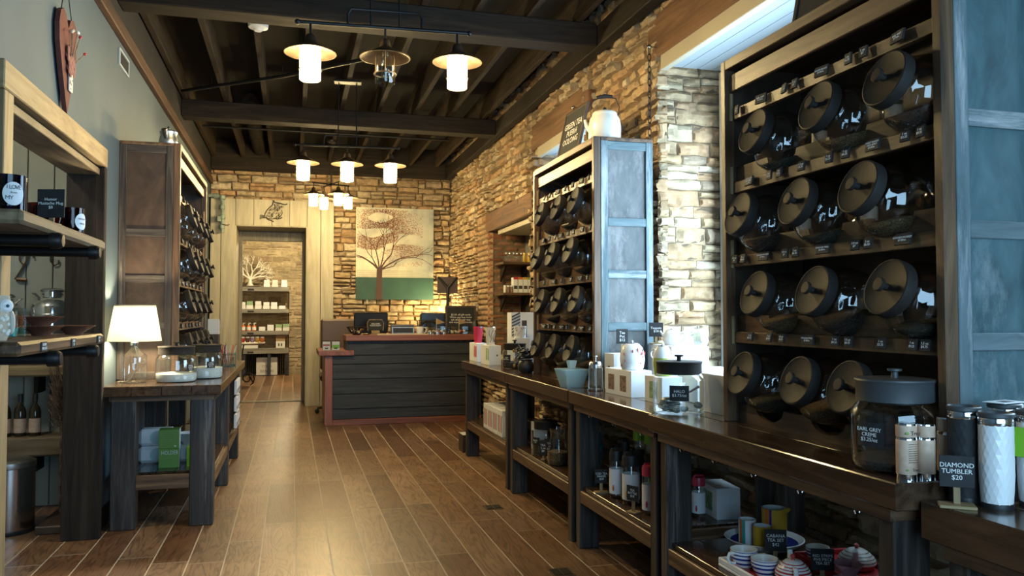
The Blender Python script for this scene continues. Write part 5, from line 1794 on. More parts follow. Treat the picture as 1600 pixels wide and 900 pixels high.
put('bowl_body', MB().lathe([(0, 0), (0.035, 0), (0.038, 0.008), (0.060, 0.03), (0.075, 0.075), (0.072, 0.076), (0.055, 0.032), (0, 0.012)], 32), M['ceramic'], t, 50)
t = thing('packet_rack', 'wire rack of white tea packets on the aisle side of the left table', 'rack', (-0.458, 7.35, 0.36))
m_ = MB()
for y in (-0.24, 0.24):
    m_.tube([(-0.012, y, 0), (-0.012, y, 0.42)], 0.003, 6)
for k in range(3):
    z_ = 0.02 + 0.14 * k
    m_.tube([(-0.012, -0.24, z_), (0.028, -0.24, z_), (0.028, 0.24, z_), (-0.012, 0.24, z_)], 0.0025, 6, closed=True)
put('wire_frame', m_, M['black_metal'], t)
for k in range(3):
    for q in range(4):
        p_ = carton('tea_packet', 'white tea packet, %s in the %s tier of the left wire rack' % (('nearest', 'second nearest', 'third nearest', 'farthest')[q], ('bottom', 'middle', 'top')[k]), 'packet',
                    (-0.452, 7.35 - 0.18 + 0.12 * q, 0.36 + 0.024 + 0.14 * k), 0.022, 0.09, 0.115, 0, prints=(('+x', 0.15, 0.85, 0.1, 0.4, 'dark_print'),), group='tea packets in the wire rack')
# pot on top of the left cabinet
t = thing('pitcher', 'small dull metal pitcher with dark lid knob on top of the left jar cabinet', 'pitcher', (-0.86, 6.10, 2.54), R(-100))
put('body', MB().lathe([(0, 0), (0.062, 0), (0.066, 0.006), (0.062, 0.05), (0.055, 0.08), (0.060, 0.105), (0.056, 0.106), (0, 0.10)], 32), M['alu'], t, 50)
put('spout', MB().tube([(0.052, 0, 0.05), (0.072, 0, 0.08), (0.092, 0, 0.108)], [0.012, 0.016, 0.020], 10), M['alu'], t)
li = put('lid', MB().lathe([(0.057, 0.105), (0.045, 0.116), (0.01, 0.122), (0, 0.122)], 28), M['alu'], t)
put('knob', MB().lathe([(0, 0.12), (0.006, 0.121), (0.005, 0.132), (0.009, 0.140), (0, 0.150)], 14), M['black'], li)
put('handle', MB().tube([(-0.055, 0, 0.095), (-0.085, 0, 0.095), (-0.095, 0, 0.06), (-0.08, 0, 0.03), (-0.062, 0, 0.022)], 0.006, 8), M['alu'], t)

# ------------------------------------------------------------------ top of the middle cabinet
CT = 2.43
t = thing('kettle', 'cream enamel kettle with raised black wooden grip on top of a jar cabinet', 'kettle', (1.895, 4.66, CT), R(150))
put('body', MB().lathe([(0, 0), (0.098, 0), (0.102, 0.008), (0.102, 0.10), (0.094, 0.145), (0.080, 0.165), (0.078, 0.180), (0.072, 0.182), (0, 0.178)], 40), M['cream'], t, 50)
put('spout', MB().tube([(0.09, 0, 0.08), (0.115, 0, 0.115), (0.125, 0, 0.15)], [0.020, 0.014, 0.009], 12), M['cream'], t)
li = put('lid', MB().lathe([(0.078, 0.181), (0.07, 0.190), (0.02, 0.198), (0, 0.199)], 32), M['cream'], t)
put('knob', MB().lathe([(0, 0.197), (0.010, 0.198), (0.014, 0.21), (0.008, 0.222), (0, 0.223)], 16), M['black'], li)
h_ = put('bail', MB().tube([(-0.085, 0, 0.165), (-0.092, 0, 0.22), (-0.07, 0, 0.275), (0, 0, 0.292), (0.07, 0, 0.275), (0.092, 0, 0.22), (0.085, 0, 0.165)], 0.0035, 8), M['black_metal'], t)
put('grip', MB().tube([(-0.05, 0, 0.288), (0, 0, 0.294), (0.05, 0, 0.288)], [0.011, 0.014, 0.011], 12), M['black'], h_)


def leaning_board(label, loc, rz, w_, h_, body, size, lean=0.38):
    t = thing('chalkboard', label, 'sign', loc, 0, None, rot=(-lean, 0, rz))
    put('board', MB().box(-w_ / 2 + 0.018, -0.006, 0.018, w_ / 2 - 0.018, 0.004, h_ - 0.018, 0), M['slate'], t)
    m_ = MB()
    m_.box(-w_ / 2, -0.010, 0, w_ / 2, 0.010, 0.018, 0.002).box(-w_ / 2, -0.010, h_ - 0.018, w_ / 2, 0.010, h_, 0.002)
    m_.box(-w_ / 2, -0.010, 0.018, -w_ / 2 + 0.018, 0.010, h_ - 0.018, 0.002).box(w_ / 2 - 0.018, -0.010, 0.018, w_ / 2, 0.010, h_ - 0.018, 0.002)
    put('board_frame', m_, M['panel'], t)
    m_ = MB()
    for q in (-1, 1):
        m_.tube([(q * w_ * 0.25, 0.012, h_ * 0.6), (q * w_ * 0.25, 0.02 + h_ * 0.55 * math.tan(lean), 0.002 - (0.02 + h_ * 0.55 * math.tan(lean)) * math.tan(lean) * 0.0)], 0.005, 6)
    lettering(body, size, M['chalk'], t, (0, -0.0066, h_ / 2))
    return t


leaning_board('black chalkboard reading GREEN TEA PUERH OOLONG leaning on top of a jar cabinet', (1.835, 5.20, CT + 0.004), R(-88), 0.40, 0.36, 'GREEN TEA\nPUERH\nOOLONG', 0.062, 0.22)
t = leaning_board('black chalkboard seen only by its lower corner on top of the big jar cabinet', (1.87, 2.43, 2.424), R(-84), 0.42, 0.42, 'BLACK TEA\nHERBAL', 0.062, 0.2)
put('iron_foot', MB().tube([(0.12, -0.012, 0.0), (0.14, -0.05, 0.012), (0.17, -0.06, 0.035), (0.19, -0.04, 0.05), (0.18, -0.012, 0.05)], 0.008, 8), M['black_metal'], t)
put('hang_ring', MB().tube([(-0.19 + 0.014 * math.cos(2 * PI * k / 14), -0.016, 0.004 + 0.014 * math.sin(2 * PI * k / 14)) for k in range(14)], 0.0022, 6, closed=True), M['steel'], t)


def chain(label, x, y, z0, z1):
    t = thing('hanging_chain', label, 'chain', (x, y, z1))
    m_ = MB()
    n = int((z1 - z0) / 0.042)
    for k in range(n):
        c_ = -0.03 - 0.042 * k
        pts = []
        for q in range(12):
            a = 2 * PI * q / 12
            u, v = 0.011 * math.cos(a), 0.026 * math.sin(a)
            pts.append((u, 0, c_ + v) if k % 2 else (0, u, c_ + v))
        m_.tube(pts, 0.0032, 5, closed=True)
    put('links', m_, M['black_metal'], t)
    put('hook', MB().ball((0, 0, 0), 0.016, 0, 12).tube([(0.05, 0, 0), (0, 0, 0), (-0.005, 0, -0.014)], 0.005, 8), M['steel'], t)
    return t


chain('black chain hanging on the stone wall from the end of the big window lintel', 2.29, 4.84, 2.30, 3.135)
chain('black chain hanging from the window lintel behind the GREEN TEA chalkboard', 2.29, 6.33, 2.45, 3.10)

# ------------------------------------------------------------------ sales counter top and what stands behind it
HC, LC = 1.087, 0.905
t = thing('card_holder', 'clear holder with red and green printed cards on the low counter end', 'card holder', (0.455, 9.87, LC))
for k, (x0, mt) in enumerate(((-0.10, 'red_paint'), (0.01, 'green_bright'))):
    put('pocket', MB().box(x0, -0.03, 0, x0 + 0.10, -0.028, 0.12, 0).box(x0, -0.002, 0, x0 + 0.10, 0.0, 0.12, 0).box(x0, -0.03, 0, x0 + 0.10, 0, 0.003, 0), M['glass'], t, 0)
    for q in range(3):
        c_ = put('card', MB().box(x0 + 0.006, -0.024 + 0.007 * q, 0.004, x0 + 0.094, -0.021 + 0.007 * q, 0.095 + 0.006 * q, 0), M['white'], t, 0)
        if q == 0:
            put('printed_band', MB().box(x0 + 0.010, -0.0246, 0.055 if k == 0 else 0.03, x0 + 0.090, -0.0241, 0.075 if k == 0 else 0.07, 0), M[mt], c_, 0)
            put('printed_band', MB().box(x0 + 0.03, -0.0246, 0.02, x0 + 0.07, -0.0241, 0.035, 0), M['dark_print'], c_, 0)
t = thing('desk_chair', 'brown leather desk chair behind the low counter end', 'chair', (0.62, 11.15, 0), R(180))
put('seat', MB().box(-0.25, -0.25, 0.44, 0.25, 0.25, 0.54, 0.03), M['brown_leather'], t)
put('backrest', MB().box(-0.25, 0.22, 0.60, 0.25, 0.30, 1.28, 0.03), M['brown_leather'], t)
put('back_bar', MB().box(-0.05, 0.24, 0.45, 0.05, 0.27, 0.62, 0.004), M['black'], t)
put('gas_stem', MB().tube([(0, 0, 0.10), (0, 0, 0.44)], 0.03, 12), M['black'], t)
for k in range(5):
    a = 2 * PI * k / 5
    lg = put('base_leg', MB().tube([(0, 0, 0.10), (0.28 * math.cos(a), 0.28 * math.sin(a), 0.07)], [0.025, 0.015], 8), M['black'], t)
    put('caster', MB().ball((0.28 * math.cos(a), 0.28 * math.sin(a), 0.03), 0.03, 0, 10), M['black'], lg)
t = thing('monitor', 'black computer monitor on the counter, its back towards the room', 'monitor', (0.965, 10.20, HC), R(6))
put('panel', MB().box(-0.215, -0.02, 0.015, 0.215, 0.02, 0.275, 0.012), M['screen'], t)
put('stand', MB().box(-0.04, -0.03, 0.0, 0.04, 0.0, 0.10, 0.004).box(-0.09, -0.07, 0, 0.09, 0.07, 0.008, 0.003), M['black'], t)
t = thing('wire_bowl', 'black wire bowl with wrapped sweets on the counter corner', 'bowl', (0.765, 9.92, HC))
m_ = MB()
for k in range(16):
    a = 2 * PI * k / 16
    m_.tube([(0.04 * math.cos(a), 0.04 * math.sin(a), 0.004), (0.085 * math.cos(a + 0.3), 0.085 * math.sin(a + 0.3), 0.045), (0.12 * math.cos(a + 0.1), 0.12 * math.sin(a + 0.1), 0.10)], 0.003, 5)
    m_.tube([(0.04 * math.cos(a), 0.04 * math.sin(a), 0.004), (0.085 * math.cos(a - 0.3), 0.085 * math.sin(a - 0.3), 0.045), (0.12 * math.cos(a - 0.1), 0.12 * math.sin(a - 0.1), 0.10)], 0.003, 5)
m_.tube([(0.12 * math.cos(2 * PI * k / 24), 0.12 * math.sin(2 * PI * k / 24), 0.10) for k in range(24)], 0.0035, 6, closed=True)
m_.tube([(0.04 * math.cos(2 * PI * k / 24), 0.04 * math.sin(2 * PI * k / 24), 0.004) for k in range(24)], 0.0035, 6, closed=True)
put('wire_frame', m_, M['black_metal'], t)
for q in range(9):
    a, rr = 2.4 * q, 0.03 + 0.005 * q
    s_ = thing('wrapped_sweet', 'wrapped sweet lying in the black wire bowl on the counter', 'sweet', (0.765 + rr * math.cos(a), 9.92 + rr * math.sin(a), HC + 0.03 + 0.005 * q), a, 'sweets in the wire bowl')
    put('wrapper', MB().ball((0, 0, 0), 0.016, 0, 8, 1.2, 0.9, 0.8), M[('white', 'steel', 'gold')[q % 3]], s_)
t = thing('easel_sign', 'small chalk sign on a pale twisted wooden easel on the counter', 'sign', (1.0, 9.97, HC), 0.1)
put('base', MB().box(-0.07, -0.04, 0, 0.07, 0.04, 0.012, 0.003).box(-0.05, -0.02, 0.012, 0.05, 0.02, 0.055, 0.004), M['pine_x'], t)
put('board', MB().box(-0.085, -0.006, 0.06, 0.085, 0.006, 0.17, 0.002), M['slate'], t)
put('twig_frame', MB().tube([(-0.095, 0, 0.05), (-0.10, 0, 0.15), (-0.08, 0, 0.185), (0.08, 0, 0.185), (0.10, 0, 0.15), (0.095, 0, 0.05)], 0.008, 8), M['twig'], t)
lettering('WELCOME\nPLEASE ENJOY', 0.022, M['chalk'], t, (0, -0.007, 0.125))
t = thing('radio', 'small silver framed tabletop radio with dark grille on the counter', 'radio', (1.345, 10.06, HC))
put('case', MB().box(-0.145, -0.06, 0.008, 0.145, 0.06, 0.125, 0.008), M['alu'], t)
put('grille', MB().box(-0.125, -0.0615, 0.022, 0.125, -0.0603, 0.085, 0.0005), M['black'], t)
put('top_panel', MB().box(-0.135, -0.0615, 0.095, 0.135, -0.0603, 0.115, 0.0005), M['dark_print'], t)
for x in (-0.12, 0.12):
    put('foot', MB().box(x - 0.012, -0.05, 0, x + 0.012, 0.05, 0.008, 0.001), M['black'], t)
carton('counter_mat', 'thin pale wooden tray mat lying along the counter front', 'mat', (1.36, 9.885, HC), 0.70, 0.10, 0.012, 0, 'cord')
t = thing('mug', 'white mug holding dark pens next to the radio', 'mug', (1.565, 10.05, HC))
put('mug_body', MB().lathe([(0, 0), (0.042, 0), (0.046, 0.01), (0.047, 0.10), (0.043, 0.10), (0.041, 0.012), (0, 0.01)], 28), M['ceramic'], t, 50)
put('handle', MB().tube([(0.045, 0, 0.085), (0.075, 0, 0.085), (0.082, 0, 0.05), (0.07, 0, 0.022), (0.044, 0, 0.02)], 0.006, 8), M['ceramic'], t)
for q in range(7):
    a = 0.9 * q
    s_ = thing('pen', 'dark pen standing in the white mug on the counter', 'pen', (1.565 + 0.015 * math.cos(a), 10.05 + 0.015 * math.sin(a), HC + 0.0125), 0, 'pens in the white mug')
    put('barrel', MB().tube([(0, 0, 0), (0.022 * math.cos(a), 0.022 * math.sin(a), 0.15 + 0.01 * (q % 3))], 0.0045, 6), M['black'], s_)
for xx, lab in ((1.755, 'left one'), (2.045, 'right one before the framed chalkboard')):
    t = thing('candy_tray', 'glass-sided tray of mixed sweets with small paper flag, ' + lab, 'tray', (xx, 9.98, HC))
    put('tray_body', MB().box(-0.11, -0.08, 0, 0.11, 0.08, 0.006, 0.001).box(-0.11, -0.08, 0.006, 0.11, -0.076, 0.10, 0).box(-0.11, 0.076, 0.006, 0.11, 0.08, 0.10, 0).box(-0.11, -0.076, 0.006, -0.106, 0.076, 0.10, 0).box(0.106, -0.076, 0.006, 0.11, 0.076, 0.10, 0), M['glass'], t, 0)
    put('flag_stick', MB().tube([(0.01, 0, 0.006), (0.01, 0, 0.20)], 0.003, 6), M['cord'], t)
    put('flag', MB().prism([(0.01, 0.125), (0.12, 0.15), (0.01, 0.205)], -0.001, 0.001, Matrix.Rotation(PI / 2, 4, 'X')), M['kraft'], t, 0)
    for q in range(14):
        s_ = thing('sweet', 'small round sweet in the candy tray, ' + lab, 'sweet', (xx - 0.085 + 0.026 * (q % 7), 9.945 + 0.05 * (q // 7), HC + 0.024 + 0.02 * rng.random()), q, 'sweets in the tray, ' + lab)
        put('sweet_body', MB().ball((0, 0, 0), 0.018, 0, 10, 1.1, 0.9, 0.85), M[('white', 'red_paint', 'cream', 'print', 'white', 'pink', 'cord')[(q * 3) % 7]], s_)
for q in range(3):
    t = thing('tealight_tin', 'small round silver tin in the row of three at the counter front, %s' % ('left', 'middle', 'right')[q], 'tin', (1.665 + 0.085 * q, 9.855, HC), 0, 'silver tins at the counter front')
    put('body', MB().lathe([(0, 0), (0.03, 0), (0.03, 0.025), (0.031, 0.026), (0.031, 0.034), (0, 0.034)], 24), M['chrome'], t)
    put('label', MB().lathe([(0, 0.0342), (0.024, 0.0342), (0.024, 0.0347), (0, 0.0347)], 20), M['white'], t)
t = thing('monitor', 'second dark monitor at the right end of the counter, behind the candy trays', 'monitor', (1.79, 10.325, HC), R(-4))
put('panel', MB().box(-0.17, -0.02, 0.05, 0.17, 0.02, 0.27, 0.01), M['screen'], t)
put('stand', MB().box(-0.03, -0.02, 0.0, 0.03, 0.02, 0.07, 0.004).box(-0.08, -0.06, 0, 0.08, 0.06, 0.008, 0.003), M['black'], t)
t = thing('telephone', 'black desk telephone in front of the second monitor', 'telephone', (1.705, 10.158, HC), 0.1)
put('base', MB().box(-0.08, -0.09, 0, 0.08, 0.09, 0.05, 0.012), M['black'], t)
put('handset', MB().tube([(-0.09, 0, 0.145), (-0.06, 0, 0.165), (0.06, 0, 0.165), (0.09, 0, 0.145)], [0.024, 0.016, 0.016, 0.024], 10).box(-0.03, -0.02, 0.05, 0.03, 0.02, 0.155, 0.004), M['black'], t)
t = thing('framed_chalkboard', 'wood framed chalkboard with handwritten lines standing on the counter end', 'sign', (2.115, 10.14, HC), 0, None, (-0.10, 0, R(-4)))
put('board', MB().box(-0.175, -0.006, 0.02, 0.175, 0.004, 0.345, 0), M['slate'], t)
put('board_frame', MB().box(-0.20, -0.012, 0, 0.20, 0.012, 0.025, 0.003).box(-0.20, -0.012, 0.34, 0.20, 0.012, 0.365, 0.003).box(-0.20, -0.012, 0.025, -0.175, 0.012, 0.34, 0.003).box(0.175, -0.012, 0.025, 0.20, 0.012, 0.34, 0.003), M['panel'], t)
lettering('$5.00 off gift cards\nWhen you buy more\nask about our teas\nand enjoy a cup today', 0.034, M['chalk'], t, (0, -0.0068, 0.20))
t = thing('tablet_stand', 'tablet register on a black post with its brown back and Y bracket facing the room', 'tablet stand', (1.97, 10.30, HC), R(-3))
put('base', MB().box(-0.08, -0.07, 0, 0.08, 0.07, 0.012, 0.004), M['black'], t)
put('post', MB().tube([(0, 0, 0.012), (0, 0, 0.60)], 0.020, 12), M['black'], t)
put('tablet', MB().box(-0.135, 0.02, 0.53, 0.135, 0.035, 0.745, 0.006), M['brown_leather'], t)
put('bracket', MB().tube([(0, 0.005, 0.56), (0, 0.005, 0.60), (-0.10, 0.008, 0.72), (-0.125, 0.015, 0.74)], [0.025, 0.022, 0.016, 0.016], 8).tube([(0, 0.005, 0.60), (0.10, 0.008, 0.72), (0.125, 0.015, 0.74)], [0.022, 0.016, 0.016], 8), M['black'], t)
t = thing('bottle', 'black flask at the right end of the counter', 'flask', (2.27, 9.98, HC))
put('body', MB().lathe([(0, 0), (0.04, 0), (0.042, 0.12), (0.03, 0.15), (0.024, 0.16), (0.024, 0.18), (0, 0.182)], 24), M['black'], t)
put('base_ring', MB().lathe([(0.043, 0.0), (0.045, 0.002), (0.045, 0.02), (0.043, 0.022)], 24), M['blue_paint'], t)
t = thing('paper_stack', 'loose white papers lying on top of a file box behind the second monitor', 'papers', (1.80, 10.62, 1.352), 0.15)
for k in range(4):
    put('sheet', MB().box(-0.12, -0.09, 0.002 * k, 0.12, 0.09, 0.002 * k + 0.001, 0), M['white'], t, 0, rot=(0.05 * k, 0.03 * k, 0.1 * k))
carton('file_box', 'brown file box on the back desk under the loose papers', 'box', (1.82, 10.62, 0.74), 0.30, 0.26, 0.60, 0, 'panel')
t = thing('back_desk', 'dark work desk behind the sales counter', 'desk', (1.55, 10.80, 0))
put('desktop', MB().box(-0.55, -0.38, 0.70, 0.72, 1.12, 0.74, 0.004), M['panel'], t)
for x in (-0.53, 0.64):
    for y in (-0.36, 1.04):
        put('leg', MB().box(x, y, 0, x + 0.06, y + 0.06, 0.70, 0.003), M['panel'], t)
# the small lamp whose glow lights the stone behind the tablet
t = thing('desk_lamp', 'small lit lamp behind the second monitor glowing on the stone wall', 'lamp', (2.12, 11.72, 0.74))
put('base', MB().lathe([(0, 0), (0.07, 0), (0.065, 0.015), (0.012, 0.02), (0.010, 0.48), (0, 0.48)], 20), M['black_metal'], t)
put('lamp_shade', MB().lathe([(0.09, 0.50), (0.05, 0.42), (0.012, 0.41)], 24), M['black_metal'], t)
put('bulb', MB().ball((0, 0, 0.50), 0.03, 0, 14), glow('desk_bulb', (1.0, 0.80, 0.36), 2400.0), t)

# ------------------------------------------------------------------ on the walls
def painting():
    t = thing('painting', 'large canvas painting of a rust leaved tree over a green field', 'painting', (1.50, 12.075, 1.56))
    m, nt, b = new_mat('painted_canvas')
    L_ = nt.links.new
    tc = node(nt, 'ShaderNodeTexCoord')
    sp = node(nt, 'ShaderNodeSeparateXYZ')
    L_(tc.outputs['Object'], sp.inputs[0])
    nz = node(nt, 'ShaderNodeTexNoise', i_Scale=2.6, i_Detail=6.0, i_Distortion=0.4)
    L_(tc.outputs['Object'], nz.inputs['Vector'])
    sky = node(nt, 'ShaderNodeValToRGB')
    sky.color_ramp.elements[0].position, sky.color_ramp.elements[0].color = 0.32, (0.33, 0.33, 0.29, 1)
    sky.color_ramp.elements[1].position, sky.color_ramp.elements[1].color = 0.62, (0.66, 0.60, 0.46, 1)
    L_(nz.outputs[0], sky.inputs[0])
    fld = node(nt, 'ShaderNodeValToRGB')
    fld.color_ramp.elements[0].position, fld.color_ramp.elements[0].color = 0.3, (0.010, 0.045, 0.040, 1)
    fld.color_ramp.elements[1].position, fld.color_ramp.elements[1].color = 0.75, (0.028, 0.085, 0.068, 1)
    L_(nz.outputs[0], fld.inputs[0])
    gt = node(nt, 'ShaderNodeMath', operation='GREATER_THAN', n_1=0.335)
    L_(sp.outputs['Z'], gt.inputs[0])
    gx = node(nt, 'ShaderNodeMapRange')
    gx.inputs[1].default_value, gx.inputs[2].default_value = -0.1, 0.5
    L_(sp.outputs['X'], gx.inputs[0])
    gm = node(nt, 'ShaderNodeMix', data_type='RGBA', blend_type='MULTIPLY')
    L_(gx.outputs[0], gm.inputs[0])
    L_(sky.outputs[0], gm.inputs[6])
    gm.inputs[7].default_value = (0.62, 0.68, 0.78, 1)
    mx = node(nt, 'ShaderNodeMix', data_type='RGBA')
    L_(gt.outputs[0], mx.inputs[0])
    L_(fld.outputs[0], mx.inputs[6])
    L_(gm.outputs[2], mx.inputs[7])
    L_(mx.outputs[2], b.inputs['Base Color'])
    b.inputs['Roughness'].default_value = 0.7
    put('canvas', MB().box(-0.585, -0.02, 0, 0.585, 0.02, 1.385, 0.003), m, t)
    hz = MB()
    for k in range(4):
        z_ = 0.345 + 0.028 * k
        hz.box(-0.57, -0.0212, z_, 0.57 - 0.1 * k, -0.0205, z_ + 0.006, 0)
    put('horizon_strokes', hz, plain('grey_umber_paint', (0.25, 0.22, 0.16), 0.8), t, 0)
    tr = MB()
    r2 = random.Random(5)
    tips = []

    def limb(p, a, ln, w_, d):
        q = (p[0] + ln * math.cos(a), p[1] + ln * math.sin(a))
        mid_ = ((p[0] + q[0]) / 2 + 0.02 * r2.uniform(-1, 1), (p[1] + q[1]) / 2 + 0.01)
        tr.tube([(p[0], -0.0206, p[1]), (mid_[0], -0.0206, mid_[1]), (q[0], -0.0206, q[1])], [w_, w_ * 0.8, w_ * 0.6], 6)
        tips.append(q)
        if d:
            for k in range(2 if d > 3 else 2):
                limb(q, a + r2.uniform(-0.65, 0.65), ln * r2.uniform(0.62, 0.85), w_ * 0.55, d - 1)

    tr.tube([(-0.245, -0.0206, 0.0), (-0.24, -0.0206, 0.25), (-0.235, -0.0206, 0.45)], [0.05, 0.042, 0.042], 8)
    for a, ln, w_ in ((2.45, 0.24, 0.020), (2.1, 0.22, 0.012), (1.75, 0.30, 0.013), (1.35, 0.30, 0.013), (0.95, 0.30, 0.015), (0.55, 0.34, 0.016), (0.3, 0.22, 0.010)):
        limb((-0.235, 0.44), a, ln, w_, 3)
    me = tr.mesh('painted_tree', M['trunk_paint'], 40)
    me.vertices.foreach_set('co', [c_ for v in me.vertices for c_ in (max(-0.578, min(0.578, v.co.x)), -0.0206 + (v.co.y + 0.0206) * 0.04, min(1.37, v.co.z))])
    put('painted_tree', me, None, t)
    lf = MB()
    for k in range(16000):
        bx, bz = r2.choice(tips)
        band = 0.16 * math.sin(bz * 15.0)
        x, z_ = bx + r2.gauss(0.02, 0.13), bz + r2.gauss(0.03, 0.10)
        if r2.random() < 0.35:
            x, z_ = r2.gauss(-0.2, 0.22), r2.uniform(0.75, 1.36)
        if noise.noise(Vector((x * 2.2 + 4, z_ * 6.5, 0))) < -0.16:
            continue
        if -0.57 < x < 0.42 and 0.5 < z_ < 1.37 and not (z_ < 0.62 and x < -0.3):
            s = r2.uniform(0.0028, 0.0058)
            lf.add([(x - s, -0.0216, z_), (x, -0.0216, z_ - s), (x + s, -0.0216, z_), (x, -0.0216, z_ + s)], [(0, 1, 2, 3)])
    o_ = put('painted_leaves', lf, M['rust_leaf'], t, 0)
    o_['kind'] = 'stuff'


painting()

t = thing('owl_wall_art', 'dark wire owl on a branch mounted on the cream boards over the doorway', 'wall art', (-0.285, 12.015, 2.84))
m_ = MB()
def stroke(pts, r=0.006, m=None):
    (m or m_).tube([(x, 0, z) for x, z in pts], r, 6)
stroke([(0.02, 0.15), (0.03, 0.125), (0.09, 0.115), (0.17, 0.095), (0.20, 0.10), (0.205, 0.115)], 0.009)
stroke([(0.015, 0.155), (0.012, 0.12), (0.0, 0.085), (-0.035, 0.05), (-0.075, 0.005), (-0.10, -0.045), (-0.105, -0.085)], 0.008)
stroke([(-0.105, -0.085), (-0.06, -0.115), (0.0, -0.12), (0.05, -0.11)], 0.006)
stroke([(0.025, 0.10), (0.04, 0.06), (0.03, 0.03)], 0.009)
stroke([(0.13, 0.02), (0.14, -0.03), (0.12, -0.07), (0.09, -0.10), (0.04, -0.11)], 0.006)
for k in range(85):
    u, v = rng.uniform(0, 1), rng.uniform(0, 1)
    x0, z0 = -0.095 + 0.19 * u + 0.05 * v, -0.105 + 0.12 * v + 0.05 * u * v
    a = rng.uniform(0.5, 1.4)
    stroke([(x0, z0), (x0 + 0.014 * math.cos(a), z0 + 0.014 * math.sin(a) + 0.004), (x0 + 0.026 * math.cos(a), z0 + 0.026 * math.sin(a))], 0.0036)
put('body_lines', m_, M['owl_line'], t)
m_ = MB()
for ex, ez in ((0.075, 0.085), (0.135, 0.065)):
    m_.ball((ex, 0, ez), 0.010, 0, 10, 1, 0.5, 1)
    m_.tube([(ex + 0.022 * math.cos(2 * PI * k / 16), 0, ez + 0.022 * math.sin(2 * PI * k / 16)) for k in range(16)], 0.0025, 5, closed=True)
put('eyes', m_, M['owl_line'], t)
put('beak', MB().ball((0.10, -0.002, 0.040), 0.010, 0, 10, 0.8, 0.6, 1.4), M['owl_line'], t)
m_ = MB()
stroke([(-0.12, -0.11), (-0.09, -0.10), (-0.06, -0.13), (-0.02, -0.14), (0.02, -0.16)], 0.009, m_)
stroke([(0.02, -0.105), (0.07, -0.12), (0.12, -0.105), (0.14, -0.09)], 0.008, m_)
for k in range(5):
    stroke([(-0.11, -0.075 - 0.008 * k), (-0.15, -0.065 - 0.012 * k), (-0.175, -0.075 - 0.014 * k)], 0.0045, m_)
put('branch_and_tail', m_, M['owl_line'], t)

t = thing('wall_pipe', 'verdigris green gas pipe with valve bending down the cream boards in the corner', 'pipe', (-0.98, 11.95, 2.98))
put('pipe_run', MB().tube([(-0.17, 0, 0.04), (-0.04, 0, 0.04), (0.0, 0, 0.02), (0.02, 0, -0.04), (0.02, 0, -0.48)], 0.026, 12), M['verdigris'], t)
for z_, r_ in ((0.02, 0.042), (-0.12, 0.038), (-0.26, 0.045), (-0.40, 0.036)):
    put('fitting', MB().lathe([(0.026, z_ - 0.03), (r_, z_ - 0.025), (r_, z_ + 0.025), (0.026, z_ + 0.03)], 14, Matrix.Translation((0.015, 0, 0))), M['verdigris'], t)
put('elbow_sleeve', MB().tube([(-0.10, 0, 0.04), (-0.04, 0, 0.04)], 0.036, 12), M['verdigris'], t)
v_ = put('valve_box', MB().box(-0.05, -0.05, -0.33, 0.0, 0.03, -0.25, 0.006), M['verdigris'], t)
put('valve_handle', MB().tube([(0.02, -0.03, -0.37), (0.10, -0.03, -0.38), (0.11, -0.03, -0.36)], 0.008, 8), M['bronze'], v_)

t = thing('heart_ornament', 'tall faded red wooden heart with dried flowers hanging on the left wall', 'wall ornament', (XL + 0.012, 4.50, 2.37))
half = lambda s: [(0, 0), (s * 0.10, 0.20), (s * 0.155, 0.33), (s * 0.165, 0.42), (s * 0.14, 0.49), (s * 0.09, 0.515), (s * 0.045, 0.50), (0, 0.44)]
T = Matrix(((0, 0, 1, 0), (1, 0, 0, 0), (0, 1, 0, 0), (0, 0, 0, 1)))
put('heart_board', MB().prism(half(1)[::-1][1:] + half(-1)[:-1] + [(0, 0.44)], 0, 0.022, T), M['heart'], t, 0)
put('hanging_wire', MB().tube([(0.012, -0.10, 0.50), (0.004, 0.0, 0.72), (0.012, 0.10, 0.50)], 0.0025, 6), M['black_metal'], t)
for k in range(7):
    a = rng.uniform(0.4, 2.2)
    st = put('dried_stem', MB().tube([(0.03, 0.02, 0.24), (0.045, 0.02 + 0.10 * math.cos(a), 0.24 + 0.10 * math.sin(a)), (0.06, 0.02 + 0.20 * math.cos(a), 0.24 + 0.19 * math.sin(a))], 0.0022, 5), M['twig'], t)
    put('seed_head', MB().ball((0.06, 0.02 + 0.20 * math.cos(a), 0.24 + 0.19 * math.sin(a)), 0.009, 0, 8), M[('cord', 'red_paint', 'cream')[k % 3]], st)
for k, (y, z_) in enumerate(((-0.03, 0.30), (0.02, 0.27), (-0.01, 0.24), (0.05, 0.25))):
    m_ = MB()
    for p in range(5):
        b_ = 2 * PI * p / 5
        m_.ball((0.035, y + 0.022 * math.cos(b_), z_ + 0.03 * math.sin(b_)), 0.018, 0, 8, 0.4, 0.8, 1.3)
    put('fabric_flower', m_, plain('dusty_pink_cloth', (0.22, 0.095, 0.075), 0.8) if k == 0 else bpy.data.materials['dusty_pink_cloth'], t)
rb = put('printed_ribbon', MB().box(0.024, -0.005, 0.12, 0.034, 0.055, 0.22, 0.003), M['cream'], t)
m_ = MB()
for k in range(8):
    m_.ball((0.0345, rng.uniform(0.0, 0.05), 0.13 + 0.08 * rng.random()), 0.006, 0, 6, 0.2, 1, 1)
put('printed_spots', m_, M['dark_print'], rb)

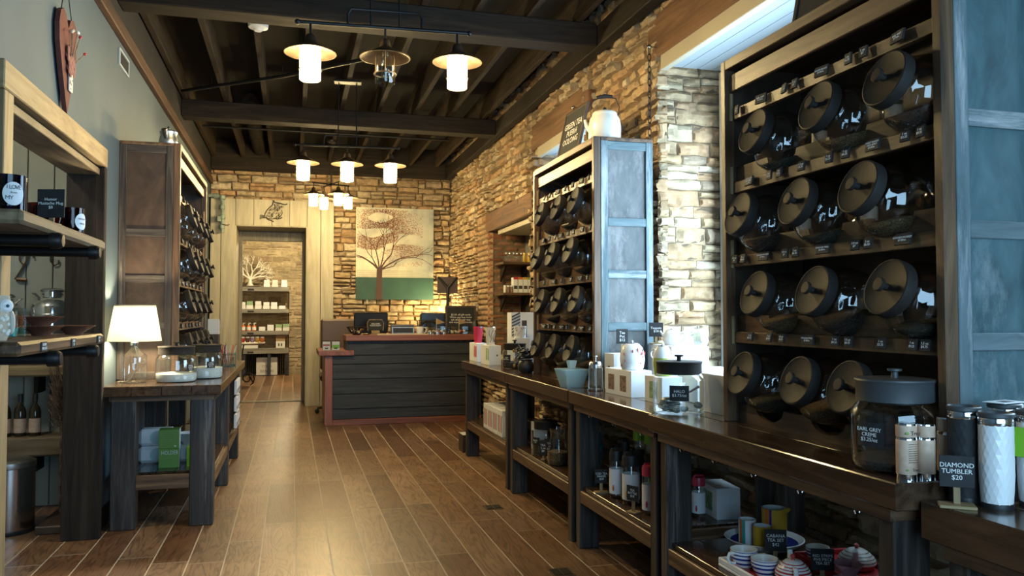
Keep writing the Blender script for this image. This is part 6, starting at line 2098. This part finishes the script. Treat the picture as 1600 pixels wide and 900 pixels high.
t = thing('air_vent', 'small painted air vent grille high on the left wall', 'vent', (XL, 6.03, 3.10))
put('vent_frame', MB().box(0, -0.16, -0.06, 0.012, 0.16, -0.045, 0.002).box(0, -0.16, 0.045, 0.012, 0.16, 0.06, 0.002).box(0, -0.16, -0.045, 0.012, -0.145, 0.045, 0.002).box(0, 0.145, -0.045, 0.012, 0.16, 0.045, 0.002), M['white_board'], t)
m_ = MB()
for k in range(9):
    z_ = -0.042 + 0.0095 * k
    m_.box(0.002, -0.145, z_, 0.009, 0.145, z_ + 0.004, 0)
m_.box(0.0, -0.145, -0.045, 0.002, 0.145, 0.045, 0)
put('louvres', m_, M['grey_lid'], t)

# things on the ceiling
t = thing('smoke_detector', 'white round smoke detector under a ceiling joist', 'smoke detector', (-0.27, 6.40, 3.59))
put('body', MB().lathe([(0, -0.055), (0.028, -0.055), (0.034, -0.045), (0.045, -0.038), (0.072, -0.030), (0.076, -0.012), (0.076, 0), (0, 0)], 32), M['white_plastic'], t, 50)
t = thing('ceiling_pipe', 'black steel pipe crossing under the ceiling joists at a slant', 'pipe', (0, 0, 3.50))
put('pipe_run', MB().tube([(-1.04, 8.20, 0.0), (-0.10, 7.45, 0.0), (0.62, 6.85, 0.04)], 0.016, 10), M['black_metal'], t)
for p in ((-0.75, 7.97), (-0.1, 7.45), (0.45, 6.99)):
    put('pipe_hanger', MB().tube([(p[0], p[1], 0.012), (p[0], p[1], 0.092)], 0.004, 6), M['black_metal'], t)
t = thing('ceiling_pipe', 'thin dark conduit running straight across the ceiling beyond the far beam', 'pipe', (0, 9.9, 3.55))
put('pipe_run', MB().tube([(-1.03, 0, 0), (1.9, 0, 0)], 0.013, 10), M['black_metal'], t)
for x in (-0.6, 0.5, 1.5):
    put('pipe_hanger', MB().tube([(x, 0, 0.01), (x, 0, 0.045)], 0.005, 6), M['black_metal'], t)
t = thing('air_duct', 'round dark duct under the roof deck near the back wall', 'duct', (-0.47, 9.3, 3.72))
put('duct_run', MB().tube([(0, 0, 0), (0, 2.65, 0)], 0.095, 20), M['beam_y'], t)
for y in (0.5, 1.6):
    put('strap', MB().lathe([(0.096, -0.012), (0.099, -0.012), (0.099, 0.012), (0.096, 0.012)], 20, Matrix.Translation((0, y, 0)) @ Matrix.Rotation(PI / 2, 4, 'X')), M['black_metal'], t)

# floor outlets
for yy, lab in ((5.43, 'farther of the two, beside the second dark table'), (3.98, 'nearer of the two, at the bottom edge of the photo')):
    t = thing('floor_outlet', 'square dark floor outlet plate, ' + lab, 'floor outlet', (1.365, yy, 0))
    put('cover_plate', MB().box(-0.062, -0.062, 0, 0.062, 0.062, 0.004, 0.001), M['bronze'], t)
    put('flap', MB().box(-0.05, -0.05, 0.004, -0.003, 0.05, 0.006, 0.0008).box(0.003, -0.05, 0.004, 0.05, 0.05, 0.006, 0.0008), M['black_metal'], t)

# ------------------------------------------------------------------ niche shelves
for zz, lab in ((1.97, 'upper'), (1.60, 'lower')):
    t = thing('bracket_shelf', lab + ' dark bracketed shelf on the brick side of the niche', 'shelf', (2.62, 9.36, zz))
    put('board', MB().box(-0.20, -0.22, -0.03, 0.22, 0.215, 0, 0.004), M['wood_x'], t)
    for x in (-0.12, 0.15):
        put('bracket', MB().prism([(0.0, 0.0), (0.0, -0.20), (-0.05, -0.16), (-0.24, -0.02), (-0.24, 0)], -0.008, 0.008, Matrix.Translation((x, 0.215, -0.03)) @ Matrix(((0, 0, 1, 0), (1, 0, 0, 0), (0, 1, 0, 0), (0, 0, 0, 1)))), M['black_metal'], t)
k = 0
for q in range(8):
    gl_ = q < 5
    t = thing('spice_jar', '%s on the upper niche shelf, %s' % ('small clear jar' if gl_ else 'amber honey jar', ('farthest left', 'second from the left', 'third from the left', 'fourth from the left', 'fifth from the left')[q] if gl_ else ('leftmost amber one', 'middle amber one', 'rightmost amber one')[q - 5]), 'jar',
              (2.47 + 0.047 * q, 9.20 + 0.02 * (q % 2), 1.97), 0, 'jars on the upper niche shelf')
    put('jar_body', MB().lathe([(0, 0), (0.020, 0), (0.022, 0.01), (0.022, 0.07), (0.017, 0.085), (0.017, 0.095)], 16), M['glass_thick'] if gl_ else M['yellow_paint'], t, 50)
    put('lid', MB().lathe([(0, 0.094), (0.019, 0.094), (0.019, 0.112), (0, 0.113)], 16), M['steel'] if gl_ else M['gold'], t)
for q in range(4):
    carton('tea_carton', 'small white printed carton on the lower niche shelf, %s' % ('leftmost', 'second from the left', 'third from the left', 'rightmost')[q], 'box', (2.585 + 0.062 * q, 9.24, 1.60), 0.055, 0.10, 0.10, 0, prints=(('-y', 0.1, 0.9, 0.45, 0.85, 'dark_print'),), group='white cartons on the lower niche shelf')
    carton('tea_carton', '%s topped grey carton stacked on the white cartons in the niche' % ('red', 'orange', 'mustard', 'green')[q], 'box', (2.585 + 0.062 * q, 9.24, 1.70), 0.055, 0.10, 0.085, 0, prints=(('+z', 0, 1, 0, 1, ('red', 'orange_paint', 'yellow_paint', 'green_card')[q]), ('-y', 0, 1, 0.7, 1, ('red', 'orange_paint', 'yellow_paint', 'green_card')[q])), group='colour topped cartons in the niche')
for q in range(3):
    t = thing('spice_jar', 'small cream lidded jar at the left of the lower niche shelf, %s' % ('left one', 'middle one', 'right one')[q], 'jar', (2.455 + 0.042 * q, 9.20, 1.60), 0, 'cream jars on the lower niche shelf')
    put('jar_body', MB().lathe([(0, 0), (0.018, 0), (0.019, 0.06), (0.015, 0.07), (0, 0.07)], 16), M['cream'] if q == 0 else M['print'], t, 50)
    put('lid', MB().lathe([(0, 0.0702), (0.017, 0.0702), (0.017, 0.088), (0, 0.089)], 16), M['white'], t)


# ------------------------------------------------------------------ wall shelves on the left, nearest the viewpoint
def pipe_shelf(label, z, th, edge):
    t = thing('pipe_shelf', label, 'shelf', (XL, 3.08, z))
    put('board', MB().box(0.01, -0.50, -th, 0.40, 0.56, 0, 0.010), M[edge], t)
    for y in (-0.18, 0.34):
        p_ = put('pipe_bracket', MB().tube([(0.0, y, -th - 0.022), (0.405, y, -th - 0.022)], 0.019, 12), M['black_metal'], t)
        put('pipe_cap', MB().lathe([(0, 0.018), (0.020, 0.017), (0.025, 0.010), (0.027, 0.004), (0.027, -0.022), (0.0, -0.022)], 14, Matrix.Translation((0.41, y, -th - 0.022)) @ Matrix.Rotation(PI / 2, 4, 'Y')), M['black_metal'], p_)
        put('flange', MB().lathe([(0.0, 0.0), (0.045, 0.0), (0.045, 0.008), (0.022, 0.014)], 20, Matrix.Translation((0, y, -th - 0.022)) @ Matrix.Rotation(PI / 2, 4, 'Y')), M['black_metal'], p_)
    return t


UZ, WZ = 1.652, 1.268
pipe_shelf('upper rough wooden wall shelf on black pipe brackets, holding glass mugs', UZ, 0.042, 'rustic_y')
ps = pipe_shelf('lower dark wooden wall shelf on black pipe brackets, with chalk price plates on its edge', WZ, 0.042, 'wood_y')
for q, (yy, bd) in enumerate(((2.80, 'OLIVER\nMUG $12'), (3.15, 'DISH\n$9'), (3.54, 'DISH\n$6'))):
    pl = put('price_plate', MB().box(0.400, yy - 3.08 - 0.028, -0.036, 0.404, yy - 3.08 + 0.028, -0.006, 0.0008), M['slate'], ps)
    lettering(bd, 0.0125, M['chalk'], pl, (0.4045, yy - 3.08, -0.021), (PI / 2, 0, PI / 2))


def mug(label, loc, r, h, gm, rz, text=None, lab=True):
    t = thing('glass_mug', label, 'mug', loc, rz)
    put('mug_body', MB().lathe([(0, 0.0), (r * 0.95, 0), (r, 0.006), (r, h), (r * 0.93, h), (r * 0.92, 0.010), (0, 0.008)], 36), M[gm], t, 50)
    put('handle', MB().tube([(-r * 0.97, 0, h * 0.82), (-r * 1.45, 0, h * 0.84), (-r * 1.65, 0, h * 0.60), (-r * 1.52, 0, h * 0.32), (-r * 0.98, 0, h * 0.2)], r * 0.16, 10), M[gm], t)
    if lab:
        m_ = MB()
        n, k = 10, 0
        vs, fs = [(r + 0.0012, 0, h * 0.5)], []
        for q in range(28):
            a = 2 * PI * q / 28
            th_, z_ = 0.62 * math.cos(a), h * 0.5 + h * 0.30 * math.sin(a)
            vs.append(((r + 0.0012) * math.cos(th_), (r + 0.0012) * math.sin(th_), z_))
        o_ = len(vs)
        for q in range(28):
            a = 2 * PI * q / 28
            th_, z_ = 0.31 * math.cos(a), h * 0.5 + h * 0.15 * math.sin(a)
            vs.append(((r + 0.0012) * math.cos(th_), (r + 0.0012) * math.sin(th_), z_))
        for q in range(28):
            q2 = (q + 1) % 28
            fs += [(1 + q, 1 + q2, o_ + q2, o_ + q), (o_ + q, o_ + q2, 0)]
        lb = put('oval_label', m_.add(vs, fs), M['white'], t, 50)
        if text:
            for body, th_, z_, sz in text:
                a = th_
                lettering(body, sz, M['dark_print'], lb, ((r + 0.0035) * math.cos(a), (r + 0.0035) * math.sin(a), z_), (PI / 2, 0, a + PI / 2))
    return t


mug('cobalt blue glass mug with white oval label reading I LOVE MY', (-0.835, 2.74, UZ), 0.047, 0.118, 'cobalt', R(-58), (('I', -0.36, 0.078, 0.017), ('L', -0.19, 0.078, 0.017), ('O', -0.02, 0.078, 0.017), ('V', 0.16, 0.078, 0.017), ('E', 0.32, 0.078, 0.017), ('M', -0.33, 0.046, 0.017), ('Y', -0.12, 0.046, 0.017), ('from', 0.0, 0.062, 0.009)))
mug('amber glass mug with white oval label at the far end of the upper left shelf', (-0.825, 3.42, UZ), 0.045, 0.105, 'amber', R(-28), (('MUSTACHE', 0.0, 0.062, 0.008), ('MUG', 0.0, 0.044, 0.010)))
mug('amber glass mug half hidden behind the mustache mug sign', (-0.90, 3.30, UZ), 0.045, 0.105, 'amber', R(160), None, False)
mug('amber glass mug with white label behind the cobalt mug', (-0.95, 3.05, UZ), 0.047, 0.165, 'amber', R(-40), (('MUG', 0, 0.08, 0.014),))
carton('gift_box', 'brown card gift box with pale round label at the left edge of the upper shelf', 'box', (-0.905, 2.66, UZ), 0.06, 0.07, 0.17, R(10), 'kraft', prints=(('-y', 0.25, 0.9, 0.4, 0.75, 'cord'),))
t = price_sign('black chalk sign reading Humor Mustache Mugs on the upper left shelf', (-0.80, 3.06, UZ), R(-14), 0.092, 0.098, 0.028, 'Humor\nMustache Mug\n$8', 0.0145, (0.05, 0.035))
t = thing('owl_jar', 'frosted glass owl shaped jar at the left end of the lower shelf', 'jar', (-0.87, 2.73, WZ), R(-50))
put('owl_body', MB().lathe([(0, 0), (0.038, 0), (0.045, 0.02), (0.050, 0.06), (0.046, 0.085), (0.048, 0.11), (0.045, 0.135), (0.041, 0.137), (0.041, 0.12), (0, 0.1)], 32), frosted('frosted_white_glass', (0.75, 0.74, 0.66), 0.25), t, 60)
for s in (-1, 1):
    e_ = put('eye', MB().lathe([(0, 0.010), (0.013, 0.009), (0.020, 0.002), (0.020, 0)], 18, Matrix.Translation((0.043, 0.020 * s, 0.105)) @ Matrix.Rotation(PI / 2, 4, 'Y')), M['ceramic'], t)
    put('pupil', MB().ball((0.054, 0.020 * s, 0.105), 0.005, 0, 10), M['teal_mesh'], e_)
    put('wing', MB().ball((0.015, 0.046 * s, 0.055), 0.03, 0, 14, 0.8, 0.25, 1.3), M['cream'], t)
put('beak', MB().ball((0.052, 0, 0.090), 0.007, 0, 8, 0.6, 0.6, 1.3), M['cord'], t)
m_ = MB()
for k in range(20):
    a, z_ = rng.uniform(-0.7, 0.7), rng.uniform(0.02, 0.075)
    m_.ball((0.0485 * math.cos(a), 0.0485 * math.sin(a), z_), 0.006, 0, 8, 0.5, 1, 1)
put('breast_feathers', m_, M['cream'], t)
t = thing('glass_block', 'square clear glass candle block with green and orange inside, beside the owl jar', 'candle holder', (-0.90, 2.98, WZ), R(-20))
put('glass_walls', MB().box(-0.035, -0.035, 0, 0.035, 0.035, 0.006, 0).box(-0.035, -0.035, 0.006, -0.030, 0.035, 0.10, 0).box(0.030, -0.035, 0.006, 0.035, 0.035, 0.10, 0).box(-0.030, -0.035, 0.006, 0.030, -0.030, 0.10, 0).box(-0.030, 0.030, 0.006, 0.030, 0.035, 0.10, 0), M['glass_thick'], t, 0)
put('candle', MB().lathe([(0, 0.007), (0.022, 0.007), (0.022, 0.035), (0.018, 0.036), (0.018, 0.08), (0, 0.08)], 18, segm=[0, 0, 1, 1, 1]), [M['teal_paint'], M['orange_paint']], t)
for q, (yy, xx, zz, lab) in enumerate(((3.33, -0.90, 0, 'under the dark one'), (3.50, -0.83, 0, 'at the far end'), (3.33, -0.90, 0.036, 'stacked on another'))):
    t = thing('dish', 'shallow brown glazed clay dish on the lower left shelf, ' + lab, 'dish', (xx, yy, WZ + zz), 0, None)
    put('dish_body', MB().lathe([(0, 0), (0.03, 0), (0.032, 0.006), (0.060, 0.024), (0.078, 0.034), (0.074, 0.036), (0.055, 0.028), (0.028, 0.010), (0, 0.009)], 32), M['clay'], t, 50)

# ------------------------------------------------------------------ side room seen through the cased opening
for zz, th, mt, lab in ((1.0, 0.075, 'pine_x', 'thick pale wooden shelf in the side room carrying steel canisters'), (0.52, 0.13, 'rustic_x', 'thick rough wooden shelf in the side room carrying dark bottles')):
    t = thing('wall_shelf', lab, 'shelf', (-2.0, 6.15, zz))
    put('board', MB().box(-0.75, -0.12, -th, 0.64, 0.166, 0, 0.012), M[mt], t)
    for x in (-0.5, 0.30):
        put('bracket', MB().box(x, 0.0, -th - 0.12, x + 0.03, 0.165, -th - 0.0005, 0.004), M['beam_z'], t)
for q, (xx, s, lab) in enumerate(((-1.60, 1.0, 'larger one in full view'), (-1.90, 0.92, 'one mostly hidden at the left'))):
    t = thing('oil_canister', 'shiny steel oil canister in the side room, ' + lab, 'canister', (xx, 6.17, 1.0), 0.3)
    put('body', MB().lathe([(0, 0.0), (0.125 * s, 0.0), (0.13 * s, 0.01), (0.13 * s, 0.39 * s), (0.125 * s, 0.41 * s), (0.09 * s, 0.455 * s), (0.068 * s, 0.465 * s), (0.066 * s, 0.50 * s), (0, 0.5 * s)], 40), M['chrome'], t, 40)
    put('lid', MB().lathe([(0, 0.50 * s), (0.075 * s, 0.50 * s), (0.078 * s, 0.512 * s), (0.06 * s, 0.525 * s), (0, 0.53 * s)], 32), M['steel'], t)
    for a in (0.0, PI):
        c_, s_ = math.cos(a), math.sin(a)
        put('handle', MB().tube([(0.075 * s * c_, -0.03, 0.455 * s), (0.105 * s * c_, -0.035, 0.485 * s), (0.12 * s * c_, 0, 0.49 * s), (0.105 * s * c_, 0.035, 0.485 * s), (0.075 * s * c_, 0.03, 0.455 * s)], 0.006, 8), M['steel'], t)
    put('band', MB().lathe([(0.1305 * s, 0.33 * s), (0.134 * s, 0.335 * s), (0.134 * s, 0.345 * s), (0.1305 * s, 0.35 * s)], 40), M['steel'], t)
    tp = put('tap', MB().tube([(0, -0.13 * s, 0.05), (0, -0.17 * s, 0.05), (0, -0.18 * s, 0.03)], 0.01, 8), M['steel'], t)
for q in range(3):
    t = thing('oil_bottle', 'dark glass oil bottle with pale label on the side room shelf, %s' % ('leftmost and half hidden', 'middle one', 'rightmost one')[q], 'bottle', (-1.86 + 0.09 * q, 6.12, 0.52), 0, 'bottles on the side room shelf')
    put('bottle_body', MB().lathe([(0, 0), (0.034, 0), (0.036, 0.006), (0.036, 0.16), (0.030, 0.19), (0.013, 0.215), (0.013, 0.25), (0, 0.25)], 24), plain('dark_bottle_glass', (0.03, 0.022, 0.012), 0.08) if q == 0 else bpy.data.materials['dark_bottle_glass'], t, 50)
    put('wrap_label', MB().lathe([(0.0365, 0.025), (0.0372, 0.025), (0.0372, 0.12), (0.0365, 0.12)], 24), M['bamboo'], t)
    put('cap', MB().lathe([(0, 0.235), (0.0155, 0.235), (0.0155, 0.285), (0, 0.286)], 16), M['black'], t)
t = thing('waste_bin', 'brushed steel pedal waste bin on the floor of the side room', 'waste bin', (-1.685, 5.63, 0))
put('body', MB().lathe([(0, 0.02), (0.142, 0.02), (0.145, 0.03), (0.145, 0.40), (0.14, 0.402)], 40, segm=[0, 0, 0, 0]), M['steel'], t)
put('foot_ring', MB().lathe([(0, 0), (0.147, 0), (0.149, 0.004), (0.149, 0.022), (0, 0.0225)], 40), M['black'], t)
put('lid', MB().lathe([(0.148, 0.402), (0.15, 0.41), (0.148, 0.435), (0.11, 0.452), (0, 0.458)], 40), M['alu'], t, 60)
put('pedal', MB().box(-0.03, -0.18, 0.006, 0.03, -0.145, 0.016, 0.003), M['black'], t)
t = thing('twig_tree', 'tall braided twig tree on a flat wooden base, standing inside the opening', 'decorative tree', (-1.435, 5.85, 0))
put('base', MB().box(-0.065, -0.36, 0, 0.10, 0.13, 0.05, 0.006), M['panel'], t)
m_ = MB()
for k in range(3):
    m_.tube([(0.016 * math.cos(z_ * 22 + 2.1 * k), 0.016 * math.sin(z_ * 22 + 2.1 * k), 0.055 + z_) for z_ in [0.03 * q for q in range(22)]], 0.011, 6)
put('braided_trunk', m_, M['twig'], t)
m_ = MB()
for k in range(95):
    a = rng.random() * 2 * PI
    z_ = 0.60 + 0.30 * rng.random()
    up = rng.uniform(-0.06, 0.30)
    ln = rng.uniform(0.05, 0.115)
    p0 = (0.012 * math.cos(a), 0.012 * math.sin(a), z_)
    p1 = (ln * 0.6 * math.cos(a), ln * 0.6 * math.sin(a), z_ + up * 0.4)
    p2 = (ln * math.cos(a + 0.3), ln * math.sin(a + 0.3), z_ + up)
    m_.tube([p0, p1, p2], [0.005, 0.0035, 0.0022], 5)
    m_.tube([p1, (p1[0] + 0.04 * math.cos(a - 0.8), p1[1] + 0.04 * math.sin(a - 0.8), p1[2] + 0.05)], [0.003, 0.0018], 4)
put('twigs', m_, M['twig'], t)
t = thing('iron_scroll', 'wrought iron scroll hook hanging on the boards of the side room', 'wall hook', (-1.70, 6.30, 1.62))
put('scroll', MB().tube([(0.045 * math.cos(a) - 0.10, 0, 0.12 + 0.045 * math.sin(a)) for a in [0.35 * q for q in range(14)]], 0.007, 6).tube([(-0.17, 0, -0.03), (-0.14, 0, 0.02), (-0.10, 0, 0.10), (-0.085, 0, 0.20)], 0.008, 6).tube([(-0.16, 0, -0.03), (-0.10, 0, -0.035)], 0.015, 6), M['bronze'], t)
put('hook', MB().tube([(0.05, 0, 0.16), (0.05, 0, 0.10), (0.075, 0, 0.07), (0.10, 0, 0.085), (0.10, 0, 0.11)], 0.006, 6), M['bronze'], t)

# ------------------------------------------------------------------ far room seen through the back doorway
Yb = 18.22
t = thing('shelf_unit', 'silvered wooden shelf unit of soaps against the wall of the far room', 'shelf unit', (-0.72, Yb, 0))
SHZ = (1.93, 1.45, 0.975, 0.60)
for z_, th in zip(SHZ, (0.10, 0.09, 0.09, 0.12)):
    s_ = put('shelf_board', MB().box(-0.70, -0.17, z_ - th, 0.66, 0.20, z_, 0.006), M['grey_wood_x'], t)
    put('price_plate', MB().box(-0.20, -0.176, z_ - th + 0.02, -0.07, -0.1705, z_ - th + 0.055, 0.001), M['slate'], s_)
for x in (-0.69, 0.64):
    put('post', MB().box(x, 0.10, 0, x + 0.025, 0.125, 1.83, 0.003), M['black_metal'], t)
for x in (-0.66, -0.30, 0.22, 0.60):
    put('leg', MB().box(x, -0.15, 0, x + 0.07, -0.08, 0.48, 0.004), M['shiplap_z'], t)
m_ = MB()
for k in range(30):
    x = -0.66 + 0.042 * k
    m_.tube([(x, 0.10, 0.03), (x, 0.10, 0.47)], 0.016, 6)
put('corrugated_back', m_, M['black_metal'], t)
cols = ('ceramic', 'cream', 'print_green')
nth = ('first', 'second', 'third', 'fourth', 'fifth', 'sixth')


def soap(label, x, z_, w_, h_, mt, group):
    return carton('soap_box', label, 'box', (x, Yb - 0.06, z_), w_, 0.10, h_, 0, mt, group=group, b=0.003)


for k, px in enumerate((-0.53, -0.36, -0.165)):
    for q in range(2):
        soap('white soap box on the far room top shelf, %s stack from left, %s' % (nth[k], ('lower', 'upper')[q]), px, 1.93 + 0.077 * q, 0.13 - 0.015 * q, 0.075, ('ceramic', 'cream', 'ceramic')[k], 'soap boxes on the top shelf')
for k, px in enumerate((-1.03, -0.88, -0.705, -0.535, -0.375, -0.205)):
    for q in range(2 if k < 5 else 1):
        soap('white soap box on the far room second shelf, %s stack from left, %s' % (nth[k], ('lower', 'upper')[q]), px, 1.45 + (0.085 if k in (1, 2) else 0.075) * q, 0.135 - 0.01 * q, 0.083 if k in (1, 2) else 0.073, 'ceramic' if not (k == 1 and q) else 'print_green', 'soap boxes on the second shelf')
for k, (px, hh) in enumerate(((-0.62, 0.09), (-0.445, 0.13), (-0.275, 0.07), (-0.12, 0.075))):
    for q in range(1 if k < 2 else 2):
        soap('pale soap box on the far room third shelf, %s from left%s' % (nth[k], '' if k < 2 else (', lower of two', ', upper of two')[q]), px, 0.975 + (hh + 0.002) * q, 0.135, hh, ('ceramic', 'ceramic', 'cream', 'cream')[k] if not q else 'print_green', 'soap boxes on the third shelf')
for k in range(3):
    t = thing('pump_bottle', 'amber pump soap bottle on the third far room shelf, %s from the left' % nth[k], 'bottle', (-1.01 + 0.112 * k, Yb - 0.06, 0.975), 0, 'pump bottles on the third shelf')
    put('bottle_body', MB().lathe([(0, 0), (0.042, 0), (0.044, 0.01), (0.044, 0.10), (0.018, 0.125), (0, 0.126)], 20), M['orange_paint'], t, 50)
    put('wrap_label', MB().lathe([(0.0445, 0.02), (0.0452, 0.02), (0.0452, 0.085), (0.0445, 0.085)], 20), M['white'], t)
    put('pump', MB().tube([(0, 0, 0.126), (0, 0, 0.165), (0.04, 0, 0.165)], 0.011, 8), M['white_plastic'], t)
carton('sign_box', 'cream box with dark number on the table shelf of the far room', 'box', (-0.235, Yb - 0.05, 0.60), 0.19, 0.10, 0.27, 0, 'cream', prints=(('-y', 0, 1, 0.55, 1.0, 'kraft'), ('-y', 0.25, 0.40, 0.15, 0.38, 'dark_print'), ('-y', 0.55, 0.70, 0.15, 0.38, 'dark_print')))
carton('white_tray', 'flat white box lying on the table shelf of the far room', 'box', (-0.91, Yb - 0.06, 0.60), 0.42, 0.16, 0.065, 0, 'ceramic')
t = carton('wooden_sign', 'pale painted sign board reading LIVE leaning under the far shelf', 'sign', (-0.515, Yb - 0.02, 0.015), 0.44, 0.03, 0.38, 0, 'cream')
for body, z_, sz in (('LIVE', 0.31, 0.085), ('CLEAN', 0.19, 0.065), ('BENCH', 0.08, 0.085)):
    lettering(body, sz, M['print'], t, (0.0, -0.0165, z_))
t = thing('metal_tree', 'whitened metal tree sculpture with many branches on the top far room shelf', 'sculpture', (-0.88, Yb - 0.02, 1.93))
put('base', MB().box(-0.19, -0.09, 0, 0.20, 0.09, 0.022, 0.004), M['panel'], t)
m_ = MB()
r3 = random.Random(8)


def branch(p, a, b, ln, w_, d):
    q = (p[0] + ln * math.cos(a) * math.cos(b), p[1] + ln * math.sin(b) * 0.5, p[2] + ln * math.sin(a))
    m_.tube([p, q], [w_, w_ * 0.65], 6)
    if d:
        for k in range(3 if d in (2, 4) else 2):
            branch(q, a + r3.uniform(-0.75, 0.75), r3.uniform(-0.7, 0.7), ln * r3.uniform(0.62, 0.85), w_ * 0.62, d - 1)


m_.tube([(0, 0, 0.022), (-0.005, 0, 0.08), (0.0, 0, 0.17)], [0.085, 0.045, 0.034], 10)
for a in (2.5, 2.0, 1.3, 0.75, 0.35):
    branch((0, 0, 0.16), a, r3.uniform(-0.4, 0.4), 0.17, 0.024, 4)
put('branches', m_, M['silver_tree'], t)
t = thing('iron_table', 'round pale topped table with scrolled wrought iron legs in the far room', 'table', (-0.95, 15.55, 0))
put('tabletop', MB().lathe([(0, 0.79), (0.46, 0.79), (0.475, 0.80), (0.475, 0.815), (0.46, 0.825), (0, 0.825)], 48), M['cream'], t)
for k in range(3):
    a = 0.05 + 2 * PI * k / 3
    c_, s_ = math.cos(a), math.sin(a)
    pts = [(0.10 * c_, 0.10 * s_, 0.79), (0.06 * c_, 0.06 * s_, 0.55), (0.10 * c_, 0.10 * s_, 0.36), (0.22 * c_, 0.22 * s_, 0.17), (0.27 * c_, 0.27 * s_, 0.06)]
    for q in range(16):
        b_ = -1.2 + 0.55 * q
        rr = 0.135 * (1 - q / 20)
        pts.append(((0.17 + rr * math.cos(b_)) * c_, (0.17 + rr * math.cos(b_)) * s_, 0.15 + rr * math.sin(b_)))
    put('leg', MB().tube(pts, 0.012, 8), M['black_metal'], t)
put('collar', MB().lathe([(0, 0.5), (0.08, 0.5), (0.085, 0.53), (0, 0.53)], 20), M['black_metal'], t)
for k in range(5):
    t = thing('jam_jar', 'small %s jar with white lid on the round iron table, %s from the left' % (('dark red', 'brown', 'plum', 'golden', 'amber')[k], nth[k]), 'jar', (-0.86 + 0.085 * k, 15.30 + 0.02 * (k % 2), 0.825), 0, 'jars on the iron table')
    put('jar_body', MB().lathe([(0, 0), (0.032, 0), (0.035, 0.008), (0.035, 0.07), (0.028, 0.08), (0, 0.08)], 20), M[('red_paint', 'clay', 'purple', 'yellow_paint', 'orange_paint')[k]], t, 50)
    put('lid', MB().lathe([(0, 0.08), (0.032, 0.08), (0.032, 0.10), (0, 0.102)], 20), M['white'], t)
# the lamps that light the two other rooms
t = thing('ceiling_globe', 'lit globe ceiling lamp of the far room', 'ceiling light', (0.3, 16.2, 3.35))
put('mount', MB().lathe([(0, 0), (0.08, 0), (0.075, -0.03), (0.03, -0.05), (0, -0.05)], 24), M['white_plastic'], t)
put('globe', MB().ball((0, 0, -0.15), 0.11, 0, 24), glow('warm_globe', (1.0, 0.82, 0.48), 800.0), t)
t = thing('ceiling_globe', 'lit globe ceiling lamp of the side room', 'ceiling light', (-2.2, 4.3, 3.4))
put('mount', MB().lathe([(0, 0), (0.08, 0), (0.075, -0.03), (0.03, -0.05), (0, -0.05)], 24), M['white_plastic'], t)
put('globe', MB().ball((0, 0, -0.15), 0.10, 0, 24), glow('cool_globe', (1.0, 0.92, 0.72), 200.0), t)
